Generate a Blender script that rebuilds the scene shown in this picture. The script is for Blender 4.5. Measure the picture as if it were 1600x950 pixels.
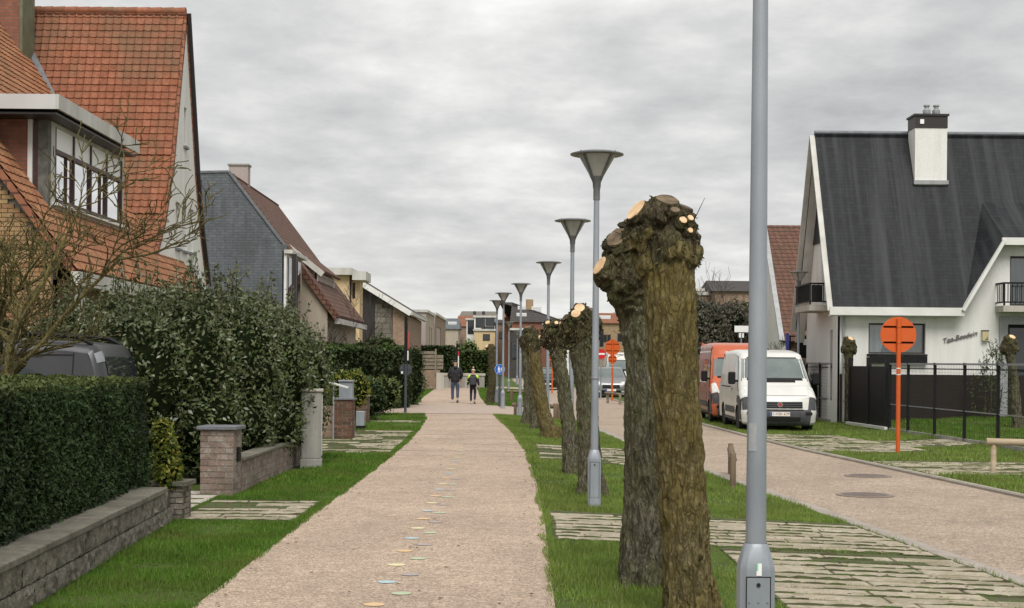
import bpy, bmesh, math, random
import numpy as np
from mathutils import Vector, Matrix, noise
from mathutils.geometry import tessellate_polygon

for o in list(bpy.data.objects): bpy.data.objects.remove(o)
SC = bpy.context.scene
COL = SC.collection
R = math.radians
rnd = random.Random(7)
rng = np.random.default_rng(7)

# ------------------------------------------------------------------ camera
FPX, EYE, HX, HY, ROLL = 2311.0, 1.7, 800.0, 565.0, R(0.5)
cd = bpy.data.cameras.new('camera'); cam = bpy.data.objects.new('camera', cd); COL.objects.link(cam)
cd.sensor_width = 36; cd.lens = 36 * FPX / 1600; cd.shift_y = 90 / 1600
cd.clip_start = 0.1; cd.clip_end = 6000
cam.location = (0, 0, EYE); cam.rotation_euler = (R(90), -ROLL, 0)
SC.camera = cam
SC.render.resolution_x = 1024; SC.render.resolution_y = 608

# ------------------------------------------------------------------ world: overcast sky
SUN_DIR = Vector((0.06, -0.6, 0.79)).normalized()
W = bpy.data.worlds.new('World'); SC.world = W; W.use_nodes = True
nt = W.node_tree; nt.nodes.clear()
def wn(t, **k):
    n = nt.nodes.new(t)
    for a, b in k.items(): setattr(n, a, b)
    return n
out = wn('ShaderNodeOutputWorld'); bg = wn('ShaderNodeBackground'); nt.links.new(bg.outputs[0], out.inputs[0])
sky = wn('ShaderNodeTexSky', sky_type='NISHITA'); sky.sun_disc = False
sky.sun_elevation = math.asin(SUN_DIR.z); sky.sun_rotation = math.atan2(SUN_DIR.x, SUN_DIR.y)
tc = wn('ShaderNodeTexCoord'); sep = wn('ShaderNodeSeparateXYZ'); nt.links.new(tc.outputs['Generated'], sep.inputs[0])
def wm(op, a, b, clamp=False):
    n = wn('ShaderNodeMath', operation=op, use_clamp=clamp)
    for i, v in enumerate((a, b)):
        if v is None: continue
        if isinstance(v, (int, float)): n.inputs[i].default_value = v
        else: nt.links.new(v, n.inputs[i])
    return n.outputs[0]
zc = wm('MAXIMUM', sep.outputs[2], 0.0); zz = wm('ADD', zc, 0.16)
cx = wm('DIVIDE', sep.outputs[0], zz); cy = wm('DIVIDE', sep.outputs[1], zz)
cmb = wn('ShaderNodeCombineXYZ'); nt.links.new(cx, cmb.inputs[0]); nt.links.new(cy, cmb.inputs[1])
def wnoise(scale, det, rough, sx, sy, loc):
    mp = wn('ShaderNodeMapping'); mp.inputs['Scale'].default_value = (sx, sy, 1); mp.inputs['Location'].default_value = loc
    nt.links.new(cmb.outputs[0], mp.inputs[0])
    n = wn('ShaderNodeTexNoise'); n.inputs['Scale'].default_value = scale; n.inputs['Detail'].default_value = det
    n.inputs['Roughness'].default_value = rough; nt.links.new(mp.outputs[0], n.inputs['Vector'])
    return n.outputs['Fac']
n1 = wnoise(1.5, 4, 0.5, 0.7, 0.62, (3.1, 0.4, 0)); n2 = wnoise(4.0, 7, 0.6, 0.8, 0.7, (9.7, 2.4, 0))
nm = wm('ADD', wm('MULTIPLY', n1, 0.55), wm('MULTIPLY', n2, 0.45))
rp = wn('ShaderNodeValToRGB'); cr = rp.color_ramp
cr.elements[0].position = 0.35; cr.elements[0].color = (0.30, 0.303, 0.306, 1)
cr.elements[1].position = 0.66; cr.elements[1].color = (0.66, 0.655, 0.63, 1)
e = cr.elements.new(0.49); e.color = (0.435, 0.434, 0.428, 1)
nt.links.new(nm, rp.inputs[0])
hz = wm('SUBTRACT', 1.0, wm('MULTIPLY', zc, 9.0), True); hzf = wm('MULTIPLY', wm('POWER', hz, 1.6), 0.6)
mxh = wn('ShaderNodeMixRGB'); nt.links.new(hzf, mxh.inputs[0]); nt.links.new(rp.outputs[0], mxh.inputs[1])
mxh.inputs[2].default_value = (0.52, 0.518, 0.495, 1)
skm = wn('ShaderNodeMixRGB', blend_type='MULTIPLY'); skm.inputs[0].default_value = 1
nt.links.new(sky.outputs[0], skm.inputs[1]); skm.inputs[2].default_value = (0.1, 0.1, 0.1, 1)
mxc = wn('ShaderNodeMixRGB'); mxc.inputs[0].default_value = 0.97
nt.links.new(skm.outputs[0], mxc.inputs[1]); nt.links.new(mxh.outputs[0], mxc.inputs[2])
nt.links.new(mxc.outputs[0], bg.inputs[0]); bg.inputs[1].default_value = 0.74

sl = bpy.data.lights.new('sun', 'SUN'); sun = bpy.data.objects.new('sun', sl); COL.objects.link(sun)
sl.energy = 1.5; sl.angle = R(35); sl.color = (1.0, 0.965, 0.91)
sun.rotation_euler = SUN_DIR.to_track_quat('Z', 'Y').to_euler()
SC.view_settings.view_transform = 'Standard'; SC.view_settings.look = 'None'
SC.view_settings.exposure = 1.12; SC.view_settings.gamma = 1.0; SC.view_settings.use_curve_mapping = False
SC.cycles.use_denoising = True
SC.cycles.max_bounces = 6; SC.cycles.transparent_max_bounces = 12

# ------------------------------------------------------------------ helpers: picture measures turned into real places
def ray(x, y):
    dx, dy = x - HX, y - HY; c, s = math.cos(ROLL), math.sin(ROLL)
    return dx * c + dy * s, -dx * s + dy * c
def A(x, y, D):                       # the point seen at pixel x, y at depth D
    u, v = ray(x, y)
    return Vector((u / FPX * D, D, EYE - v / FPX * D))
def P(x, y, z=0.0):                   # the point of level z seen at pixel x, y
    u, v = ray(x, y); D = (EYE - z) * FPX / v
    return Vector((u / FPX * D, D, z))
def lerp(a, b, t): return a + (b - a) * t
def interp(tab, d, k):
    return float(np.interp(d, [r[0] for r in tab], [r[k] for r in tab]))

# ------------------------------------------------------------------ helpers: objects
def tag(o, label=None, cat=None, group=None, kind=None):
    if label: o['label'] = label
    if cat: o['category'] = cat
    if group: o['group'] = group
    if kind: o['kind'] = kind
    return o
def empty(name, loc=(0, 0, 0), rz=0, label=None, cat=None, group=None):
    o = bpy.data.objects.new(name, None); COL.objects.link(o)
    o.location = loc; o.rotation_euler = (0, 0, rz); o.empty_display_size = 0.2
    return tag(o, label, cat, group)
def link(name, me, parent=None, loc=None, rot=None):
    o = bpy.data.objects.new(name, me); COL.objects.link(o)
    if parent is not None: o.parent = parent
    if loc is not None: o.location = loc
    if rot is not None: o.rotation_euler = rot
    return o
def copy_tree(o, parent=None):
    c = o.copy(); COL.objects.link(c); c.parent = parent
    for ch in o.children: copy_tree(ch, c)
    return c
class MB:
    def __init__(s): s.v = []; s.f = []; s.mi = []
    def add(s, vs, fs, mi=0):
        b = len(s.v); s.v += [tuple(p) for p in vs]; s.f += [tuple(b + i for i in f) for f in fs]; s.mi += [mi] * len(fs); return s
    def box(s, a, b, mi=0):
        x0, y0, z0 = a; x1, y1, z1 = b
        return s.add([(x0,y0,z0),(x1,y0,z0),(x1,y1,z0),(x0,y1,z0),(x0,y0,z1),(x1,y0,z1),(x1,y1,z1),(x0,y1,z1)],
                     [(3,2,1,0),(4,5,6,7),(0,1,5,4),(1,2,6,5),(2,3,7,6),(3,0,4,7)], mi)
    def beam(s, p, q, w, h, up=(0,0,1), mi=0):
        p, q = Vector(p), Vector(q); d = (q - p).normalized(); u = Vector(up)
        r = d.cross(u)
        if r.length < 1e-5: r = d.cross(Vector((0,1,0)))
        r.normalize(); u = r.cross(d).normalized()
        vs = []
        for c in (p, q):
            for a, b in ((-1,-1),(1,-1),(1,1),(-1,1)): vs.append(c + r * (a * w / 2) + u * (b * h / 2))
        return s.add(vs, [(0,1,2,3),(7,6,5,4),(0,4,5,1),(1,5,6,2),(2,6,7,3),(3,7,4,0)], mi)
    def extrude(s, pts, vec, mi=0):
        n = len(pts); pts = [Vector(p) for p in pts]; vec = Vector(vec)
        tri = tessellate_polygon([pts]); vs = pts + [p + vec for p in pts]
        fs = [tuple(t) for t in tri] + [tuple(n + i for i in reversed(t)) for t in tri]
        fs += [(i, n + i, n + (i + 1) % n, (i + 1) % n) for i in range(n)]
        return s.add(vs, fs, mi)
    def tube(s, pts, rad, n=8, caps=True, mi=0):
        pts = [Vector(p) for p in pts]; m = len(pts)
        if isinstance(rad, (int, float)): rad = [rad] * m
        vs = []; prev = None
        for i, p in enumerate(pts):
            d = (pts[min(i + 1, m - 1)] - pts[max(i - 1, 0)])
            d = d.normalized() if d.length > 1e-9 else Vector((0,0,1))
            if prev is None:
                r = d.cross(Vector((0,0,1)))
                if r.length < 1e-3: r = d.cross(Vector((0,1,0)))
            else: r = prev - d * prev.dot(d)
            r.normalize(); prev = r; u = d.cross(r)
            for k in range(n):
                a = 2 * math.pi * k / n; vs.append(p + (r * math.cos(a) + u * math.sin(a)) * rad[i])
        fs = [(i*n + k, i*n + (k+1) % n, (i+1)*n + (k+1) % n, (i+1)*n + k) for i in range(m - 1) for k in range(n)]
        if caps: fs += [tuple(reversed(range(n))), tuple(range((m-1)*n, m*n))]
        return s.add(vs, fs, mi)
    def lathe(s, prof, n=24, c=(0,0,0), axis='Z', mi=0):
        vs = []; m = len(prof)
        for r, h in prof:
            for k in range(n):
                a = 2 * math.pi * k / n; p = (r * math.cos(a), r * math.sin(a), h)
                if axis == 'X': p = (p[2], p[0], p[1])
                if axis == 'Y': p = (p[0], p[2], p[1])
                vs.append((c[0] + p[0], c[1] + p[1], c[2] + p[2]))
        fs = [(i*n + k, i*n + (k+1) % n, (i+1)*n + (k+1) % n, (i+1)*n + k) for i in range(m - 1) for k in range(n)]
        fs += [tuple(reversed(range(n))), tuple(range((m-1)*n, m*n))]
        return s.add(vs, fs, mi)
    def mesh(s, name, mats, smooth=False):
        me = bpy.data.meshes.new(name); me.from_pydata(s.v, [], s.f)
        for m in (mats if isinstance(mats, (list, tuple)) else [mats]): me.materials.append(m)
        if any(s.mi): me.polygons.foreach_set('material_index', s.mi)
        bm = bmesh.new(); bm.from_mesh(me); bmesh.ops.recalc_face_normals(bm, faces=bm.faces); bm.to_mesh(me); bm.free()
        if smooth:
            me.polygons.foreach_set('use_smooth', [True] * len(me.polygons))
            try: me.set_sharp_from_angle(angle=R(smooth if smooth is not True else 40))
            except Exception: pass
        me.update(); return me
    def build(s, name, mats, parent=None, smooth=False, bevel=0, loc=None, rot=None):
        o = link(name, s.mesh(name, mats, smooth), parent, loc, rot)
        if bevel:
            b = o.modifiers.new('bevel', 'BEVEL'); b.width = bevel; b.segments = 2; b.limit_method = 'ANGLE'
        return o
def np_mesh(name, V, F, mat, smooth=False):        # V (n,3); F (m,k) arrays
    me = bpy.data.meshes.new(name); F = np.asarray(F, dtype=np.int32); m, k = F.shape
    me.vertices.add(len(V)); me.vertices.foreach_set('co', np.asarray(V, dtype=np.float32).ravel())
    me.loops.add(m * k); me.loops.foreach_set('vertex_index', F.ravel())
    me.polygons.add(m); me.polygons.foreach_set('loop_start', np.arange(0, m * k, k, dtype=np.int32))
    me.polygons.foreach_set('loop_total', np.full(m, k, dtype=np.int32))
    if smooth: me.polygons.foreach_set('use_smooth', np.ones(m, dtype=bool))
    me.materials.append(mat); me.update(calc_edges=True); me.validate(); return me
def wall_poly(mb, o, du, outer, holes=(), thick=0.25, mi=0):
    # a wall in the plane through o spanned by du (level) and Z; outer and holes are (u, z) outlines; the thickness goes to the back
    o = Vector(o); du = Vector(du).normalized(); n = du.cross(Vector((0,0,1))).normalized()
    loops = [list(outer)] + [list(h) for h in holes]
    pts = [o + du * u + Vector((0,0,1)) * z for lp in loops for u, z in lp]
    tri = tessellate_polygon([[Vector((u, z, 0)) for u, z in lp] for lp in loops])
    N = len(pts); vs = pts + [p - n * thick for p in pts]
    fs = [tuple(t) for t in tri] + [tuple(N + i for i in reversed(t)) for t in tri]
    b = 0
    for lp in loops:
        k = len(lp); fs += [(b + i, N + b + i, N + b + (i + 1) % k, b + (i + 1) % k) for i in range(k)]; b += k
    mb.add(vs, fs, mi)
def rect(u0, u1, z0, z1): return [(u0, z0), (u1, z0), (u1, z1), (u0, z1)]
def evaluated(ob, name):
    dg = bpy.context.evaluated_depsgraph_get(); dg.update()
    me = bpy.data.meshes.new_from_object(ob.evaluated_get(dg)); me.name = name; return me
def text_mesh(txt, size, depth=0.004, shear=0.0):
    c = bpy.data.curves.new('lettering', 'FONT'); c.body = txt; c.size = size; c.extrude = depth; c.shear = shear
    c.align_x = 'CENTER'; c.align_y = 'CENTER'; c.resolution_u = 3
    o = bpy.data.objects.new('lettering', c); COL.objects.link(o); me = evaluated(o, 'lettering')
    bpy.data.objects.remove(o); me.materials.clear(); return me

# ------------------------------------------------------------------ materials
MATS = {}
class NT:
    def __init__(s, name):
        s.m = bpy.data.materials.new(name); s.m.use_nodes = True; s.t = s.m.node_tree
        s.b = s.t.nodes['Principled BSDF']
    def n(s, t, ins=None, **k):
        nd = s.t.nodes.new(t)
        for a, b in k.items(): setattr(nd, a, b)
        for a, b in (ins or {}).items(): s.set(nd.inputs[a], b)
        return nd
    def set(s, sock, v):
        if hasattr(v, 'is_linked') or isinstance(v, bpy.types.NodeSocket): s.t.links.new(v, sock)
        else: sock.default_value = v
    def coord(s, scale=(1,1,1), kind='Object'):
        t = s.n('ShaderNodeTexCoord'); m = s.n('ShaderNodeMapping', {'Vector': t.outputs[kind], 'Scale': scale}); return m.outputs[0]
    def noise(s, vec, scale, det=4, rough=0.55, dist=0):
        return s.n('ShaderNodeTexNoise', {'Vector': vec, 'Scale': scale, 'Detail': det, 'Roughness': rough, 'Distortion': dist}).outputs['Fac']
    def ramp(s, fac, stops):
        r = s.n('ShaderNodeValToRGB', {'Fac': fac}); c = r.color_ramp
        while len(c.elements) < len(stops): c.elements.new(0.5)
        for el, (p, col) in zip(c.elements, stops):
            el.position = p; el.color = (*col, 1) if not isinstance(col, (int, float)) else (col, col, col, 1)
        return r.outputs[0]
    def mix(s, fac, a, b, blend='MIX'):
        q = lambda c: c if hasattr(c, 'is_linked') else ((*c, 1) if len(c) == 3 else c)
        return s.n('ShaderNodeMixRGB', {'Fac': fac, 'Color1': q(a), 'Color2': q(b)}, blend_type=blend).outputs[0]
    def math(s, op, a, b=0.0, clamp=False):
        return s.n('ShaderNodeMath', {0: a, 1: b}, operation=op, use_clamp=clamp).outputs[0]
    def rand(s):
        g = s.n('ShaderNodeNewGeometry').outputs['Random Per Island']; o = s.n('ShaderNodeObjectInfo').outputs['Random']
        return s.math('FRACT', s.math('ADD', s.math('MULTIPLY', g, 7.31), s.math('MULTIPLY', o, 3.17)))
    def bump(s, h, strength=0.3, dist=0.01):
        s.t.links.new(s.n('ShaderNodeBump', {'Height': h, 'Strength': strength, 'Distance': dist}).outputs[0], s.b.inputs['Normal'])
    def done(s, col, rough=0.8, metal=0.0, spec=0.4):
        s.set(s.b.inputs['Base Color'], col if hasattr(col, 'is_linked') else (*col, 1))
        s.set(s.b.inputs['Roughness'], rough); s.set(s.b.inputs['Metallic'], metal)
        s.b.inputs['Specular IOR Level'].default_value = spec
        return s.m
def M(name, c1, c2=None, scale=3.0, rough=0.8, bump=0.0, bscale=40.0, metal=0.0, spec=0.4, stretch=(1,1,1), lo=0.35, hi=0.65, det=5):
    if name in MATS: return MATS[name]
    k = NT(name); col = c1
    if c2 is not None:
        v = k.coord(stretch); col = k.mix(k.ramp(k.noise(v, scale, det), [(lo, 0.0), (hi, 1.0)]), c1, c2)
    if bump: k.bump(k.noise(k.coord(stretch), bscale, 6), bump, 0.02)
    MATS[name] = k.done(col, rough, metal, spec); return MATS[name]
def M_pieces(name, cols, rough=0.85, nscale=14, dirt=(0.1, 0.09, 0.07), dirtamt=0.45, bump=0.4, bscale=60, dscale=3.0, moss=None):
    k = NT(name); v = k.coord(); n = len(cols)
    base = k.ramp(k.rand(), [(i / max(1, n - 1), c) for i, c in enumerate(cols)])
    gw = k.n('ShaderNodeNewGeometry').outputs['Position']; g = k.ramp(k.noise(gw, nscale, 6, 0.65), [(0.3, 0.62), (0.7, 1.15)])
    base = k.mix(1.0, base, g, 'MULTIPLY')
    base = k.mix(k.math('MULTIPLY', k.ramp(k.noise(gw, dscale, 6, 0.6), [(0.45, 0.0), (0.7, 1.0)]), dirtamt), base, dirt)
    if moss:
        base = k.mix(k.math('MULTIPLY', k.ramp(k.noise(gw, dscale * 1.7 + 0.3, 5, 0.65), [(0.52, 0.0), (0.68, 1.0)]), moss[1]), base, moss[0])
    k.bump(k.noise(gw, bscale, 5, 0.65), bump, 0.02)
    MATS[name] = k.done(base, rough); return MATS[name]
def M_leaf(name, cols, rough=0.5, spec=0.4, trans=0.25):
    k = NT(name); n = len(cols)
    c = k.ramp(k.rand(), [(i / max(1, n - 1), q) for i, q in enumerate(cols)])
    gw = k.n('ShaderNodeNewGeometry').outputs['Position']
    c = k.mix(1.0, c, k.ramp(k.noise(gw, 1.3, 4), [(0.3, 0.75), (0.7, 1.25)]), 'MULTIPLY')
    if name.startswith('grass'): c = k.mix(k.math('MULTIPLY', k.ramp(k.noise(gw, 0.8, 6, 0.6), [(0.48, 0.0), (0.72, 1.0)]), 0.55), c, (0.19, 0.185, 0.055))
    m = k.done(c, rough, 0, spec)
    if trans:
        tr = k.n('ShaderNodeBsdfTranslucent', {'Color': c}); ms = k.n('ShaderNodeMixShader', {'Fac': trans, 1: k.b.outputs[0], 2: tr.outputs[0]})
        k.t.links.new(ms.outputs[0], k.t.nodes['Material Output'].inputs[0])
    MATS[name] = m; return m
def M_glass(name, tint=(0.55, 0.6, 0.62), refl=1.0, clear=0.6):
    k = NT(name); fr = k.n('ShaderNodeFresnel', {'IOR': 1.5})
    tr = k.n('ShaderNodeBsdfTransparent', {'Color': (*tint, 1)}); gl = k.n('ShaderNodeBsdfGlossy', {'Roughness': 0.02, 'Color': (refl, refl, refl, 1)})
    f = k.math('ADD', fr.outputs[0], 1 - clear, True)
    ms = k.n('ShaderNodeMixShader', {'Fac': f, 1: tr.outputs[0], 2: gl.outputs[0]})
    k.t.links.new(ms.outputs[0], k.t.nodes['Material Output'].inputs[0]); MATS[name] = k.m; return k.m

def mk_path(name, cols, scale):
    k = NT(name); gw = k.n('ShaderNodeNewGeometry').outputs['Position']
    vo = k.n('ShaderNodeTexVoronoi', {'Vector': gw, 'Scale': scale * 1.2}); sp = k.n('ShaderNodeSeparateColor', {0: vo.outputs['Color']}).outputs[0]
    c = k.ramp(sp, [(i / (len(cols) - 1), q) for i, q in enumerate(cols)])
    vo2 = k.n('ShaderNodeTexVoronoi', {'Vector': gw, 'Scale': scale * 0.6}); sp2 = k.n('ShaderNodeSeparateColor', {0: vo2.outputs['Color']}).outputs[1]
    c = k.mix(1.0, c, k.ramp(sp2, [(0.0, 0.72), (0.5, 1.0), (1.0, 1.2)]), 'MULTIPLY')
    c = k.mix(1.0, c, k.ramp(k.noise(gw, 0.55, 6, 0.6), [(0.3, 0.86), (0.7, 1.1)]), 'MULTIPLY')
    c = k.mix(1.0, c, k.ramp(k.noise(gw, 5.0, 6, 0.7), [(0.3, 0.82), (0.7, 1.14)]), 'MULTIPLY')
    c = k.mix(k.math('MULTIPLY', k.ramp(k.noise(gw, 1.6, 5, 0.65), [(0.6, 0.0), (0.75, 1.0)]), 0.3), c, (0.16, 0.125, 0.095))
    c = k.mix(k.math('MULTIPLY', k.ramp(k.noise(k.n('ShaderNodeMapping', {'Vector': gw, 'Scale': (1.0, 0.22, 1)}).outputs[0], 1.1, 6, 0.62), [(0.48, 0.0), (0.7, 1.0)]), 0.28), c, (0.24, 0.19, 0.145))
    k.bump(vo.outputs['Distance'], 0.6, 0.006)
    MATS[name] = k.done(c, 0.85, 0, 0.3); return MATS[name]
mk_path('aggregate', [(0.22,0.162,0.118),(0.36,0.272,0.205),(0.45,0.342,0.262),(0.49,0.38,0.293),(0.60,0.485,0.385)], 85)
mk_path('road_aggregate', [(0.22,0.168,0.125),(0.30,0.235,0.178),(0.37,0.292,0.225),(0.41,0.325,0.255),(0.50,0.41,0.33)], 60)
def mk_ground():
    k = NT('turf'); gw = k.n('ShaderNodeNewGeometry').outputs['Position']
    c = k.ramp(k.noise(gw, 2.2, 7, 0.65), [(0.25, (0.09,0.07,0.035)), (0.42, (0.08,0.11,0.022)), (0.6, (0.09,0.15,0.026)), (0.8, (0.16,0.17,0.055))])
    c = k.mix(k.ramp(k.noise(gw, 38, 5, 0.7), [(0.35, 0.0), (0.75, 0.55)]), c, (0.025, 0.035, 0.01))
    k.bump(k.noise(gw, 45, 5, 0.7), 0.8, 0.03); MATS['turf'] = k.done(c, 0.9, 0, 0.2)
mk_ground()
def mk_bark(name, dark, mid, light, lichen, amt, gloss=0.9):
    k = NT(name); v = k.coord((1, 1, 0.22))
    f = k.noise(v, 30, 8, 0.72, 1.0)
    c = k.ramp(f, [(0.36, dark), (0.5, mid), (0.64, light)])
    gp = k.coord()
    l = k.ramp(k.noise(gp, 2.6, 8, 0.7), [(0.5 - amt * 0.25, 0.0), (0.62, 1.0)])
    c = k.mix(k.math('MULTIPLY', l, 0.72), c, k.mix(k.noise(gp, 30, 4), lichen, tuple(x * 0.45 for x in lichen)))
    dn_ = k.n('ShaderNodeTexNoise', {'Vector': k.coord((1, 1, 0.5)), 'Scale': 14.0, 'Detail': 3.0}).outputs['Color']
    wp = k.n('ShaderNodeMixRGB', {'Fac': 0.09, 'Color1': k.coord((1, 1, 0.13)), 'Color2': dn_}, blend_type='ADD').outputs[0]
    vo = k.n('ShaderNodeTexVoronoi', {'Vector': wp, 'Scale': 21.0}, feature='DISTANCE_TO_EDGE').outputs['Distance']
    ck = k.ramp(vo, [(0.0, 1.0), (0.13, 0.0)])
    c = k.mix(k.math('MULTIPLY', ck, 0.45), c, dark)
    hgt = k.math('ADD', f, k.math('MULTIPLY', k.ramp(vo, [(0.0, 0.0), (0.3, 1.0)]), 0.6))
    k.bump(hgt, 1.0, 0.03); MATS[name] = k.done(c, gloss, 0, 0.2); return MATS[name]
mk_bark('bark_ochre', (0.035,0.028,0.015), (0.15,0.125,0.065), (0.25,0.22,0.135), (0.25,0.19,0.05), 0.9)
mk_bark('bark_grey', (0.026,0.022,0.016), (0.13,0.118,0.085), (0.24,0.215,0.16), (0.17,0.17,0.075), 0.55)
mk_bark('bark_head', (0.016,0.012,0.008), (0.075,0.058,0.036), (0.16,0.125,0.08), (0.13,0.13,0.05), 0.45)
mk_bark('bark_twig', (0.05,0.04,0.02), (0.14,0.115,0.055), (0.23,0.19,0.09), (0.25,0.215,0.07), 0.8)
mk_bark('bark_thin', (0.03,0.022,0.016), (0.085,0.06,0.042), (0.13,0.1,0.075), (0.10,0.085,0.06), 0.2)
def mk_cut():
    k = NT('cut_wood'); v = k.coord(); c = k.ramp(k.noise(v, 9, 5), [(0.3, (0.5,0.3,0.15)), (0.6, (0.74,0.52,0.31)), (0.8, (0.80,0.63,0.42))])
    MATS['cut_wood'] = k.done(c, 0.7)
    k = NT('cut_old'); v = k.coord(); c = k.ramp(k.noise(v, 12, 6), [(0.3, (0.05,0.035,0.022)), (0.6, (0.16,0.115,0.07)), (0.8, (0.24,0.18,0.12))])
    MATS['cut_old'] = k.done(c, 0.85)
mk_cut()
M('galv', (0.23,0.253,0.285), (0.325,0.35,0.385), 4, 0.45, 0.05, 90, 0.25, 0.5, (1,1,0.3))
M('galv_dark', (0.22,0.23,0.25), (0.28,0.29,0.31), 6, 0.45, 0, 40, 0.3)
M('lamp_metal', (0.13,0.133,0.14), (0.17,0.174,0.182), 8, 0.45, 0, 40, 0.3)
M('lamp_glass', (0.32,0.32,0.30), (0.38,0.38,0.36), 4, 0.25, 0, 40, 0, 0.5)
M('black', (0.006,0.006,0.0065), (0.01,0.01,0.01), 10, 0.6, 0, 40, 0, 0.25)
M('dark_gap', (0.015,0.014,0.013), None, 1, 0.95)
M('white_paint', (0.72,0.72,0.70), (0.62,0.615,0.585), 1.6, 0.6)
M('off_white', (0.56,0.55,0.52), (0.42,0.41,0.37), 2.4, 0.65, 0, 40, 0, 0.4, (1,1,0.35))
def mk_render(name, base, streak, amt, rough=0.9, bs=70):
    k = NT(name); gw = k.n('ShaderNodeNewGeometry').outputs['Position']
    mp = k.n('ShaderNodeMapping', {'Vector': gw, 'Scale': (2.5, 2.5, 0.28)}).outputs[0]
    c = k.mix(k.math('MULTIPLY', k.ramp(k.noise(mp, 1.2, 7, 0.65), [(0.42, 0.0), (0.75, 1.0)]), amt), base, streak)
    c = k.mix(1.0, c, k.ramp(k.noise(gw, 24, 5), [(0.3, 0.93), (0.7, 1.05)]), 'MULTIPLY')
    k.bump(k.noise(gw, bs, 5, 0.7), 0.35, 0.01); MATS[name] = k.done(c, rough, 0, 0.25)
mk_render('render_white', (0.72,0.715,0.69), (0.5,0.49,0.45), 0.5)
mk_render('render_grey_white', (0.6,0.6,0.59), (0.42,0.42,0.41), 0.6)
mk_render('render_cream', (0.62,0.47,0.28), (0.47,0.36,0.22), 0.6)
mk_render('render_beige', (0.42,0.36,0.29), (0.3,0.26,0.21), 0.6)
mk_render('render_pink', (0.40,0.34,0.31), (0.3,0.26,0.24), 0.6)
mk_render('concrete', (0.34,0.33,0.30), (0.14,0.135,0.12), 0.85, 0.9, 40)
mk_render('concrete_pale', (0.46,0.43,0.38), (0.25,0.23,0.19), 0.7, 0.9, 40)
mk_render('plinth', (0.026,0.02,0.017), (0.016,0.013,0.012), 0.6)
def mk_courses(name, cols, bw, bh, mortar, wear, plane='XZ', rough=0.8, bump=0.5, stain=0.5, msize=0.012, streak=None):
    k = NT(name); gw = k.n('ShaderNodeNewGeometry').outputs['Position']; s = k.n('ShaderNodeSeparateXYZ', {0: gw})
    a, b = {'XZ': (0, 2), 'YZ': (1, 2), 'XY': (0, 1)}[plane]
    if plane == 'ANY': a, b = 0, 2
    xy = k.math('ADD', s.outputs[0], s.outputs[1]) if plane != 'XY' else s.outputs[0]
    v = k.n('ShaderNodeCombineXYZ', {0: xy if plane == 'XZ' else s.outputs[a], 1: s.outputs[b]}).outputs[0]
    br = k.n('ShaderNodeTexBrick', {'Vector': v, 'Scale': 1.0, 'Mortar Size': msize, 'Brick Width': bw, 'Row Height': bh, 'Bias': 0.0,
             'Color1': (*cols[0], 1), 'Color2': (*cols[1], 1), 'Mortar': (*mortar, 1), 'Mortar Smooth': 0.2})
    c = br.outputs['Color']
    c = k.mix(1.0, c, k.ramp(k.noise(gw, 6, 6, 0.6), [(0.3, 0.8), (0.7, 1.2)]), 'MULTIPLY')
    mp = k.n('ShaderNodeMapping', {'Vector': gw, 'Scale': streak or (2.0, 2.0, 0.5)}).outputs[0]
    c = k.mix(k.math('MULTIPLY', k.ramp(k.noise(mp, 1.1, 7, 0.65), [(0.45, 0.0), (0.72, 1.0)]), stain), c, wear)
    k.bump(br.outputs['Fac'], -bump, 0.02)
    MATS[name] = k.done(c, rough, 0, 0.3); return MATS[name]
mk_courses('slate_roof', [(0.010,0.011,0.013),(0.016,0.018,0.021)], 0.22, 0.11, (0.006,0.0065,0.008), (0.05,0.054,0.056), rough=0.7, stain=0.8, streak=(3.2,0.2,0.07), msize=0.008)
mk_courses('slate_wall', [(0.115,0.127,0.142),(0.14,0.152,0.168)], 0.26, 0.085, (0.085,0.094,0.105), (0.05,0.055,0.055), rough=0.65, stain=0.6)
mk_courses('tile_brown', [(0.12,0.058,0.038),(0.16,0.08,0.054)], 0.24, 0.17, (0.045,0.024,0.018), (0.06,0.05,0.035), stain=0.45, msize=0.02)
mk_courses('tile_rust', [(0.24,0.09,0.05),(0.30,0.12,0.065)], 0.24, 0.2, (0.10,0.045,0.03), (0.16,0.09,0.05), stain=0.4, msize=0.02)
mk_courses('tile_dark', [(0.05,0.045,0.045),(0.07,0.062,0.06)], 0.24, 0.2, (0.03,0.027,0.027), (0.09,0.085,0.075), stain=0.4, msize=0.02)
mk_courses('brick_brown', [(0.24,0.15,0.10),(0.32,0.205,0.14)], 0.22, 0.075, (0.26,0.22,0.18), (0.2,0.13,0.09), stain=0.5)
mk_courses('brick_yellow', [(0.36,0.24,0.12),(0.28,0.165,0.085)], 0.22, 0.075, (0.3,0.25,0.19), (0.2,0.14,0.08), stain=0.4)
mk_courses('brick_red', [(0.22,0.085,0.052),(0.28,0.11,0.065)], 0.22, 0.075, (0.16,0.1,0.08), (0.12,0.05,0.035), stain=0.4)
M_pieces('pantile', [(0.25,0.085,0.04),(0.28,0.10,0.05),(0.33,0.125,0.065),(0.24,0.08,0.036),(0.30,0.112,0.056)], 0.75, 12, (0.12,0.085,0.045), 0.75, 0.25, 60, 1.0)
M_pieces('flat_tile', [(0.34,0.15,0.07),(0.29,0.12,0.056),(0.38,0.175,0.085),(0.26,0.10,0.05)], 0.8, 12, (0.15,0.10,0.05), 0.7, 0.25, 60, 1.6)
M_pieces('brick_pillar', [(0.22,0.155,0.125),(0.28,0.205,0.17),(0.18,0.135,0.11),(0.32,0.26,0.22),(0.25,0.2,0.165)], 0.9, 22, (0.13,0.115,0.09), 0.6, 0.5, 60, 4, ((0.36,0.33,0.29), 0.75))
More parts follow.
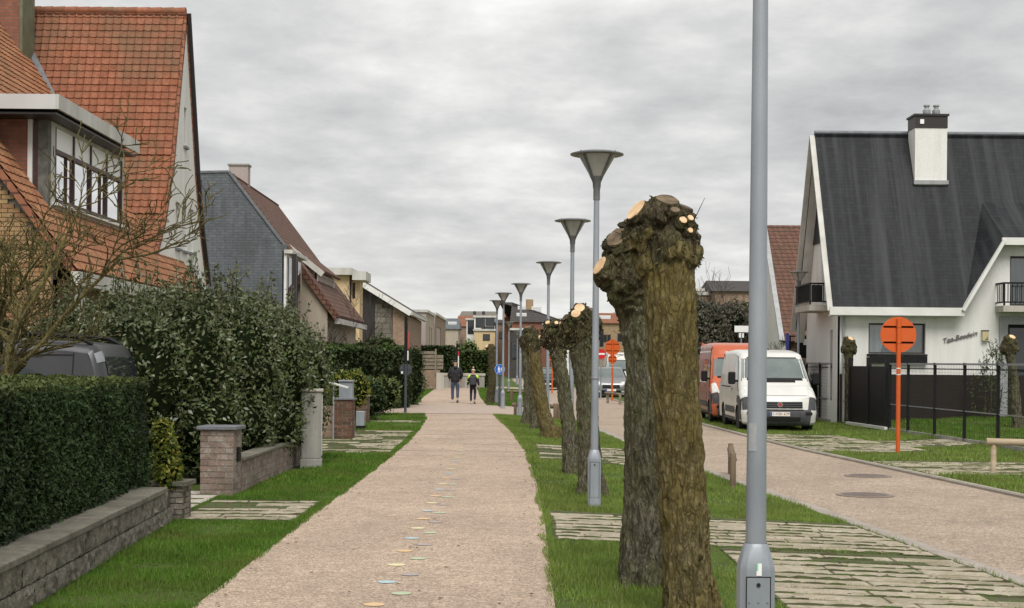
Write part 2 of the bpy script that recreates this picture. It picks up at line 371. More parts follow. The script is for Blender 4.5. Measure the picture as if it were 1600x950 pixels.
M_pieces('brick_pillar_dark', [(0.17,0.08,0.05),(0.12,0.06,0.04),(0.22,0.12,0.08),(0.10,0.055,0.04)], 0.9, 22, (0.09,0.08,0.05), 0.5, 0.5, 60, 4)
M_pieces('brick_house', [(0.40,0.26,0.125),(0.34,0.19,0.09),(0.44,0.30,0.15),(0.28,0.14,0.07),(0.38,0.25,0.13)], 0.9, 22, (0.18,0.12,0.07), 0.4, 0.4, 60, 2)
M_pieces('split_stone', [(0.24,0.215,0.175),(0.27,0.24,0.195),(0.22,0.195,0.16)], 0.95, 20, (0.06,0.053,0.04), 0.9, 1.0, 30, 7)
M_pieces('coping', [(0.19,0.175,0.14),(0.16,0.15,0.12),(0.22,0.2,0.16)], 0.95, 14, (0.07,0.065,0.045), 0.6, 0.6, 40, 3)
M_pieces('slab', [(0.42,0.365,0.275),(0.46,0.40,0.305),(0.37,0.32,0.24),(0.49,0.43,0.335)], 0.92, 18, (0.2,0.17,0.10), 0.7, 0.6, 50, 3, ((0.09,0.115,0.03), 0.35))
M_pieces('slab_pale', [(0.52,0.48,0.42),(0.56,0.52,0.46),(0.46,0.42,0.36)], 0.92, 18, (0.24,0.2,0.15), 0.6, 0.6, 50, 3)
M_pieces('cladding_stone', [(0.12,0.105,0.085),(0.19,0.17,0.14),(0.15,0.135,0.115),(0.23,0.205,0.17)], 0.9, 12, (0.07,0.06,0.05), 0.5, 0.5, 30, 2)
M('mortar', (0.3,0.275,0.235), (0.17,0.16,0.125), 6, 0.95)
M('mortar_dark', (0.1,0.09,0.075), (0.06,0.055,0.045), 6, 0.95)
M('joint_soil', (0.10,0.08,0.05), (0.07,0.105,0.028), 9, 0.95, 1.0, 60)
M('gutter', (0.36,0.32,0.28), (0.27,0.235,0.2), 2.5, 0.9, 0.3, 60)
M('crossing', (0.36,0.285,0.235), (0.43,0.345,0.285), 2.5, 0.9, 0.3, 60)
M('wood_post', (0.20,0.15,0.10), (0.12,0.085,0.055), 8, 0.85, 0.4, 50, 0, 0.3, (1,1,0.15))
M('wood_pale', (0.46,0.37,0.27), (0.33,0.25,0.17), 8, 0.85, 0.3, 50, 0, 0.3, (0.15,1,1))
M('wood_grey', (0.26,0.22,0.17), (0.17,0.14,0.105), 8, 0.85, 0.3, 50)
M('curtain', (0.42,0.45,0.45), (0.36,0.39,0.4), 3, 0.9)
M('interior', (0.06,0.055,0.05), None, 1, 0.9)
M('frame_brown', (0.075,0.03,0.028), (0.05,0.025,0.022), 8, 0.5)
M('frame_dark', (0.03,0.025,0.025), None, 1, 0.5)
M('lead', (0.17,0.18,0.20), (0.12,0.125,0.135), 5, 0.6)
M('zinc', (0.36,0.365,0.37), (0.29,0.295,0.3), 4, 0.5, 0, 40, 0.3)
M('orange_sign', (0.60,0.105,0.014), (0.54,0.092,0.014), 3, 0.55)
M('sign_white', (0.8,0.8,0.8), None, 1, 0.5); M('sign_blue', (0.01,0.10,0.45), None, 1, 0.4); M('sign_red', (0.55,0.02,0.02), None, 1, 0.4)
M('sign_back', (0.06,0.07,0.08), (0.09,0.1,0.11), 5, 0.5, 0, 40, 0.4)
M('van_white', (0.64,0.64,0.615), (0.57,0.565,0.53), 1.4, 0.22, 0, 40, 0, 0.5, (1,1,0.5))
M('van_orange', (0.50,0.125,0.055), (0.45,0.11,0.05), 1.2, 0.24, 0, 40, 0, 0.5)
M('van_side_red', (0.30,0.055,0.035), (0.26,0.06,0.045), 1.2, 0.3)
M('van_rust', (0.23,0.085,0.06), None, 1, 0.4)
M('plastic', (0.05,0.053,0.058), (0.075,0.078,0.083), 6, 0.65)
M('tyre', (0.014,0.014,0.014), (0.024,0.023,0.022), 10, 0.85)
M('rim', (0.4,0.41,0.42), (0.2,0.2,0.2), 6, 0.4, 0, 40, 0.6)
M('car_grey', (0.04,0.04,0.044), (0.05,0.05,0.054), 2, 0.32, 0, 40, 0.2)
M('car_silver', (0.26,0.265,0.275), (0.3,0.305,0.31), 2, 0.3, 0, 40, 0.5)
M('car_black', (0.02,0.02,0.022), None, 1, 0.25)
M('chrome', (0.6,0.6,0.6), None, 1, 0.15, 0, 40, 0.9)
M('headlight', (0.68,0.69,0.66), (0.5,0.5,0.48), 14, 0.15)
M('tail_light', (0.25,0.02,0.02), None, 1, 0.2)
M('plate', (0.75,0.73,0.68), None, 1, 0.5); M('plate_text', (0.25,0.03,0.03), None, 1, 0.5)
M('screen_glass', (0.10,0.125,0.125), (0.15,0.175,0.17), 1.4, 0.06, 0, 40, 0, 0.8)
M('side_glass', (0.02,0.024,0.028), None, 1, 0.05, 0, 40, 0, 0.7)
M('house_glass', (0.025,0.03,0.035), None, 1, 0.03, 0, 40, 0, 0.8)
M_glass('mirror_pane', (0.5,0.55,0.58), 0.95, 0.12); M_glass('clear_pane', (0.72,0.76,0.77), 0.9, 0.9)
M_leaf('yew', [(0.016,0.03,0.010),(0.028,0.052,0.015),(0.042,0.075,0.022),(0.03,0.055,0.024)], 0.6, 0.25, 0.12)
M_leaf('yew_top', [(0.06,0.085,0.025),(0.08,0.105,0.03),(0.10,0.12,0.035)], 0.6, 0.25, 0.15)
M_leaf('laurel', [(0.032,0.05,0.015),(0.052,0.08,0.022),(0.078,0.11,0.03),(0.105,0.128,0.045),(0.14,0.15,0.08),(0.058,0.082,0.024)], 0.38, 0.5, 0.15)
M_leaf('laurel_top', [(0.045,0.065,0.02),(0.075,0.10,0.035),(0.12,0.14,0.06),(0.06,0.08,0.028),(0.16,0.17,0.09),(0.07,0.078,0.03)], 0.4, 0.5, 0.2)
M_leaf('yellow_leaf', [(0.06,0.10,0.018),(0.26,0.25,0.03),(0.10,0.15,0.022),(0.05,0.085,0.015),(0.40,0.36,0.07)], 0.5, 0.3, 0.3)
M_leaf('lime_leaf', [(0.13,0.17,0.05),(0.2,0.23,0.08),(0.08,0.12,0.03)], 0.5, 0.3, 0.25)
M_leaf('dark_leaf', [(0.018,0.032,0.011),(0.032,0.052,0.016),(0.052,0.075,0.024)], 0.55, 0.25, 0.1)
M_leaf('mid_leaf', [(0.035,0.06,0.016),(0.055,0.09,0.022),(0.085,0.125,0.03)], 0.5, 0.3, 0.2)
M_leaf('olive_leaf', [(0.07,0.074,0.05),(0.105,0.105,0.075),(0.14,0.13,0.098),(0.10,0.08,0.062)], 0.6, 0.2, 0.15)
M_leaf('russet_leaf', [(0.09,0.04,0.025),(0.13,0.06,0.035),(0.07,0.035,0.022),(0.16,0.09,0.055)], 0.7, 0.2, 0.2)
M_leaf('grass_blade', [(0.06,0.14,0.012),(0.085,0.185,0.018),(0.12,0.225,0.028),(0.07,0.155,0.014),(0.19,0.23,0.06)], 0.6, 0.2, 0.3)
M_leaf('grass_pale', [(0.125,0.21,0.028),(0.17,0.255,0.044),(0.205,0.285,0.062),(0.145,0.23,0.035),(0.30,0.30,0.13)], 0.6, 0.2, 0.3)
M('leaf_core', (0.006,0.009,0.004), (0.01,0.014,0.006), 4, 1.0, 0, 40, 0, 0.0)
# ------------------------------------------------------------------ the lie of the land: depth, left edge, right edge
PATH = [(-6,-2.15,0.33),(10,-2.16,0.31),(15.7,-2.17,0.36),(20.5,-2.13,0.36),(26,-2.12,0.31),(31,-2.16,0.2),(37,-2.28,-0.05),(44,-2.55,-0.4),(50,-3.0,-0.68),(58,-3.7,-1.0),(70,-4.15,-1.5),(87,-4.6,-2.0),(110,-5.3,-2.8),(150,-7,-4.6)]
ROAD = [(-6,5.7,9.4),(12.4,4.28,7.75),(18.5,3.80,7.45),(25,3.27,6.9),(32,2.75,6.3),(38,2.4,6.0),(45,2.1,5.75),(60,1.7,5.35),(80,1.3,4.9),(95,1.0,4.6),(150,0.0,3.6),(260,-2,1.6)]
def pL(d): return interp(PATH, d, 1)
def pR(d): return interp(PATH, d, 2)
def rL(d): return interp(ROAD, d, 1)
def rR(d): return interp(ROAD, d, 2)
ROADZ = -0.17
def gz(x, d):
    a, b, c = pR(d), rL(d), rR(d)
    if x <= a: return 0.0
    if x <= b: return -0.13 * (x - a) / (b - a)
    if x <= c: return ROADZ
    return -0.13 + 0.3 * min(1.0, max(0.0, (x - c - 3.2) / 4.5))
ST = sorted(set([-6, -2, 2, 6] + [r[0] for r in PATH if r[0] > 0 and r[0] <= 150] + [r[0] for r in ROAD if r[0] <= 150] + list(range(8, 64, 2)) + [66, 74, 120, 135]))
def sheet(name, stations, edges, mat, parent=None, smooth=False):
    mb = MB(); k = len(edges(stations[0]))
    for d in stations: mb.v += [(x, d, z) for x, z in edges(d)]
    for i in range(len(stations) - 1):
        for j in range(k - 1): mb.f.append((i*k + j, i*k + j + 1, (i+1)*k + j + 1, (i+1)*k + j)); mb.mi.append(0)
    return mb.build(name, mat, parent, smooth)
def ground_edges(d):
    a, b, c, l = pR(d), rL(d), rR(d), pL(d)
    if d > 150: a = b = c = l = 0; return [(-900,-0.05),(-60,-0.05),(-20,-0.05),(-8,-0.05),(-4,-0.05),(-2,-0.05),(0,-0.18),(2,-0.18),(4,-0.18),(12,-0.1),(60,-0.1),(900,-0.1)]
    return [(-900,0.0),(-60,0.0),(l - 8,0.0),(l,0.0),(a,0.0),(b,-0.13),(b + 0.01,ROADZ - 0.01),(c,ROADZ - 0.01),(c + 0.01,-0.13),(c + 3.2,-0.13),(c + 7.7,0.17),(900,0.17)]
g = sheet('ground', ST + [200, 400, 900, 2500], ground_edges, MATS['turf'])
tag(g, 'grassy ground under the whole street and gardens', 'ground', kind='structure')
path = sheet('path', ST, lambda d: [(pL(d), 0.006), (pR(d), 0.006)], MATS['aggregate'])
tag(path, 'pinkish beige foot path running away from the viewer', 'path', kind='structure')
road = sheet('road', ST + [200, 260], lambda d: [(rL(d) + 0.28, ROADZ), (rR(d) - 0.0, ROADZ)], MATS['road_aggregate'])
tag(road, 'beige street beyond the row of trees', 'road', kind='structure')
gs = [d for d in ST if d <= 150]
mbk = MB(); step = 1.0; d = 6.0; ki = 0
kerb = sheet('gutter', gs, lambda d: [(rL(d) - 0.03, -0.124), (rL(d) + 0.06, -0.122), (rL(d) + 0.29, ROADZ + 0.008), (rL(d) + 0.3, ROADZ - 0.03)], MATS['gutter'])
tag(kerb, 'concrete gutter strip between slab paving and street', 'gutter', kind='structure')
kerb2 = sheet('kerb', gs, lambda d: [(rR(d) - 0.02, ROADZ - 0.02), (rR(d) - 0.02, -0.135), (rR(d) + 0.1, -0.122), (rR(d) + 0.1, -0.15)], MATS['gutter'])
tag(kerb2, 'narrow concrete kerb along the far side of the street', 'kerb', kind='structure')
# a lane that crosses the path far ahead
cst = [47.5, 49, 51, 53, 55, 57]
cr_ = sheet('crossing_lane', cst, lambda d: [(-9.0 - (d - 49) * 0.15, 0.014), (pL(d), 0.016), (pR(d), 0.016), (rL(d) - 0.02, gz(rL(d), d) + 0.016)] , MATS['crossing'])
tag(cr_, 'pale lane crossing the path in front of the two walkers', 'lane', kind='structure')
far_lane = sheet('side_lane', [96, 99, 103], lambda d: [(pL(d) - 4, 0.016), (pR(d), 0.016), (rL(d) - 0.02, -0.11)], MATS['crossing'])
tag(far_lane, 'pale lane crossing beyond the two walkers', 'lane', kind='structure')
# transverse joints across the path
mb = MB()
for d, w in ((27.9, 0.06), (30.2, 0.05), (34, 0.07), (38.5, 0.05), (43, 0.09)):
    mb.add([(pL(d), d, 0.0095), (pR(d), d, 0.0095), (pR(d), d + w, 0.0095), (pL(d), d + w, 0.0095)], [(0,1,2,3)])
mb.build('joint_strip', MATS['crossing'], path)
mb = MB()
for d in (26.4, 32.2, 36.2, 40.6):
    mb.add([(pL(d), d, 0.0088), (pR(d), d + 0.03, 0.0088), (pR(d), d + 0.042, 0.0088), (pL(d), d + 0.012, 0.0088)], [(0,1,2,3)])
mb.build('joint_line', MATS['joint_soil'], path)
# tufty broken edge of the path
# painted dots
DOTC = {'orange': (0.72,0.50,0.26), 'blue': (0.40,0.56,0.62), 'yellow': (0.74,0.68,0.40), 'green': (0.44,0.54,0.36), 'navy': (0.36,0.33,0.33), 'pink': (0.56,0.30,0.26)}
def mk_dot(n, c):
    k = NT('dot_' + n); gw = k.n('ShaderNodeNewGeometry').outputs['Position']
    w = k.ramp(k.noise(gw, 60, 4, 0.7), [(0.42, 0.0), (0.6, 1.0)])
    return k.done(k.mix(k.math('MULTIPLY', w, 0.5), c, (0.36,0.27,0.21)), 0.8)
DM = {n: mk_dot(n, c) for n, c in DOTC.items()}
dot_me = {}
for n in DM:
    mb = MB(); ring = [(math.cos(2*math.pi*k/20) * 0.074, math.sin(2*math.pi*k/20) * 0.074) for k in range(20)]
    mb.add([(x, y, 0) for x, y in ring], [tuple(range(20))]); dot_me[n] = mb.mesh('painted_dot', DM[n])
lc = ['orange', 'blue', 'yellow']; rc = ['green', 'navy']
lefts = [10.25, 11.3, 12.25, 13.15, 14.1, 14.95, 15.85, 16.7, 17.6] + [18.55 + 0.93 * i for i in range(24)]
for i, d in enumerate(lefts):
    o = link('painted_dot', dot_me[lc[i % 3]], path, (lerp(-0.94, -1.1, max(0, (d - 25) / 18)), d, 0.0105))
    if d > 26: o.scale = (0.8, 0.8, 1)
rights = [10.75 + 0.955 * i for i in range(12)]
for i, d in enumerate(rights):
    link('painted_dot', dot_me[rc[i % 2]], path, (-0.79, d, 0.0105))
# manhole covers in the street
for px, py, r_, lb in ((1352, 774, 0.36, 'nearer round iron manhole cover in the street'), (1356, 744, 0.34, 'farther round iron manhole cover in the street')):
    p = P(px, py, ROADZ); m = empty('manhole_cover', (p.x, p.y, ROADZ + 0.004), 0, lb, 'manhole cover', 'manhole covers in the street')
    MB().lathe([(r_ + 0.05, 0), (r_ + 0.05, 0.008), (r_, 0.008)], 28).build('rim', M('iron_rim', (0.24,0.19,0.16), None, 1, 0.7), m)
    mb = MB().lathe([(r_ - 0.015, 0.0), (r_ - 0.015, 0.011)], 28)
    for k in range(-4, 5):
        y = k * 0.07; w = math.sqrt(max(0.0, (r_ - 0.05) ** 2 - y * y)); mb.box((-w, y - 0.012, 0.011), (w, y + 0.012, 0.016))
    mb.build('cover_plate', M('iron', (0.16,0.13,0.12), (0.2,0.165,0.15), 9, 0.75), m)

# ------------------------------------------------------------------ slab paving
M('joint_moss', (0.075,0.062,0.035), (0.075,0.115,0.03), 7, 0.95, 1.0, 90)
def slab_mesh(w, l, h, mat, seed):
    q = random.Random(seed); mb = MB(); j = lambda s: q.uniform(-s, s)
    n = 3; bot = []; top = []
    outl = []
    for i in range(n): outl.append((-w/2 + w*i/n + (j(0.02) if i else 0), -l/2 + j(0.012)))
    outl.append((w/2, -l/2 + j(0.012))); outl.append((w/2 + j(0.012), j(0.1)))
    for i in range(n): outl.append((w/2 - w*i/n + (j(0.02) if i else 0), l/2 + j(0.012)))
    outl.append((-w/2, l/2 + j(0.012))); outl.append((-w/2 + j(0.012), j(0.1)))
    m = len(outl); vs = [(x, y, 0) for x, y in outl] + [(x, y, h - 0.006) for x, y in outl] + [(x * 0.975, y * 0.97, h) for x, y in outl]
    fs = [(i, (i+1) % m, m + (i+1) % m, m + i) for i in range(m)] + [(m+i, m+(i+1) % m, 2*m+(i+1) % m, 2*m+i) for i in range(m)] + [tuple(range(2*m, 3*m))]
    return mb.add(vs, fs).mesh('slab', mat)
def paving(name, label, d0, d1, x0, x1, w, l, mat, gap=0.05, tilt=0.004, skip=0.03, zfun=gz, seed=1, drop=None):
    q = random.Random(seed); st = [d0 + (d1 - d0) * i / 8 for i in range(9)]
    bed = sheet(name, st, lambda d: [(lerp(x0(d), x1(d), t / 6), zfun(lerp(x0(d), x1(d), t / 6), d) + 0.008) for t in range(7)], MATS['joint_soil'])
    tag(bed, label, 'paving', kind='structure')
    ms = [slab_mesh(w - gap, l - gap, 0.036, mat, seed * 10 + i) for i in range(5)]
    rows = int((d1 - d0) / l); spots = []
    for r in range(rows):
        d = d0 + (r + 0.5) * l; xa, xe = x0(d) + 0.01, x1(d) - 0.01
        while xa < xe - 0.08:
            ww = w * q.uniform(0.75, 1.3)
            if xe - xa - ww < 0.2: ww = xe - xa
            x = xa + ww / 2; xa += ww
            if not (drop and drop(x, d, q)) and q.random() > skip:
                z = zfun(x, d); s = (zfun(x + 0.1, d) - zfun(x - 0.1, d)) / 0.2
                o = link('slab', ms[q.randrange(5)], bed, (x + q.uniform(-.015, .015), d + q.uniform(-.015, .015), z - 0.0215 + q.uniform(-0.003, 0.004)),
                         (q.uniform(-tilt, tilt), -math.atan(s) + q.uniform(-tilt, tilt), q.uniform(-0.02, 0.02)))
                o.scale = ((ww - 0.014) / (w - gap), 1, 1); spots.append((x, d))
    # moss and soil swelling out of the joints
    mb = MB()
    for r in range(rows + 1):
        d = d0 + r * l; xa = x0(d)
        while xa < x1(d) - 0.1:
            s_ = q.uniform(0.12, 0.3); nv = noise.noise((xa * 1.6, d * 2.1, seed))
            if nv > -0.12:
                h_ = q.uniform(0.006, 0.014) + 0.012 * max(0, nv); w_ = q.uniform(0.018, 0.035) + 0.035 * max(0, nv); n_ = 5; zz_ = zfun(xa + s_ / 2, d) + 0.016
                ring = []
                for i in range(n_ + 1):
                    f_ = i / n_; e_ = math.sin(math.pi * min(1, max(0.12, f_ if f_ < 0.88 else 0.88))); xx_ = min(xa + s_ * f_, x1(d)); jy = q.uniform(-.012, .012)
                    ring += [(xx_, d - w_ * e_ + jy, zz_ - 0.02), (xx_, d + jy - w_ * 0.3, zz_ + h_ * e_), (xx_, d + jy + w_ * 0.3, zz_ + h_ * e_ * 0.9), (xx_, d + w_ * e_ + jy, zz_ - 0.02)]
                mb.add(ring, [(4*i + k, 4*i + k + 1, 4*i + k + 5, 4*i + k + 4) for i in range(n_) for k in range(3)])
            xa += s_
    if mb.v: mb.build('joint_moss', MATS['joint_moss'], bed, True)['kind'] = 'stuff'
    return spots
LAY = []       # areas laid with slabs: (d0, d1, x0, x1) so that the grass keeps to the joints there
def lay(*a, **k):
    LAY.append((a[2], a[3], a[4], a[5], a[7])); return paving(*a, **k)
lay('slab_paving', 'pale slab crossing strip between path and street behind the two nearest trees', 14.1, 16.9, lambda d: pR(d) + 0.08, lambda d: rL(d) - 0.06, 0.8, 0.28, MATS['slab'], seed=3)
lay('slab_paving', 'slab parking bay with mossy joints beside the nearest lamp post', 8.2, 14.02, lambda d: 1.98, lambda d: rL(d) - 0.06, 0.8, 0.28, MATS['slab'], seed=5, skip=0.02)
lay('slab_paving', 'small slab patch among the middle pollard trees', 25.6, 30.6, lambda d: 0.5, lambda d: rL(d) - 0.1, 0.6, 0.45, MATS['slab'], seed=7, skip=0.2)
lay('slab_paving', 'mossy slab apron leading to the driveway beside the brick pillar', 15.5, 17.8, lambda d: -3.55, lambda d: pL(d) - 0.12, 0.5, 0.31, MATS['slab'], seed=9, skip=0.2, drop=lambda x, d, q: (x < -2.9 and d > 16.6 and q.random() < 0.55))
lay('slab_paving', 'mossy slab apron in front of the dark brick gate pillar', 27.0, 35.8, lambda d: -4.1, lambda d: pL(d) - 0.1, 0.55, 0.45, MATS['slab'], seed=11, skip=0.18, drop=lambda x, d, q: (x < -2.85 and q.random() < 0.45))
lay('slab_paving', 'narrow slab strip crossing the grass before the sign pole', 40.4, 41.6, lambda d: -4.0, lambda d: pL(d) - 0.08, 0.6, 0.4, MATS['slab'], seed=13)
lay('slab_paving', 'slab apron on the street edge in front of the white van', 30.5, 38.5, lambda d: rR(d) + 0.12, lambda d: rR(d) + 2.3 + (38 - d) * 0.05, 0.6, 0.45, MATS['slab'], seed=15, skip=0.2)
lay('slab_paving', 'long slab drive running to the black gate and fence', 24.6, 28.2, lambda d: rR(d) + 0.12, lambda d: rR(d) + 3.4, 0.6, 0.36, MATS['slab'], seed=17, skip=0.1)
lay('slab_paving', 'grassy slab drive before the black gate', 33.0, 35.6, lambda d: rR(d) + 2.5, lambda d: rR(d) + 4.2, 0.6, 0.45, MATS['slab'], seed=21, skip=0.3)
lay('driveway', 'pale stone driveway between clipped hedge and brick pillar', 15.6, 19.0, lambda d: -9.5, lambda d: -3.62, 0.6, 0.55, MATS['slab_pale'], gap=0.025, seed=19, skip=0.0)

# ------------------------------------------------------------------ grass
def blades(name, label, d0, d1, x0, x1, dens, h0, h1, w, seed, zf=gz, laid=0.12, gm='grass_blade'):
    q = np.random.default_rng(seed)
    xs0 = np.array([x0(d) for d in np.linspace(d0, d1, 40)]); xs1 = np.array([x1(d) for d in np.linspace(d0, d1, 40)])
    area = float(np.mean(np.maximum(xs1 - xs0, 0)) * (d1 - d0)); n = int(area * dens)
    d = q.uniform(d0, d1, n); a = np.interp(d, np.linspace(d0, d1, 40), xs0); b = np.interp(d, np.linspace(d0, d1, 40), xs1)
    x = a + (b - a) * q.random(n); keep = np.ones(n, bool); inside = np.zeros(n, bool)
    for (e0, e1, f0, f1, rl_) in LAY:
        dd = np.linspace(e0, e1, 12); g0 = np.interp(d, dd, [f0(t) for t in dd]); g1 = np.interp(d, dd, [f1(t) for t in dd])
        ins = (d > e0) & (d < e1) & (x > g0) & (x < g1); 
        ph = np.abs(((d - e0) / rl_ + 0.5) % 1.0 - 0.5) * rl_
        lj = np.where(ph < 0.034, 1.0, laid * 0.6) if name == 'grass' else laid
        inside |= ins; keep &= ~(ins & (q.random(n) > lj))
    # worn and thin spots
    cl = np.array([noise.noise((xx * 0.9, dd * 0.9, seed)) for xx, dd in zip(x, d)]); keep &= (cl > -0.3) | (q.random(n) < 0.3); keep &= ~inside | (cl > -0.05) | (q.random(n) < 0.25)
    x, d, cl, inside = x[keep], d[keep], cl[keep], inside[keep]; n = len(x)
    z = np.array([zf(xx, dd) for xx, dd in zip(x, d)])
    h = q.uniform(h0, h1, n) * (1 + 0.9 * cl) * np.where(inside, 0.45, 1.0); an = q.uniform(0, 2 * np.pi, n); ln = q.uniform(0.1, 0.8, n) * h; la = q.uniform(0, 2 * np.pi, n)
    dx, dy = np.cos(an) * w / 2, np.sin(an) * w / 2; V = np.empty((n, 3, 3))
    V[:, 0] = np.c_[x - dx, d - dy, z - 0.005]; V[:, 1] = np.c_[x + dx, d + dy, z - 0.005]; V[:, 2] = np.c_[x + np.cos(la) * ln, d + np.sin(la) * ln, z + h]
    me = np_mesh(name, V.reshape(-1, 3), np.arange(n * 3).reshape(n, 3), MATS[gm])
    return tag(link(name, me), label, 'grass', kind='stuff')
WALLX = [(6,-3.2),(10.2,-3.31),(15.6,-3.6),(18.7,-3.6),(24,-3.2),(27,-3.9),(36,-4.2),(48,-4.9)]
def wx(d): return interp(WALLX, d, 1)
edge = lambda f, s: (lambda d: f(d) + s + 0.05 * noise.noise((d * 1.3, s * 9, 0)) + 0.03 * noise.noise((d * 5, s * 5, 3)))
blades('grass', 'short lawn verge between stone wall and path nearby', 9, 20, wx, edge(pL, 0.03), 3600, 0.02, 0.055, 0.008, 1, laid=0.08)
blades('grass', 'short lawn verge beside the path farther along', 20, 47.4, wx, edge(pL, 0.03), 1100, 0.03, 0.07, 0.016, 2, laid=0.16)
blades('grass', 'lawn strip with nearest pollard trees and lamp post', 8.6, 19, edge(pR, -0.04), lambda d: rL(d) - 0.03, 3300, 0.02, 0.06, 0.008, 3, laid=0.05, gm='grass_pale')
blades('grass', 'lawn strip with middle pollard trees', 19, 47.4, edge(pR, -0.04), lambda d: rL(d) - 0.05, 1100, 0.03, 0.07, 0.015, 4, laid=0.1, gm='grass_pale')
blades('grass', 'rough grass beyond the street up to the fence', 20, 47, lambda d: rR(d) + 0.1, lambda d: rR(d) + 4.5, 750, 0.04, 0.09, 0.02, 5, laid=0.09, gm='grass_pale')
blades('grass', 'garden lawn behind the black mesh fence', 27, 44, lambda d: rR(d) + 4.6, lambda d: 17, 420, 0.03, 0.07, 0.02, 6)
blades('grass', 'lawn wedges beyond the crossing lane', 57.2, 95, lambda d: pL(d) - 2.6, lambda d: pL(d), 240, 0.04, 0.08, 0.03, 7)
blades('grass', 'lawn strip beyond the crossing lane with farther lamp posts', 57.2, 95, pR, lambda d: rL(d) - 0.1, 240, 0.04, 0.08, 0.03, 8)
# dead leaves lying about
q_ = np.random.default_rng(44); n_ = 900; dl = q_.uniform(9, 34, n_) ** 1.0; sd_ = q_.random(n_)
xl = np.where(sd_ < 0.35, np.array([lerp(wx(d), pL(d) + 0.25, t) for d, t in zip(dl, q_.random(n_))]), np.array([lerp(pR(d) - 0.2, rL(d), t) for d, t in zip(dl, q_.random(n_))]))
sp_ = q_.random(n_) < 0.12; xl[sp_] = np.array([lerp(pL(d), pR(d), t) for d, t in zip(dl[sp_], q_.random(sp_.sum()))])
zl = np.array([gz(x, d) for x, d in zip(xl, dl)]) + q_.uniform(0.012, 0.03, n_); zl[sp_] = 0.014
an_ = q_.uniform(0, 6.28, n_); s_l = q_.uniform(0.012, 0.03, n_); V = np.empty((n_, 4, 3))
for k_, (a_, r_) in enumerate(((0, 1.0), (1.57, 0.45), (3.14, 1.0), (4.71, 0.45))):
    V[:, k_] = np.c_[xl + np.cos(an_ + a_) * s_l * r_, dl + np.sin(an_ + a_) * s_l * r_, zl + (0.006 if k_ % 2 else 0)]
M_leaf('litter', [(0.10,0.06,0.03),(0.17,0.11,0.05),(0.07,0.045,0.025),(0.22,0.16,0.08)], 0.8, 0.1, 0.1)
tag(link('leaf_litter', np_mesh('leaf_litter', V.reshape(-1, 3), np.arange(n_ * 4).reshape(n_, 4), MATS['litter'])), 'dead brown leaves scattered over the grass verges', 'leaf litter', kind='stuff')
# ------------------------------------------------------------------ foliage
def leaf_cloud(name, C, Nn, size, aspect, mat, parent, q, droop=0.0, fold=0.25, spread=0.9):
    n = len(C); size = np.broadcast_to(size, n) * q.uniform(0.7, 1.25, n)
    d = Nn * (1 - spread) + q.normal(0, 1, (n, 3)) * spread * 0.7; d[:, 2] -= droop
    d /= np.linalg.norm(d, axis=1, keepdims=True) + 1e-9
    r = np.cross(d, q.normal(0, 1, (n, 3)) + Nn * 1.2); r /= np.linalg.norm(r, axis=1, keepdims=True) + 1e-9
    u = np.cross(r, d)
    s = size[:, None]; V = np.empty((n, 4, 3))
    V[:, 0] = C - d * s * 0.5; V[:, 2] = C + d * s * 0.5
    V[:, 1] = C + r * s * aspect * 0.5 + u * s * fold * 0.3; V[:, 3] = C - r * s * aspect * 0.5 + u * s * fold * 0.3
    return link(name, np_mesh(name, V.reshape(-1, 3), np.arange(n * 4).reshape(n, 4), mat), parent)
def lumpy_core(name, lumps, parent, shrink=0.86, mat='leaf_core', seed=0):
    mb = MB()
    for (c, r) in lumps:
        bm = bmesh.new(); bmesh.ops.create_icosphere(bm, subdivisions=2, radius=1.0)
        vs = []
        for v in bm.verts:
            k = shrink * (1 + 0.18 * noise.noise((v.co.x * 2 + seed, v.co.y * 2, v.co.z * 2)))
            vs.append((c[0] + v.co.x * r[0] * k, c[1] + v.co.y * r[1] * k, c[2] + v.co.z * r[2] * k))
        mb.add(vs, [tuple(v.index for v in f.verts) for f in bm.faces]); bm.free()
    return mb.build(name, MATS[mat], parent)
def lump_points(lumps, n, q, zmin=0.0, thick=0.3):
    vol = np.array([r[0] * r[1] + r[1] * r[2] + r[0] * r[2] for c, r in lumps]); vol = vol / vol.sum()
    idx = q.choice(len(lumps), n, p=vol); d = q.normal(0, 1, (n, 3)); d /= np.linalg.norm(d, axis=1, keepdims=True)
    Cc = np.array([c for c, r in lumps])[idx]; Rr = np.array([r for c, r in lumps])[idx]
    k = 1.0 - thick * q.random(n) ** 1.6 + 0.06 * q.normal(0, 1, n)
    p = Cc + d * Rr * k[:, None]; nn = d / Rr; nn /= np.linalg.norm(nn, axis=1, keepdims=True)
    keep = p[:, 2] > zmin
    for c, r in lumps:                     # nothing deep inside another lump
        keep &= (((p - np.array(c)) / np.array(r)) ** 2).sum(1) > 0.5
    return p[keep], nn[keep]
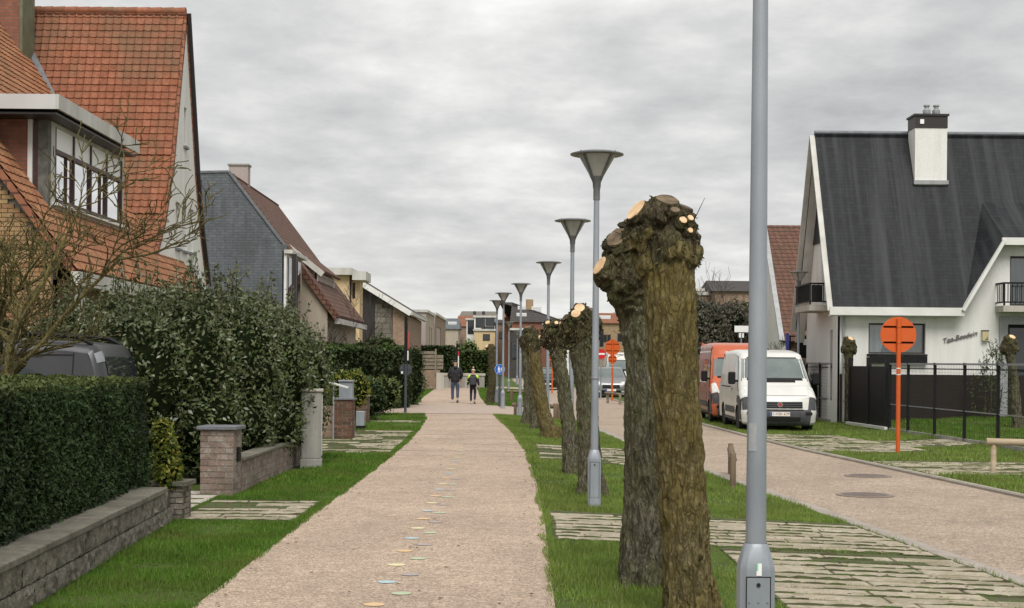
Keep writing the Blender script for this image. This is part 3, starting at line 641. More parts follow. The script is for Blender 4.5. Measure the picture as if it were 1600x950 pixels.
def bush(name, label, cat, base, lumps, n, size, aspect, mat, seed, zmin=0.02, stems=3, group=None, shoots=0, shoot_mat=None, top_mat=None, zsplit=None, spread=0.75, core=True):
    q = np.random.default_rng(seed); root = empty(name, base, 0, label, cat, group)
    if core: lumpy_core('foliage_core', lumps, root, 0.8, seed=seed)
    p, nn = lump_points(lumps, n, q, zmin)
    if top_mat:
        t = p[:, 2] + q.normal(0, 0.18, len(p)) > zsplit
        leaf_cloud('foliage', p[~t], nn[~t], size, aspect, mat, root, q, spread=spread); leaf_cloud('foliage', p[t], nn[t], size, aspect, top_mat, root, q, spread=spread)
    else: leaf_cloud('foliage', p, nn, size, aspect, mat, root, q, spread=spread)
    mb = MB()
    for i in range(stems):
        c, r = lumps[i % len(lumps)]
        mb.tube([(c[0] * 0.7, c[1] * 0.7, -0.02), (c[0] * 0.9, c[1] * 0.9, c[2] * 0.6), (c[0], c[1], c[2])], [0.03, 0.022, 0.01], 6)
    mb.build('stem', MATS['bark_thin'], root)
    if shoots:
        mb = MB(); Cs = []; Ns = []
        for i in range(shoots):
            c, r = lumps[q.integers(len(lumps))]; a = q.uniform(0, 6.28); k = q.uniform(0, 0.75)
            s = Vector((c[0] + math.cos(a) * r[0] * k, c[1] + math.sin(a) * r[1] * k, c[2] + r[2] * math.sqrt(1 - k * k) * 0.9))
            L = q.uniform(0.2, 0.6); e = s + Vector((q.normal(0, 0.12), q.normal(0, 0.12), L))
            mb.tube([s, s.lerp(e, 0.5) + Vector((q.normal(0, 0.03), 0, 0)), e], [0.006, 0.005, 0.003], 4, False)
            for t in np.linspace(0.1, 1, int(L / 0.035)): Cs.append(s.lerp(e, t) + Vector(q.normal(0, 0.02, 3))); Ns.append((math.cos(t * 40), math.sin(t * 40), 0.6))
        mb.build('shoot', MATS['bark_thin'], root)['kind'] = 'stuff'
        leaf_cloud('foliage', np.array(Cs), np.array(Ns), size * 1.05, aspect, shoot_mat or mat, root, q, spread=0.5)
    return root
def hedge(name, label, corners, h, z0, n, size, mat, seed, topmat=None, aspect=0.5, rough=0.06, group=None, lump=1.6, round_=0.12):
    # corners: the four plan corners in order, near edge first (a -> b), then back (c -> d)
    q = np.random.default_rng(seed); a, b, c, d = [Vector((p[0], p[1], 0)) for p in corners]; o = (a + b + c + d) / 4
    root = empty(name, (o.x, o.y, z0), 0, label, 'hedge', group)
    def pt(s, t): return a.lerp(b, s).lerp(d.lerp(c, s), t) - o
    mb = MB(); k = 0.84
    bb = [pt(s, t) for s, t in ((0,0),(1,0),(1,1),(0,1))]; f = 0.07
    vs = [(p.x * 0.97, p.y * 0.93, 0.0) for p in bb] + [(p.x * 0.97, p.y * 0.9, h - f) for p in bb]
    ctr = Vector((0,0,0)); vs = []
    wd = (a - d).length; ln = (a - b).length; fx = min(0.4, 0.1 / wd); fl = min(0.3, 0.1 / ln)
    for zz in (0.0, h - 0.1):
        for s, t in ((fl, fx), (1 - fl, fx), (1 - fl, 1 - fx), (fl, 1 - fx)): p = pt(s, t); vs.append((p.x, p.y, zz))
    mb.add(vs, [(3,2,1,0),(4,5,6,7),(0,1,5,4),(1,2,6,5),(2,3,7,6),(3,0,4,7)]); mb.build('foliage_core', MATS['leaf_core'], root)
    faces = [('n', (a - b).length * h), ('f', (c - d).length * h), ('l', (a - d).length * h), ('r', (b - c).length * h), ('t', (a - b).length * (a - d).length)]
    tot = sum(x[1] for x in faces); P_, N_, T_ = [], [], []
    dn = lambda u, v: Vector((v - u).normalized()).cross(Vector((0,0,1)))
    for nm, ar in faces:
        m = int(n * ar / tot); s = q.random(m); t = q.random(m); dep = q.random(m) ** 1.7 * 0.13
        for i in range(m):
            if nm == 't': p = pt(s[i], t[i]); p.z = h; nv = Vector((0,0,1))
            elif nm == 'n': p = pt(s[i], 0); p.z = h * t[i]; nv = dn(a, b)
            elif nm == 'f': p = pt(s[i], 1); p.z = h * t[i]; nv = dn(c, d)
            elif nm == 'l': p = pt(0, s[i]); p.z = h * t[i]; nv = dn(d, a)
            else: p = pt(1, s[i]); p.z = h * t[i]; nv = dn(b, c)
            w_ = noise.noise((p.x * lump, p.y * lump, p.z * lump + seed)) * rough + noise.noise((p.x * 6, p.y * 6, p.z * 6)) * rough * 0.6
            edge_ = max(0.0, p.z - (h - round_)) / round_ if nm != 't' else 0
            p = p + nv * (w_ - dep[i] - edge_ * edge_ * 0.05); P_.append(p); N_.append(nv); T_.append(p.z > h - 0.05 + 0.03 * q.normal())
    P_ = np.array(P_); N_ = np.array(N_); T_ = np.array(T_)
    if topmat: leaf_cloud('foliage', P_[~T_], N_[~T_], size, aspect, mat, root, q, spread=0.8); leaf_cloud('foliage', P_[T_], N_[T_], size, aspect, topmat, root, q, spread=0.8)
    else: leaf_cloud('foliage', P_, N_, size, aspect, mat, root, q, spread=0.8)
    return root
def bare_tree(name, label, base, h, seed, mat, spread=0.6, levels=5, r0=0.06, cat='tree', group=None, lean=(0,0), trunk_h=0.25, kids=(3, 4), twist=0.35, minr=0.0035, dirs=None, droop=0.0, shrink=(0.62, 0.82), up=0.25, first=(0.3, 0.42)):
    q = random.Random(seed); root = empty(name, base, 0, label, cat, group); tr = MB(); br = MB()
    def grow(p, d, L, r, lv, mb):
        pts = [p]; rad = [r]; n = 5 if lv < 3 else 4; c = Vector(p); dd = Vector(d)
        for i in range(n):
            dd = (dd + Vector((q.gauss(0, twist), q.gauss(0, twist), q.gauss(0, twist * 0.6) - droop)) * 0.35).normalized()
            c = c + dd * (L / n); pts.append(c.copy()); rad.append(max(minr, r * (1 - 0.4 * (i + 1) / n)))
        mb.tube(pts, rad, 8 if lv == 0 else (6 if lv == 1 else 4), lv == 0)
        if lv >= levels: return
        for k in range(q.randint(*kids)):
            i = q.randint(max(1, n - 2), n) if lv == 0 else q.randint(1, n)
            ax = Vector((q.gauss(0, 1), q.gauss(0, 1), q.gauss(0, 0.55) + up)).normalized()
            nd = (dd * (1 - spread) + ax * spread).normalized()
            if lv == 0 and dirs: nd = Vector(dirs[k % len(dirs)]).normalized()
            grow(pts[i], nd, L * q.uniform(*shrink) if lv else h * q.uniform(*first), rad[i] * q.uniform(0.55, 0.8), lv + 1, br)
    grow(Vector((0, 0, -0.05)), Vector((lean[0], lean[1], 1)).normalized(), h * trunk_h, r0, 0, tr)
    tr.build('trunk', MATS[mat], root, True); br.build('crown', MATS[mat], root, True); return root

# ------------------------------------------------------------------ pollard trees
def pollard(label, pts, rad, lumps, stubs, vox, mat, head_from, flakes=0, bark=0.016, seed=1, headmat='bark_head', base=None, group='pollard trees along the path', kink=1.0, sprigs=0):
    """pts: trunk axis in world space from the ground up; lumps: (offset from the top point, radius); stubs: (offset, direction, length, radius, fresh)"""
    q = random.Random(seed); base = Vector(pts[0]); root = empty('pollard_tree', base, 0, label, 'tree', group)
    P0 = [Vector(p) - base for p in pts]; top = P0[-1]
    mb = MB(); fine = []; fr = []
    for i in range(len(P0) - 1):
        for k in range(4): fine.append(P0[i].lerp(P0[i+1], k / 4)); fr.append(lerp(rad[i], rad[i+1], k / 4))
    fine.append(P0[-1]); fr.append(rad[-1]); fine[0] = fine[0] - Vector((0, 0, 0.08))
    mb.tube(fine, fr, 20)
    for k in range(5):                       # root flare
        a = k * 1.256 + q.uniform(-.3, .3); f = Vector((math.cos(a), math.sin(a), 0))
        mb.tube([P0[0] + f * rad[0] * 1.12 - Vector((0,0,0.06)), P0[0] + f * rad[0] * 0.55 + Vector((0,0,0.28))], [rad[0] * 0.38, rad[0] * 0.42], 10)
    def ico(c, r, sub=3):
        bm = bmesh.new(); bmesh.ops.create_icosphere(bm, subdivisions=sub, radius=1.0)
        mb.add([(c + v.co * r * (1 + 0.25 * noise.noise(v.co * 1.7 + c * 5))) for v in bm.verts], [tuple(v.index for v in f.verts) for f in bm.faces]); bm.free()
    for off, r in lumps: ico(top + Vector(off), r)
    for off, dr, L, r, fresh in stubs:
        s = top + Vector(off); dd = Vector(dr).normalized(); mb.tube([s - dd * L * 0.5, s + dd * L * 0.6, s + dd * L], [r * 1.15, r * 1.02, r], 14)
    tmp = mb.build('tmp', MATS[mat]); m = tmp.modifiers.new('r', 'REMESH'); m.mode = 'VOXEL'; m.voxel_size = vox
    me = evaluated(tmp, 'trunk'); bpy.data.objects.remove(tmp)
    n = len(me.vertices); co = np.empty(n * 3, np.float32); no = np.empty(n * 3, np.float32)
    me.vertices.foreach_get('co', co); me.vertices.foreach_get('normal', no); co = co.reshape(-1, 3); no = no.reshape(-1, 3)
    hf = head_from
    disp = np.empty(n)
    for i in range(n):
        x, y, z = co[i]; hd = min(1.0, max(0.0, (z - hf) / 0.35))
        x2 = x + 0.03 * noise.noise((x * 6, y * 6, z * 5)); 
        a = 1 - abs(noise.noise((x2 * 21 + seed, y * 21, z * 4.2))) * 3.2
        b = noise.noise((x * 44, y * 44, z * 12 + seed)); c = noise.noise((x * 4, y * 4, z * 2.5 + seed))
        h_ = 1 - abs(noise.noise((x * 11, y * 11, z * 10 + seed))) * 2.0; h2 = noise.noise((x * 30, y * 30, z * 26))
        disp[i] = bark * ((max(a, -1.3) * 0.9 + b * 0.5) * (1 - hd * 0.75) + hd * (h_ * 2.2 + h2 * 1.6)) + c * 0.018 * kink
    for off, dr, L, r, fresh in stubs:          # keep the saw cuts flat
        s = top + Vector(off) + Vector(dr).normalized() * L; dd = Vector(dr).normalized()
        rel = co - np.array(s); ax = rel @ np.array(dd); rd = np.linalg.norm(rel - ax[:, None] * np.array(dd), axis=1)
        disp[(np.abs(ax) < 0.02) & (rd < r * 1.1)] = 0.0
    co = co + no * disp[:, None]; me.vertices.foreach_set('co', co.astype(np.float32).ravel()); me.materials.clear()
    me.materials.append(MATS[mat]); me.materials.append(MATS[headmat])
    pc = np.empty(len(me.polygons) * 3, np.float32); me.polygons.foreach_get('center', pc); pz = pc.reshape(-1, 3)[:, 2]
    lim = hf + 0.1 + 0.25 * np.array([noise.noise((p[0] * 7, p[1] * 7, p[2] * 4)) for p in pc.reshape(-1, 3)])
    me.polygons.foreach_set('material_index', (pz > lim).astype(np.int32)); me.polygons.foreach_set('use_smooth', [True] * len(me.polygons)); me.update()
    link('trunk', me, root)
    for off, dr, L, r, fresh in stubs:
        s = top + Vector(off); dd = Vector(dr).normalized(); mb = MB(); e = s + dd * (L + 0.004)
        rr = dd.cross(Vector((0.3, 0.2, 1))).normalized(); uu = dd.cross(rr); k = 18
        ring = [e + (rr * math.cos(2*math.pi*i/k) + uu * math.sin(2*math.pi*i/k)) * r * (0.9 + 0.12 * noise.noise((i * 0.9, L * 30, r * 50))) for i in range(k)]
        mb.add([p for p in ring] + [p - dd * 0.03 for p in ring], [tuple(range(k))] + [(i, (i+1) % k, k + (i+1) % k, k + i) for i in range(k)])
        mb.build('cut_face', MATS['cut_wood' if fresh else 'cut_old'], root)
    if flakes:
        qn = np.random.default_rng(seed); idx = np.where(co[:, 2] > hf - 0.05)[0]
        if len(idx):
            sel = qn.choice(idx, flakes)
            for off, dr, L, r, fresh in stubs:
                ce = np.array(top + Vector(off) + Vector(dr).normalized() * L); sel = sel[np.linalg.norm(co[sel] - ce, axis=1) > r * 1.35]
            C = co[sel] + no[sel] * 0.008
            fl_ = leaf_cloud('bark_flake', C, no[sel], 0.036 if vox < 0.0135 else 0.075, 0.42, MATS['flake'], root, qn, droop=0.2, fold=0.9, spread=0.35); fl_['kind'] = 'stuff'
    if sprigs:
        mb = MB()
        for i in range(sprigs):
            o_ = top + Vector((q.uniform(-.2, .2), q.uniform(-.1, .1), q.uniform(-.1, .15))); a = Vector((q.gauss(0, 1), q.gauss(0, .5), q.gauss(0.5, .5))).normalized()
            mb.tube([o_, o_ + a * 0.17, o_ + a * q.uniform(0.2, 0.26) + Vector((0.01, 0, 0.02))], [0.004, 0.003, 0.0015], 4)
        mb.build('sprig', MATS['bark_thin'], root)['kind'] = 'stuff'
    return root
M_leaf('flake', [(0.03,0.024,0.014),(0.06,0.05,0.026),(0.085,0.085,0.032),(0.11,0.085,0.055),(0.045,0.05,0.02)], 0.85, 0.15, 0.0)

# the two nearest trees, read off the picture
D1, D2 = 9.9, 11.55
b1 = P(1077, 968, -0.03); b2 = P(1010, 914, -0.02)
t1 = [Vector((b1.x, D1, gz(b1.x, D1))), A(1071, 850, D1), A(1064, 720, D1), A(1055, 600, D1), A(1048, 500, D1), A(1044, 400, D1)]
pollard('nearest pollard tree, ochre lichen on its leaning trunk, fresh cuts high up', t1, [0.165, 0.158, 0.150, 0.155, 0.165, 0.16],
        [((-0.08,0.02,-0.02),0.15),((0.06,0.0,0.02),0.155),((-0.02,0.05,0.13),0.15),((0.08,0.02,0.12),0.12),((-0.14,0.0,0.12),0.13),((0.0,-0.08,0.05),0.12),((-0.1,-0.04,0.24),0.11)],
        [((-0.03,0.02,0.27),(0.15,-0.5,0.9),0.12,0.085,0),((-0.1,0,0.2),(-0.75,-0.35,0.62),0.17,0.085,1),((0.07,0.02,0.22),(0.35,-0.25,0.9),0.12,0.06,0),
         ((0.05,-0.08,0.18),(0.35,-0.8,0.55),0.09,0.030,1),((0.10,-0.07,0.2),(0.45,-0.8,0.6),0.08,0.024,1),((0.1,-0.08,0.13),(0.4,-0.9,0.4),0.08,0.02,1),
         ((0.02,-0.1,0.23),(0.1,-0.6,0.8),0.08,0.035,0),((0.13,0,0.12),(0.8,-0.4,0.5),0.07,0.035,0)],
        0.0095, 'bark_ochre', 2.4, 300, 0.017, 3, sprigs=9)
t2 = [Vector((b2.x, D2, gz(b2.x, D2))), A(1011, 800, D2), A(1012, 680, D2), A(1014, 580, D2), A(1006, 490, D2), A(996, 430, D2)]
pollard('second pollard tree, dark grey bark and wide knotted head, fresh cut at its side', t2, [0.195, 0.175, 0.168, 0.172, 0.19, 0.2],
        [((-0.08,-0.04,0.0),0.19),((0.08,-0.02,0.02),0.18),((-0.10,-0.06,-0.12),0.12),((-0.02,0,0.16),0.16),((0.12,0,0.15),0.14),((-0.12,0,0.14),0.12),((0.02,-0.1,0.06),0.13)],
        [((-0.2,-0.1,-0.0),(-0.75,-0.3,0.45),0.13,0.085,1),((-0.1,-0.05,0.2),(-0.5,-0.6,0.6),0.14,0.1,0),((0.0,-0.08,0.22),(0.15,-0.7,0.7),0.13,0.1,0),
         ((0.1,0,0.26),(0.3,-0.3,0.9),0.14,0.09,0),((-0.02,0.02,0.28),(-0.15,-0.25,0.95),0.16,0.075,0)],
        0.0105, 'bark_grey', 1.95, 380, 0.018, 9, sprigs=6)
def mid_pollard(label, bx, by, path_px, rad, D, lumps, stubs, vox, mat, seed, z=-0.06, flakes=420, hs=0.72):
    b = P(bx, by, z); pts = [Vector((b.x, D, gz(b.x, D)))] + [A(x, y, D) for x, y in path_px]
    return pollard(label, pts, rad, [((a_[0] * hs, a_[1] * hs, a_[2] * hs), r_ * hs) for a_, r_ in lumps], [(tuple(c_ * hs for c_ in s_[0]), s_[1], s_[2], s_[3], s_[4]) for s_ in stubs], vox, mat, pts[-1].z - pts[0].z - 0.3, flakes, 0.018, seed, base=None)
HL = [((-0.12,0,-0.02),0.17),((0.12,0,0.0),0.18),((0.02,0.02,0.12),0.17),((-0.06,-0.08,0.06),0.15),((0.16,-0.03,-0.12),0.14),((-0.17,0,-0.1),0.13)]
mid_pollard('third pollard tree just behind the second lamp post, two pale cuts on top', 921, 772, [(921,700),(916,620),(911,560),(908,510)], [0.165,0.135,0.13,0.145,0.18], 19.3,
    [((x*1.2, y, z), r*1.1) for (x, y, z), r in HL],
    [((-0.02,-0.05,0.22),(-0.1,-0.75,0.6),0.13,0.075,1),((-0.05,-0.06,0.1),(-0.25,-0.8,0.55),0.17,0.07,1),((-0.2,0,0.08),(-0.7,-0.4,0.6),0.1,0.05,0),((0.14,0,0.15),(0.5,-0.3,0.8),0.12,0.08,0)], 0.016, 'bark_grey', 21)
mid_pollard('fourth pollard tree, slim leaning trunk with several small pale cuts', 893, 742, [(889,670),(881,610),(873,560),(867,525)], [0.14,0.105,0.1,0.105,0.13], 22.6, HL,
    [((-0.12,-0.08,0.18),(-0.3,-0.6,0.75),0.1,0.04,1),((0.02,-0.1,0.2),(0.05,-0.7,0.7),0.08,0.035,1),((0.09,-0.1,0.2),(0.15,-0.75,0.65),0.08,0.035,1),((0.17,-0.08,0.14),(0.4,-0.7,0.6),0.1,0.055,1),((0.2,-0.08,0.0),(0.5,-0.8,0.2),0.08,0.05,1)], 0.018, 'bark_grey', 22)
mid_pollard('fifth pollard tree leaning steeply, mossy trunk beside the third lamp post', 858, 682, [(848,640),(840,590),(834,550),(829,530)], [0.2,0.15,0.135,0.14,0.16], 33.5, HL,
    [((0.2,-0.05,0.0),(0.6,-0.7,0.3),0.12,0.06,1),((0.22,-0.05,-0.14),(0.7,-0.6,0.1),0.1,0.055,1),((-0.05,0,0.2),(-0.2,-0.3,0.9),0.14,0.08,0)], 0.024, 'bark_ochre', 23, flakes=160)
mid_pollard('sixth pollard tree, upright brown trunk half hidden behind the leaning one', 840, 670, [(838,630),(836,590),(834,555),(832,530)], [0.22,0.17,0.16,0.17,0.19], 37.5, HL, [((0,0,0.2),(0.1,-0.4,0.9),0.12,0.08,0)], 0.028, 'bark_grey', 24, flakes=120)
mid_pollard('seventh pollard tree, upright brown trunk nearest the log barrier', 827, 664, [(827,630),(826,590),(825,555),(824,532)], [0.2,0.15,0.14,0.15,0.17], 40.5, HL, [((0,0,0.2),(-0.2,-0.4,0.9),0.12,0.07,0)], 0.03, 'bark_grey', 25, flakes=120)
mid_pollard('slim dark pollard tree left of the distant lamp posts', 769, 623, [(769,600),(769,575),(768,555),(766,545)], [0.17,0.15,0.14,0.15,0.16], 59.5, [((0.05,0,0.02),0.2),((-0.08,0,-0.05),0.15),((0.1,0,0.1),0.14)],
    [((-0.1,-0.05,0.05),(-0.6,-0.5,0.6),0.12,0.09,1)], 0.035, 'bark_head', 26, 0, flakes=0)
for lb, x0, y0, pp, rr, D, sd in (('pollard tree rising beside the black gate post, pale cut on top', 1328, 640, [(1327,600),(1326,570),(1326,548)], [0.12,0.1,0.11,0.13], 43.3, 31),
        ('leaning pollard tree in the lawn behind the mesh fence', 1590, 640, [(1586,600),(1581,570),(1577,548)], [0.13,0.1,0.1,0.12], 38.0, 32)):
    b = A(x0, y0, D); pts = [Vector((b.x, D, 0.1))] + [A(x, y, D) for x, y in pp]
    pollard(lb, pts, rr, [((-0.08,0,0.05),0.15),((0.08,0,0.05),0.15),((0,0,0.2),0.16),((-0.05,-.05,0.3),0.1)], [((0.02,-0.05,0.28),(0.2,-0.6,0.8),0.1,0.09,1),((-0.08,0,0.22),(-0.5,-0.4,0.6),0.1,0.06,0)], 0.028, 'bark_head' if sd == 31 else 'bark_grey', pts[-1].z - 0.1 - 0.15, 80, 0.018, sd, group='pollard trees behind the fence')

# ------------------------------------------------------------------ hedges, shrubs and bare trees of the near left
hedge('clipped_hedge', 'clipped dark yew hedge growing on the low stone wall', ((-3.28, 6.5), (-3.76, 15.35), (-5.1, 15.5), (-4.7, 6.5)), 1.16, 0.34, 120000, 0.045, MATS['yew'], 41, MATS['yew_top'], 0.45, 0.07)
lb = P(268, 752, 0.4)
bush('golden_shrub', 'small golden leaved shrub at the end of the clipped hedge', 'shrub', (-3.66, 15.6, 0.3), [((0.03,0.02,0.3),(0.13,0.25,0.32)),((-0.02,0,0.58),(0.12,0.2,0.2)),((0.05,0,0.2),(0.14,0.2,0.25))], 2600, 0.05, 0.5, MATS['yellow_leaf'], 42)
LB = [((-1.35,0.1,1.15),(0.85,0.8,1.1)),((-0.75,-0.35,1.3),(0.8,0.75,1.15)),((-0.35,0.6,1.45),(0.85,0.9,1.2)),((0.05,1.9,1.45),(0.9,1.1,1.2)),((0.35,3.3,1.35),(0.85,1.1,1.2)),((0.55,4.6,1.25),(0.8,1.0,1.15)),
      ((-1.1,0.9,1.9),(0.9,0.9,0.8)),((-0.5,1.6,2.1),(0.8,0.9,0.75)),((0.0,3.0,2.05),(0.8,1.0,0.75)),((0.3,4.5,1.95),(0.7,0.9,0.7)),((-1.9,0.7,1.5),(0.7,0.7,0.95)),((0.1,0.3,0.7),(0.55,0.7,0.7)),((0.35,1.4,0.75),(0.55,0.9,0.6)),((0.6,2.8,0.7),(0.5,0.9,0.55)),((0.7,4.2,0.7),(0.5,0.8,0.6))]
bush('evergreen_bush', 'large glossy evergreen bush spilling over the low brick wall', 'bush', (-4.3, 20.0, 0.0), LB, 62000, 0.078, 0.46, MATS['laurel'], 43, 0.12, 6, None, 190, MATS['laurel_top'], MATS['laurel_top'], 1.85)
bare_tree('bare_tree', 'bare lichen covered garden tree behind the clipped hedge', (-4.78, 13.55, 0.3), 4.5, 52, 'bark_twig', 0.46, 5, 0.07, lean=(0.16, 0.0), trunk_h=0.36, kids=(3, 4), twist=0.8,
          dirs=[(-0.4,0.2,0.9),(0.08,-0.1,1.0),(-0.2,-0.3,1.1),(0.16,0.2,0.8)], shrink=(0.5, 0.72), minr=0.0048, up=0.75, first=(0.24, 0.34))
bare_tree('bare_tree', 'second bare lichen covered tree at the left picture edge', (-5.3, 14.4, 0.3), 4.7, 77, 'bark_twig', 0.46, 5, 0.075, lean=(0.1, 0.0), trunk_h=0.36, kids=(3, 4), twist=0.8,
          dirs=[(0.1,0.2,0.95),(0.45,-0.1,0.8),(-0.35,-0.3,0.9),(0.25,0.1,1.0)], shrink=(0.5, 0.72), minr=0.0048, up=0.75, first=(0.24, 0.34))
# ------------------------------------------------------------------ low walls and pillars
def rough_block(w, h, t, mat, seed, amp=0.018):
    q = random.Random(seed); mb = MB(); nx, nz = 14, 6; vs = []; fs = []
    for j in range(nz + 1):
        for i in range(nx + 1):
            e = 0.5 if i in (0, nx) or j in (0, nz) else 1
            vs.append((w * i / nx, -t - (e * amp * (0.5 + 1.0 * noise.noise((i * 0.5 + seed * 3.1, j * 0.6, seed)) + 0.6 * noise.noise((i * 1.3 + seed * 3.1, j * 1.4, seed)))), h * j / nz))
    for j in range(nz):
        for i in range(nx): a = j * (nx + 1) + i; fs.append((a, a + 1, a + nx + 2, a + nx + 1))
    b = len(vs); vs += [(0,0,0),(w,0,0),(w,0,h),(0,0,h)]; k = nx + 1
    fs += [(b+1,b,b+3,b+2), tuple([b] + list(range(0, k * (nz + 1), k))[::1] + [b+3]), tuple([b+2] + list(range(nx, k * (nz + 1), k))[::-1] + [b+1]),
           tuple([b, b+1] + list(range(nx, -1, -1))), tuple([b+3] + list(range(k * nz, k * nz + k)) + [b+2])]
    return mb.add(vs, fs).mesh('stone_block', mat, 50)
a = Vector((-3.04, 6.0, 0)); b = Vector((-3.53, 15.45, 0)); dv = (b - a); Lw = dv.length; dv.normalize(); ang = math.atan2(dv.y, dv.x)
wl = empty('garden_wall', a, ang, 'low split stone retaining wall with coping under the clipped hedge', 'wall')
MB().box((0, 0.03, -0.1), (Lw, 0.34, 0.335)).build('core', MATS['mortar_dark'], wl)
bms = [rough_block(0.58, 0.163, 0.0, MATS['split_stone'], s, 0.026) for s in range(6)]
for row in range(2):
    x = -0.3 * row
    i = 0
    while x < Lw - 0.58:
        if x >= 0: link('stone_block', bms[rnd.randrange(6)], wl, (x, rnd.uniform(0, 0.008), 0.0 + row * 0.172))
        x += 0.59; i += 1
cop = MB().box((0, -0.03, 0), (0.986, 0.36, 0.052)).mesh('coping_slab', MATS['coping'])
for k in range(int(Lw)):
    o = link('coping_slab', cop, wl, (k * 0.99 + 0.1, rnd.uniform(-0.005, 0.005), 0.343 + rnd.uniform(0, 0.003)))
    bv = o.modifiers.new('bevel', 'BEVEL'); bv.width = 0.008; bv.segments = 2

def brick_mesh(w, d, h, mat): return MB().box((-w/2, -d/2, -h/2), (w/2, d/2, h/2)).mesh('brick', mat)
def bricks_box(parent, x0, x1, y0, y1, z0, z1, mat, mort, cw=0.2, ch=0.065, th=0.09, sides='NESW', seed=1):
    """a small wall of single bricks round a mortar core, in the parent's space"""
    q = random.Random(seed); rec = 0.007
    MB().box((x0 + rec, y0 + rec, z0 - 0.06), (x1 - rec, y1 - rec, z1 - 0.002)).build('mortar_core', mort, parent)
    n = max(1, round((z1 - z0) / (ch + 0.011))); hh = (z1 - z0) / n; cache = {}
    def put(cx, cy, cz, w, d):
        k = (round(w, 3), round(d, 3))
        if k not in cache: cache[k] = brick_mesh(w, d, hh - 0.011, mat)
        link('brick', cache[k], parent, (cx + q.uniform(-.002, .002), cy + q.uniform(-.002, .002), cz), (0, 0, q.uniform(-.006, .006)))
    for r in range(n):
        cz = z0 + (r + 0.5) * hh
        for sd in sides:
            hor = sd in 'NS'; a0, a1 = (x0, x1) if hor else (y0, y1)
            if not hor: a0, a1 = a0 + th, a1 - th
            L = a1 - a0
            if L < 0.06: continue
            m = max(1, round(L / (cw + 0.011))); bw = L / m; cuts = [a0]
            if r % 2: cuts += [a0 + bw * (i + 0.5) for i in range(m)]
            else: cuts += [a0 + bw * (i + 1) for i in range(m - 1)]
            cuts.append(a1)
            for c0, c1 in zip(cuts[:-1], cuts[1:]):
                w = c1 - c0 - 0.011
                if w < 0.02: continue
                if sd == 'S': put((c0+c1)/2, y0 + th/2, cz, w, th)
                if sd == 'N': put((c0+c1)/2, y1 - th/2, cz, w, th)
                if sd == 'E': put(x1 - th/2, (c0+c1)/2, cz, th, w)
                if sd == 'W': put(x0 + th/2, (c0+c1)/2, cz, th, w)
def cap(parent, x0, x1, y0, y1, z, t, mat, name='cap'): MB().box((x0, y0, z), (x1, y1, z + t)).build(name, mat, parent, False, 0.006)
wt = MATS['brick_pillar']; wd_ = MATS['brick_pillar_dark']
pe = empty('end_pillar', (-3.56, 15.72, 0), R(-3), 'short weathered brick pillar ending the stone wall', 'pillar')
bricks_box(pe, -0.2, 0.13, -0.2, 0.14, 0, 0.36, MATS['split_stone'], MATS['mortar_dark'], ch=0.05, sides='SEN', seed=2); cap(pe, -0.24, 0.17, -0.24, 0.18, 0.362, 0.05, MATS['coping'])
p = P(340, 775, 0)
pil = empty('brick_pillar', (p.x, p.y + 0.2, 0), R(-4), 'weathered brick gate pillar with dark cap in front of the evergreen bush', 'pillar')
bricks_box(pil, -0.215, 0.215, -0.2, 0.2, 0, 0.82, wt, MATS['mortar'], seed=3); cap(pil, -0.25, 0.25, -0.24, 0.24, 0.822, 0.045, MATS['lead'])
MB().box((0.218, -0.08, 0.42), (0.25, 0.02, 0.60)).build('doorbell_box', MATS['black'], pil)
q0, q1 = Vector((p.x + 0.13, p.y + 0.45, 0)), Vector((-3.5, 24.4, 0)); dv = q1 - q0
lw = empty('brick_wall', q0, math.atan2(dv.y, dv.x), 'low pale brick wall running from the gate pillar under the bush', 'wall')
bricks_box(lw, 0, dv.length, -0.09, 0.13, 0, 0.40, wt, MATS['mortar'], sides='SE', seed=4); 
for k in range(int(dv.length / 0.5)): cap(lw, k * 0.5 + 0.003, k * 0.5 + 0.497, -0.11, 0.15, 0.402, 0.04, MATS['coping'], 'coping_slab')
p = P(484, 732, 0)
uc = empty('utility_column', (p.x, p.y + 0.17, 0), R(6), 'tall stained concrete utility column beside the evergreen bush', 'utility column')
MB().box((-0.17, -0.17, -0.05), (0.17, 0.17, 0.15)).build('plinth', MATS['concrete'], uc, False, 0.01)
mb = MB().box((-0.155, -0.155, 0.152), (0.155, 0.155, 1.2)); mb.build('shaft', MATS['concrete'], uc, False, 0.012)
MB().box((-0.18, -0.18, 1.202), (0.18, 0.18, 1.245)).build('cap', MATS['concrete_pale'], uc, False, 0.008)
MB().box((0.157, -0.13, 0.2), (0.168, 0.13, 1.15)).build('door', MATS['off_white'], uc); MB().box((0.169, -0.09, 0.58), (0.18, -0.06, 0.7)).build('handle', MATS['black'], uc)
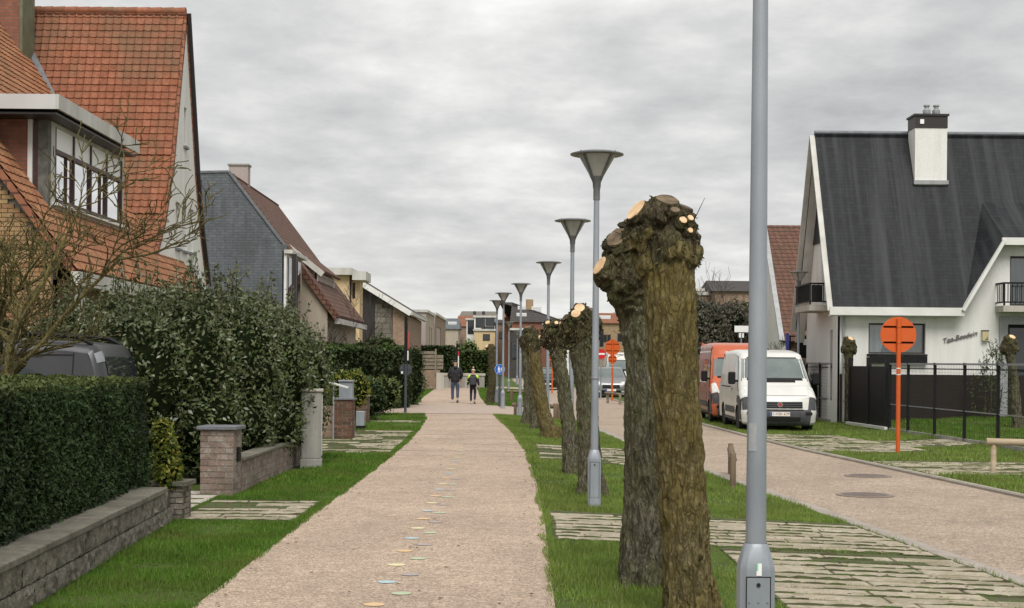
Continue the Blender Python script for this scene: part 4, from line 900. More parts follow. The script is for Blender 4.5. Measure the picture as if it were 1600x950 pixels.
# dark brick gate pillars further on, with letter box
p = P(536, 686, 0)
gp = empty('gate_pillar', (p.x, p.y + 0.2, 0), R(-5), 'dark red brick gate pillar with grey cap beyond the utility column', 'pillar')
bricks_box(gp, -0.2, 0.2, -0.2, 0.2, 0, 0.84, wd_, MATS['mortar'], seed=5); cap(gp, -0.23, 0.23, -0.23, 0.23, 0.842, 0.04, MATS['lead'])
MB().box((-0.2, -0.02, 0), (-0.62, 0.14, 0.7)).build('side_wall', MATS['brick_brown'], gp)
p2 = A(541, 600, p.y + 0.9)
lbx = empty('letter_box', (p2.x, p.y + 0.95, 0), 0, 'grey metal letter box on a post behind the dark brick gate pillar', 'letter box')
MB().box((-0.05, -0.05, -0.02), (0.05, 0.05, 0.8)).build('post', MATS['galv_dark'], lbx)
MB().box((-0.15, -0.15, 0.8), (0.15, 0.15, 1.22)).build('body', MATS['galv'], lbx, False, 0.008); MB().box((-0.17, -0.18, 1.222), (0.17, 0.17, 1.26)).build('lid', MATS['galv_dark'], lbx, False, 0.006)
p2 = A(528, 604, p.y - 0.6)
hb = empty('handrail', (p2.x, p2.y, 0), R(-18), 'white slanted handrail bar beside the dark brick gate pillar', 'handrail')
MB().beam((-0.2, 0, 1.23), (0.24, 0, 1.12), 0.05, 0.035).build('rail', MATS['white_paint'], hb); MB().tube([(-0.1, 0, -0.02), (-0.1, 0, 1.2)], 0.018, 8).build('post', MATS['galv'], hb)
p = P(563, 672, 0)
cb = empty('meter_cabinet', (p.x, p.y + 0.1, 0), R(-5), 'small grey meter cabinet on a black foot beside the low cream wall', 'cabinet')
MB().box((-0.1, -0.1, -0.02), (0.1, 0.1, 0.1)).build('foot', MATS['black'], cb); MB().box((-0.1, -0.11, 0.1), (0.1, 0.1, 0.46)).build('body', MATS['galv'], cb, False, 0.012)
for px, py, hh, w_, lb in ((565, 661, 0.72, 0.36, 'red brick pillar carrying the near end of the low cream wall'), (603, 640, 0.78, 0.4, 'brown brick pillar at the far end of the low cream wall')):
    p = P(px, py, 0); g2 = empty('wall_pillar', (p.x, p.y, 0), R(-6), lb, 'pillar')
    bricks_box(g2, -w_/2, w_/2, -0.2, 0.2, 0, hh, wd_, MATS['mortar'], sides='SE', seed=int(px)); cap(g2, -w_/2 - 0.03, w_/2 + 0.03, -0.23, 0.23, hh + 0.002, 0.04, MATS['concrete_pale'])
a_, b_ = P(572, 660, 0), P(598, 642, 0); dv = b_ - a_
cw_ = empty('cream_wall', a_ + Vector((-0.1, 0.2, 0)), math.atan2(dv.y, dv.x), 'low cream garden wall between two brick pillars', 'wall')
MB().box((0, 0, -0.05), (dv.length - 0.2, 0.2, 0.42)).build('wall', MATS['concrete_pale'], cw_); MB().box((-0.02, -0.03, 0.422), (dv.length - 0.18, 0.23, 0.47)).build('coping', MATS['slab_pale'], cw_)
a_, b_ = P(590, 633, 0), P(632, 631, 0); dv = b_ - a_
sw = empty('stone_wall', (a_.x, a_.y, 0), math.atan2(dv.y, dv.x), 'low grey stone wall below the dark hedge behind the sign pole', 'wall')
for r in range(3):
    x = -0.2 * (r % 2)
    while x < dv.length - 0.1:
        w = rnd.uniform(0.3, 0.5); MB().box((x, rnd.uniform(-.02, .02), r * 0.19 - 0.02), (x + w - 0.012, 0.3, r * 0.19 + 0.16)).build('stone', MATS['cladding_stone'], sw, False, 0.012); x += w
MB().box((0, 0.04, -0.02), (dv.length, 0.28, 0.53)).build('core', MATS['mortar_dark'], sw)

# shrubs and hedges along the middle left
hedge('ivy_hedge', 'dark ivy covered hedge behind the sign pole', ((A(500,560,47).x, 47), (A(640,560,53).x, 53), (A(640,560,53).x - 0.4, 56), (A(500,560,47).x - 0.6, 50)), 2.12, 0, 16000, 0.12, MATS['dark_leaf'], 61, MATS['mid_leaf'], 0.6, 0.2)
bush('golden_shrub', 'bright yellow shrub above the grey letter box', 'shrub', (A(545,580,37).x, 37, 0), [((-0.15,0,0.9),(0.4,0.4,0.55)),((0.2,0,0.95),(0.35,0.35,0.5))], 1500, 0.11, 0.35, MATS['yellow_leaf'], 62)
bush('lime_shrub', 'loose lime green shrub over the brown brick pillar', 'shrub', (A(594,600,47).x, 45.5, 0), [((-0.4,0,0.7),(0.55,0.5,0.55)),((0.3,0,0.75),(0.5,0.5,0.5)),((0,0.3,0.5),(0.7,0.5,0.5))], 1800, 0.12, 0.35, MATS['lime_leaf'], 63)
bush('dark_shrub', 'dark green shrub between gate pillar and letter box', 'shrub', (A(560,600,42).x, 41.5, 0), [((-0.3,0,0.8),(0.6,0.5,0.8)),((0.35,0.2,0.6),(0.5,0.5,0.6))], 1500, 0.11, 0.5, MATS['dark_leaf'], 64)
bush('palm_shrub', 'bright green feathery shrub in front of the cream house', 'shrub', (A(580,540,62).x, 62, 0), [((-0.5,0,1.9),(0.7,0.6,0.7)),((0.4,0,2.1),(0.7,0.6,0.7)),((0.1,0,1.3),(1.0,0.7,1.1))], 2000, 0.22, 0.25, MATS['mid_leaf'], 65)
bush('green_shrub', 'olive green shrub under the brown brick house', 'shrub', (A(622,560,60).x, 60, 0), [((-0.2,0,1.3),(0.9,0.7,0.85)),((0.5,0,0.9),(0.7,0.6,0.8)),((-0.9,0.3,1.5),(0.8,0.6,0.7))], 2000, 0.16, 0.4, MATS['mid_leaf'], 66)
bush('conifer_shrub', 'loose dark shrub right of the sign pole', 'shrub', (A(645,580,57).x, 56.5, 0), [((0,0,0.9),(0.5,0.5,1.0)),((0.1,0,1.7),(0.4,0.4,0.6))], 1400, 0.13, 0.3, MATS['dark_leaf'], 67)
bare_tree('bare_shrub', 'thin bare shrub in front of the cream house', (A(537,540,50).x, 50, 0), 3.6, 71, 'bark_thin', 0.4, 4, 0.05, cat='shrub', trunk_h=0.28, kids=(4, 5), twist=0.2, minr=0.006)
bush('russet_bush', 'reddish brown twiggy hedge bush below the porch', 'bush', (A(150,500,21.5).x, 21.5, 0), [((-1.6,0.3,1.5),(1.0,0.6,1.0)),((-0.5,0,1.5),(0.9,0.6,1.0)),((0.5,0.2,1.4),(0.8,0.6,0.95))], 9000, 0.07, 0.3, MATS['russet_leaf'], 68, zmin=0.3)

# ------------------------------------------------------------------ street lamps
def lamp(label, x, d, z=None, H=4.23, box_h=0.68, det=False, flip=0, scale=1.0):
    z = gz(x, d) if z is None else z
    r = empty('street_lamp', (x, d, z), 0, label, 'street lamp', 'street lamps along the street')
    n = 8; ca = math.pi / 8; mb = MB(); hw = 0.079
    prof = [(hw, -0.1), (hw, box_h - 0.115), (hw * 0.97, box_h - 0.09), (hw * 0.72, box_h - 0.012), (0.051, box_h), (0.049, box_h + 0.004)]
    vs = []; m = 16
    for hw_, h in prof:
        for k in range(m):
            a = 2 * math.pi * k / m + math.pi / m; e = 5.0 if h < box_h - 0.05 else 3.0
            c, s = math.cos(a), math.sin(a); f = hw_ / (abs(c) ** e + abs(s) ** e) ** (1 / e); vs.append((c * f, s * f, h))
    fs = [(i*m + k, i*m + (k+1) % m, (i+1)*m + (k+1) % m, (i+1)*m + k) for i in range(len(prof) - 1) for k in range(m)]
    mb.add(vs, fs); mb.build('base_box', MATS['galv'], r, 35)
    top = H - 0.46
    MB().tube([(0,0,box_h - 0.02), (0,0,1.9), (0,0,top)], [0.0465, 0.041, 0.032], 20).build('pole', MATS['galv'], r, True)
    mb = MB().lathe([(0.034, top - 0.12), (0.04, top - 0.115), (0.04, top + 0.01), (0.046, top + 0.03), (0.05, top + 0.09), (0.082, top + 0.17)], 16); mb.build('collar', MATS['lamp_metal'], r, 40)
    MB().lathe([(0.080, top + 0.165), (0.222, top + 0.415)], 24).build('glass_cone', MATS['lamp_glass'], r, True)
    MB().lathe([(0.30, top + 0.414), (0.318, top + 0.42), (0.318, top + 0.432), (0.25, top + 0.452), (0.1, top + 0.46), (0.02, top + 0.462)], 32).build('canopy', MATS['lamp_metal'], r, 40)
    for k in range(4):
        a = math.pi / 4 + k * math.pi / 2 + flip; c, s = math.cos(a), math.sin(a)
        MB().beam((c * 0.07, s * 0.07, top + 0.14), (c * 0.242, s * 0.242, top + 0.43), 0.034, 0.014, (c, s, 0)).build('rib', MATS['lamp_metal'], r)
        MB().lathe([(0.007, 0), (0.007, 0.018)], 8, (c * 0.285, s * 0.285, top + 0.432)).build('bolt', MATS['lamp_metal'], r)
    if True:
        f = -hw - 0.003; zt = box_h - 0.14
        dr = MB(); w = 0.052; 
        dr.box((-w, f, 0.12), (w, f + 0.006, zt)); do = dr.build('door', MATS['galv'], r, False, 0.002)
        mb = MB()
        for aa, bb in (((-w-.003, f-.0012, .117), (-w+.001, f+.004, zt+.003)), ((w-.001, f-.0012, .117), (w+.003, f+.004, zt+.003)), ((-w-.003, f-.0012, zt), (w+.003, f+.004, zt+.004))): mb.box(aa, bb)
        mb.build('door_seam', MATS['dark_gap'], do); MB().lathe([(0.009, 0), (0.009, -0.004)], 12, (0, f - 0.001, zt - 0.032), 'Y').build('lock', MATS['dark_gap'], do)
    if det:
        for k in range(3): MB().box((-0.045 + 0.04 * k, f - 0.0015, zt - 0.115), (-0.036 + 0.04 * k, f, zt - 0.109)).build('screw', MATS['lead'], do)
        st = MB().box((-0.009, f + 0.0005, zt + 0.008), (0.014, f + 0.004, zt + 0.062)).build('sticker', MATS['sign_white'], r)
        MB().box((-0.0092, f - 0.0004, zt + 0.03), (-0.002, f + 0.003, zt + 0.0625)).build('sticker_edge', M('sticker_green', (0.25,0.62,0.36), None, 1, 0.4), st)
        c_, s_ = -0.6, -0.8; mb = MB(); vs = []
        for h in (1.335, 1.46):
            for a in np.linspace(-2.6, -1.75, 7): rr_ = 0.0455; vs.append((math.cos(a) * rr_, math.sin(a) * rr_, h))
        mb.add(vs, [(i, i + 1, i + 8, i + 7) for i in range(6)]); mb.build('old_sticker', M('old_sticker', (0.29,0.31,0.335), (0.36,0.36,0.35), 40, 0.6), r)
    return r
lamp('nearest grey lamp post, cut off by the picture top', 1.095, 6.6, None, 4.23, 0.92, True)
l2 = lamp('second lamp post with cone head left of the big pollard trees', A(930,565,17.6).x, 17.6)
MB().lathe([(0.046, 0), (0.048, 0.005), (0.048, 0.025), (0.046, 0.03)], 20, (0, 0, 1.52)).build('band', MATS['galv_dark'], l2, 40)
for x, d, lb in ((893,25.8,'third lamp post, its head left of the second lamp'), (856,36.5,'fourth lamp post, its head over the middle pollard trees'), (813,46.8,'fifth lamp post standing right of the blue sign'),
                 (786,53.6,'sixth lamp post standing directly behind the blue sign'), (776,60.3,'seventh lamp post close left of the blue sign'), (795,91,'distant lamp post with pale lit canopy before the brick terrace')):
    lamp(lb, A(x, 565, d).x, d)
lamp('lamp post standing in front of the white gable house', A(1247,565,47).x, 47, -0.1, 4.75, flip=0.4)
for x, y, D in ((808, 520, 118), (819, 530, 150)):
    lamp('far lamp post seen between the pollard trunks, ' + ('nearer one' if D < 130 else 'farther one'), A(x, 565, D).x, D)

# ------------------------------------------------------------------ signs
def disc(mb, r, y0, y1, z, n=32, cx=0): mb.lathe([(r, y0), (r, y1)], n, (cx, 0, z), 'Y')
def back_sign(label, px, D, zc, r, post_h, z0, second=None):
    x = A(px, 565, D).x; s = empty('round_sign', (x, D, z0), 0, label, 'sign', 'orange painted sign backs')
    MB().tube([(0, 0, -0.1), (0, 0, post_h)], 0.045, 14).build('post', MATS['orange_sign'], s, True)
    pl = [(zc - z0, r)] + ([second] if second else [])
    for zz, rr in pl:
        mb = MB(); disc(mb, rr, 0.05, 0.062, zz); mb.lathe([(rr, 0.03), (rr + 0.012, 0.03), (rr + 0.012, 0.066), (rr, 0.066)], 36, (0, 0, zz), 'Y')
        pt = mb.build('sign_disc', MATS['orange_sign'], s, 40)
        for k in (-0.45, 0.45):
            w = math.sqrt(rr * rr - (k * rr) ** 2) * 0.97; MB().box((-w, 0.03, zz + k * rr - 0.02), (w, 0.05, zz + k * rr + 0.02)).build('stiffener', MATS['orange_sign'], pt)
            MB().lathe([(0.052, 0), (0.052, 0.03)], 14, (0, 0, zz + k * rr - 0.015)).build('clamp', MATS['orange_sign'], pt)
        MB().box((0.12 * rr / 0.37, 0.044, zz - 0.21 * rr / 0.37), (0.27 * rr / 0.37, 0.0495, zz - 0.165 * rr / 0.37)).build('sticker', MATS['sign_white'], pt)
    for h in (1.62, 1.75): MB().lathe([(0.049, 0), (0.049, 0.02)], 14, (0, 0, h)).build('band', MATS['white_paint'], s)
    return s
D = 30.6; back_sign('round orange sign back on orange post in front of the fence', 1404, D, A(1406,523,D).z, 0.36, A(1406,498,D).z + 0.13, -0.13)
D = 72.0; back_sign('distant round orange sign back above a smaller one by the silver car', 957, D, A(957,543,D).z, 0.36, A(957,530,D).z + 0.17, -0.17, (A(957,556,D).z + 0.17 - 0.16, 0.2))
D = 88.0; back_sign('small orange sign back seen between two pollard trunks', 863, D, A(863,556,D).z, 0.28, A(863,547,D).z + 0.17, -0.17)
# blue pedestrian sign
D = 56.0; x = A(781, 565, D).x; s = empty('pedestrian_sign', (x, D, 0), 0, 'round blue sign with white walking figures on a dark post', 'sign')
zc = A(781, 577, D).z; MB().tube([(0, 0, -0.1), (0, 0, zc + 0.12)], 0.045, 12).build('post', MATS['sign_back'], s, True)
mb = MB(); disc(mb, 0.195, -0.06, -0.05, zc); dsc = mb.build('sign_disc', M('sign_rim_blue', (0.25,0.42,0.7), None, 1, 0.4), s)
mb = MB(); disc(mb, 0.175, -0.064, -0.06, zc); mb.build('sign_face', MATS['sign_blue'], dsc)
def fig(cx, sc):
    mb = MB(); y = -0.0665
    disc(mb, 0.02 * sc, y - 0.001, y, zc + 0.10 * sc - 0.02, 10, cx)
    for poly in ([(-.022,.075),(.022,.075),(.026,.0),(-.02,.0)], [(-.02,.0),(.0,.0),(-.02,-.1),(-.042,-.1)], [(.0,.0),(.026,.0),(.045,-.1),(.02,-.1)], [(.022,.07),(.034,.065),(.045,.01),(.034,.008)], [(-.022,.07),(-.034,.065),(-.045,.01),(-.034,.008)]):
        mb.extrude([(cx + a * sc, y, zc - 0.02 + b * sc) for a, b in poly], (0, -0.002, 0))
    return mb
fig(-0.035, 1.1).build('walking_figure', MATS['sign_white'], dsc); fig(0.065, 0.75).build('walking_figure', MATS['sign_white'], dsc)
# dark pole with signs seen from behind
D = 48.0; x = A(634, 565, D).x; s = empty('sign_pole', (x, D, 0), 0, 'tall dark pole with sign plates seen from behind near the crossing lane', 'sign')
MB().tube([(0, 0, -0.1), (0, 0, 1.6)], 0.045, 12).build('post', MATS['sign_back'], s, True); MB().box((-0.05, -0.05, 1.602), (0.05, 0.05, A(634,493,D).z)).build('upper_post', MATS['black'], s)
zc = A(634, 577, D).z; mb = MB(); disc(mb, 0.2, 0.06, 0.075, zc, 28, 0); dd_ = mb.build('sign_disc', MATS['sign_back'], s); MB().box((-0.19, 0.045, zc - 0.015), (0.2, 0.06, zc + 0.015)).build('stiffener', MATS['sign_back'], dd_)
MB().box((-0.15, 0.02, zc - 0.14), (-0.09, 0.058, zc - 0.07)).build('sticker', MATS['sign_white'], dd_)
for y0, y1, m_ in ((518, 545, 'sign_red'), (548, 563, 'sign_white')):
    MB().box((0.055, -0.05, A(637, y1, D).z), (0.075, 0.3, A(637, y0, D).z)).build('sign_plate', MATS[m_], s)
D = 93.0; x = A(714, 565, D).x; s = empty('sign_pole', (x, D, 0), 0, 'distant dark pole with red and white plate behind the adult walker', 'sign')
MB().box((-0.06, -0.06, -0.1), (0.06, 0.06, A(714,537,D).z)).build('post', MATS['black'], s); MB().box((0.065, -0.1, A(714,575,D).z), (0.12, 0.2, A(714,556,D).z)).build('sign_plate', MATS['sign_white'], s); MB().box((0.065, -0.1, A(714,556,D).z + .01), (0.12, 0.2, A(714,549,D).z)).build('sign_plate', MATS['sign_red'], s)
# no entry sign near the silver car
D = 76.0; x = A(939, 565, D).x; s = empty('no_entry_sign', (x, D, ROADZ), 0, 'red round no entry sign partly behind the second lamp post', 'sign'); zc = A(939,553,D).z - ROADZ
MB().tube([(0, 0, -0.05), (0, 0, zc)], 0.04, 10).build('post', MATS['galv'], s); mb = MB(); disc(mb, 0.26, -0.06, -0.05, zc); ds = mb.build('sign_disc', MATS['sign_red'], s); MB().box((-0.19, -0.066, zc - 0.045), (0.19, -0.06, zc + 0.045)).build('white_bar', MATS['sign_white'], ds)
D = 60.0; x = A(1158, 565, D).x; s = empty('name_board', (x, D, -0.1), 0, 'small white name board above the white van, half behind the lamp post', 'sign')
zt, zb = A(1158, 509, D).z + 0.1, A(1158, 519, D).z + 0.1
MB().box((-0.28, -0.02, zb), (0.3, 0.02, zt)).build('board', MATS['sign_white'], s); MB().tube([(0, 0.03, -0.1), (0, 0.03, zb)], 0.03, 8).build('post', MATS['galv_dark'], s)
MB().box((-0.1, -0.03, zb - 0.22), (-0.02, 0.0, zb - 0.04)).build('plate', MATS['sign_white'], s); MB().box((0.03, -0.03, zb - 0.22), (0.1, 0.0, zb - 0.04)).build('plate', MATS['sign_white'], s)
D = 50.0; x = A(1247, 565, D).x; s = empty('notice_board', (x, D, 0), 0, 'dark notice board with blue end post before the white gable wall', 'notice board')
MB().box((-0.02, -0.02, 1.9), (0.4, 0.02, 2.62)).build('panel', MATS['black'], s); MB().box((-0.42, -0.03, -0.1), (-0.32, 0.05, 2.75)).build('blue_post', M('post_blue', (0.05,0.06,0.28), None, 1, 0.5), s)
MB().box((0.17, -0.028, 2.35), (0.32, -0.021, 2.55)).build('paper', MATS['sign_white'], s)
for sx in (-0.3, 0.37): MB().box((sx, -0.03, -0.1), (sx + 0.05, 0.03, 2.66)).build('post', MATS['black'], s)
MB().box((-0.32, -0.024, 2.615), (0.42, 0.024, 2.66)).build('top_bar', MATS['black'], s)

# ------------------------------------------------------------------ log barriers
def post_log(name, label, posts, rail=None, mat='wood_post', r=0.055, rmat=None, h=0.45, group='wooden barriers on the verges', cat='barrier', endcap=None):
    b = empty(name, (posts[0][0], posts[0][1], gz(*posts[0])), 0, label, cat, group); o = Vector(b.location)
    for x, d in posts:
        p = Vector((x, d, gz(x, d))) - o; MB().tube([p - Vector((0,0,0.1)), p + Vector((0,0,h - 0.015)), p + Vector((0,0,h))], [r, r, r * 0.85], 12).build('post', MATS[mat], b, 40)
    if rail:
        (x0, d0, z0), (x1, d1, z1) = rail; MB().tube([Vector((x0, d0, z0)) - o, Vector((x1, d1, z1)) - o], rail_r, 14).build('rail', MATS[rmat or mat], b, 40)
    return b
rail_r = 0.06
p = P(1552, 738, -0.13); q_ = Vector((p.x, p.y, -0.13))
post_log('log_barrier', 'pale round log rail on a post at the right picture edge', [(p.x, p.y), (p.x + 1.6, p.y - 0.25)], ((p.x - 0.12, p.y + 0.0, 0.40), (p.x + 2.2, p.y - 0.35, 0.36)), 'wood_pale', 0.05, 'wood_pale', 0.5)
p = P(1145, 762, -0.1)
post_log('log_barrier', 'grey wooden post with thin rail behind the nearest lamp post', [(p.x, p.y), (p.x + 0.5, p.y + 3.6)], ((p.x, p.y + 0.02, gz(p.x, p.y) + 0.42), (p.x + 0.5, p.y + 3.6, gz(p.x + .5, p.y + 3.6) + 0.42)), 'wood_post', 0.045, 'wood_post', 0.52)
for px, py, h, lb in ((905, 668, 0.5, 'short wooden bollard between third and fourth pollard tree'), (868, 655, 0.5, 'wooden bollard in a tight pair right of the leaning pollard'), (874, 655, 0.47, 'lower wooden bollard in a tight pair right of the leaning pollard')):
    p = P(px, py, -0.09); post_log('bollard', lb, [(p.x, p.y)], None, 'wood_post', 0.07, None, h, 'wooden bollards', 'bollard')
p = P(805, 650, -0.03)
post_log('log_barrier', 'low wooden barrier beside the fifth lamp post', [(p.x, p.y), (p.x + 1.7, p.y + 0.2)], ((p.x - 0.1, p.y, gz(p.x, p.y) + 0.36), (p.x + 1.8, p.y + 0.2, gz(p.x + 1.7, p.y) + 0.4)), 'wood_post', 0.05, None, 0.44)
p = P(799, 628, -0.05)
post_log('log_barrier', 'distant wooden barrier right of the sixth lamp post', [(p.x, p.y), (p.x + 1.0, p.y + 0.5)], ((p.x - 0.2, p.y, 0.4), (p.x + 1.1, p.y + 0.5, 0.38)), 'wood_post', 0.09, None, 0.5)
rail_r = 0.045; D = 68
xx = A(950, 565, D).x; post_log('log_barrier', 'weathered wooden rail on posts before the silver car', [(xx, D), (xx + 0.42, D - 2)], ((xx - 0.1, D + 0.2, 0.31), (xx + 0.9, D - 3, 0.27)), 'wood_grey', 0.06, None, 0.45)

# ------------------------------------------------------------------ black mesh fence and gate
FP = [(1600, 688, 30.0), (1540, 678, 32.3), (1494, 671, 34.4), (1453, 664, 36.4), (1416, 659, 38.4), (1400, 655, 39.4)]
pts = []
def fx(d): return lerp(10.75, 9.62, (d - 28) / 20.0)
ds = [26.0, 28.0, 30.0, 32.0, 34.0, 36.0, 38.0, 39.5]
def mesh_panel(parent, a, b, z0, z1, o, name='mesh_panel'):
    mb = MB(); a, b = Vector(a), Vector(b); n = max(2, int((b - a).length / 0.1)); wv = 0.0035
    for i in range(1, n): p = a.lerp(b, i / n); mb.beam((p.x, p.y, z0), (p.x, p.y, z1), wv, wv, (0, 1, 0))
    k = int((z1 - z0) / 0.1)
    for i in range(1, k): z = z0 + (z1 - z0) * i / k; mb.beam((a.x, a.y, z), (b.x, b.y, z), wv, wv)
    return mb.build(name, MATS['black'], parent)
def fence_run(label, ds, gx, zb):
    f = empty('mesh_fence', (0, 0, 0), 0, label, 'fence')
    zt = zb + 1.83
    for d in ds: MB().box((gx(d) - 0.03, d - 0.03, zb - 0.1), (gx(d) + 0.03, d + 0.03, zt + 0.03)).build('post', MATS['black'], f)
    for d0, d1 in zip(ds[:-1], ds[1:]):
        a, b = (gx(d0), d0 + 0.03, 0), (gx(d1), d1 - 0.03, 0)
        MB().beam((a[0], a[1], zt), (b[0], b[1], zt), 0.045, 0.045).build('top_rail', MATS['galv_dark'], f)
        MB().beam((a[0], a[1], zt - 0.12), (b[0], b[1], zt - 0.12), 0.02, 0.025).build('rail', MATS['black'], f)
        MB().beam((a[0], a[1], zb + 0.75), (b[0], b[1], zb + 0.75), 0.02, 0.025).build('rail', MATS['galv_dark'], f)
        MB().beam((a[0], a[1], zb + 0.05), (b[0], b[1], zb + 0.05), 0.06, 0.14).build('kickboard', MATS['concrete'], f)
        mesh_panel(f, a, b, zb + 0.1, zt, None)
    return f
fence_run('tall black mesh fence along the lawn of the white house', ds, fx, -0.1)
fence_run('short stretch of black mesh fence behind the white van', [43.4, 45.0, 46.6, 48.2], fx, -0.1)
gt = empty('metal_gate', (fx(39.6), 39.6, -0.1), 0, 'black solid metal sliding gate between two thick posts', 'gate')
o = Vector(gt.location)
for d in (39.75, 41.4, 43.2): MB().box((fx(d) - o.x - 0.06, d - o.y - 0.06, -0.1), (fx(d) - o.x + 0.06, d - o.y + 0.06, 2.0)).build('post', MATS['black'], gt)
for d0, d1 in ((39.82, 41.33), (41.47, 43.13)):
    MB().beam((fx(d0) - o.x, d0 - o.y, 0.95), (fx(d1) - o.x, d1 - o.y, 0.95), 0.04, 1.62).build('panel', MATS['black'], gt)
MB().beam((fx(39.5) - o.x - 0.1, -0.1, 0.1), (fx(43.2) - o.x - 0.12, 3.5, 0.1), 0.08, 0.08).build('track', MATS['white_paint'], gt)
# ------------------------------------------------------------------ vehicles
def catmull(pts, sub):
    out = []; n = len(pts)
    for i in range(n - 1):
        p0, p1, p2, p3 = [np.array(pts[max(0, min(n - 1, i + k))], float) for k in (-1, 0, 1, 2)]
        for j in range(sub):
            t = j / sub; out.append(tuple(0.5 * ((2*p1) + (p2-p0)*t + (2*p0-5*p1+4*p2-p3)*t*t + (3*p1-p0-3*p2+p3)*t**3)))
    out.append(tuple(pts[-1])); return out
class Vehicle:
    SUB = 6
    def __init__(s, name, label, cat, loc, rz, prof, W, belt, tumble, wheels, wr, paint, group=None, rc=0.12, plan=0.10, sill=0.3, side_mat=None):
        s.root = empty(name, loc, rz, label, cat, group); s.prof = catmull(prof, s.SUB); s.W, s.belt, s.tb, s.rc, s.plan = W, belt, tumble, rc, plan
        s.L = max(p[0] for p in prof); s.nrm = []
        n = len(s.prof)
        for i in range(n):
            a, b = s.prof[max(0, i - 1)], s.prof[min(n - 1, i + 1)]; dy, dz = b[0] - a[0], b[1] - a[1]; l = math.hypot(dy, dz) or 1
            s.nrm.append((-dz / l, dy / l))
        SS = [-1, -.97, -.92, -.85, -.75, -.6, -.4, -.2, 0, .2, .4, .6, .75, .85, .92, .97, 1]
        mb = MB(); k = len(SS); vs = [s.pt(i / s.SUB, q) for i in range(n) for q in SS]
        mb.add(vs, [(i*k + j, i*k + j + 1, (i+1)*k + j + 1, (i+1)*k + j) for i in range(n - 1) for j in range(k - 1)])
        # sides with wheel arches
        for sg in (-1, 1):
            ol = [s.pt(i / s.SUB, sg) for i in range(n)]; poly = [(p[1], p[2]) for p in ol]
            bot = []
            for cy in sorted(wheels, reverse=True):
                ra = wr + 0.07; bot.append((cy + ra, sill))
                bot += [(cy + ra * math.cos(t), max(sill, wr + ra * math.sin(t))) for t in np.linspace(0.05, math.pi - 0.05, 12) if wr + ra * math.sin(t) > sill]
                bot.append((cy - ra, sill))
            poly = poly + [(poly[-1][0], sill)] + bot + [(poly[0][0] + 0.02, sill)]
            bm = bmesh.new(); f = bm.faces.new([bm.verts.new((0, y, z)) for y, z in poly])
            for zc in (0.5, 0.7, 0.9, belt, belt + 0.2, belt + 0.4, belt + 0.6, belt + 0.8, belt + 1.0, belt + 1.2):
                bmesh.ops.bisect_plane(bm, geom=bm.verts[:] + bm.edges[:] + bm.faces[:], plane_co=(0, 0, zc), plane_no=(0, 0, 1))
            for i in range(int(s.L / 0.5)):
                bmesh.ops.bisect_plane(bm, geom=bm.verts[:] + bm.edges[:] + bm.faces[:], plane_co=(0, 0.4 + i * 0.5, 0), plane_no=(0, 1, 0))
            bm.verts.index_update(); mb.add([(sg * s.w(v.co.z), v.co.y, v.co.z) for v in bm.verts], [tuple(v.index for v in f.verts) for f in bm.faces], 1 if side_mat else 0); bm.free()
        s.body = mb.build('body', [paint] + ([side_mat] if side_mat else []), s.root, 38)
        MB().box((-W + 0.1, 0.2, sill - 0.1), (W - 0.1, s.L - 0.15, wr * 2 + 0.12)).build('underbody', MATS['dark_gap'], s.root)
        for cy in wheels:
            for sg in (-1, 1):
                t = 0.11
                wm_ = MB().lathe([(wr * 0.6, -t), (wr * 0.93, -t), (wr, -t * 0.7), (wr, t * 0.7), (wr * 0.93, t), (wr * 0.6, t)], 28, (0, 0, 0), 'X').build('wheel', MATS['tyre'], s.root, 50, 0, (sg * (W - 0.13), cy, wr))
                MB().lathe([(0.05, sg * t * 0.55), (wr * 0.3, sg * t * 0.8), (wr * 0.58, sg * t * 0.95), (wr * 0.62, sg * t * 0.9), (wr * 0.62, 0)], 24, (0, 0, 0), 'X').build('rim', MATS['rim'], wm_, 40)
    def w(s, z): return s.W - s.tb * max(0.0, z - s.belt) - 0.02 * max(0, 0.55 - z) / 0.3
    def pt(s, t, q, off=0.0):
        i = t * s.SUB; a = int(min(max(i, 0), len(s.prof) - 1.0001)); f = i - a
        y, z = [lerp(s.prof[a][k], s.prof[a + 1][k], f) for k in (0, 1)]; ny, nz = [lerp(s.nrm[a][k], s.nrm[a + 1][k], f) for k in (0, 1)]
        e = max(0.0, (abs(q) - 0.78) / 0.22); ins = s.rc * (1 - math.sqrt(max(0.0, 1 - e * e)))
        fr = max(0.0, -ny)
        return Vector((q * s.w(z), y + s.plan * fr * q * q + ny * (off - ins), z + nz * (off - ins)))
    def patch(s, name, t0, t1, q0, q1, mat, off=0.006, parent=None, nt_=8, nq=10, q0b=None, q1b=None):
        vs = []; q0b = q0 if q0b is None else q0b; q1b = q1 if q1b is None else q1b
        for i in range(nt_ + 1):
            f = i / nt_
            for j in range(nq + 1): vs.append(s.pt(lerp(t0, t1, f), lerp(lerp(q0, q0b, f), lerp(q1, q1b, f), j / nq), off))
        k = nq + 1; return MB().add(vs, [(i*k + j, i*k + j + 1, (i+1)*k + j + 1, (i+1)*k + j) for i in range(nt_) for j in range(nq)]).build(name, mat, parent or s.root, True)
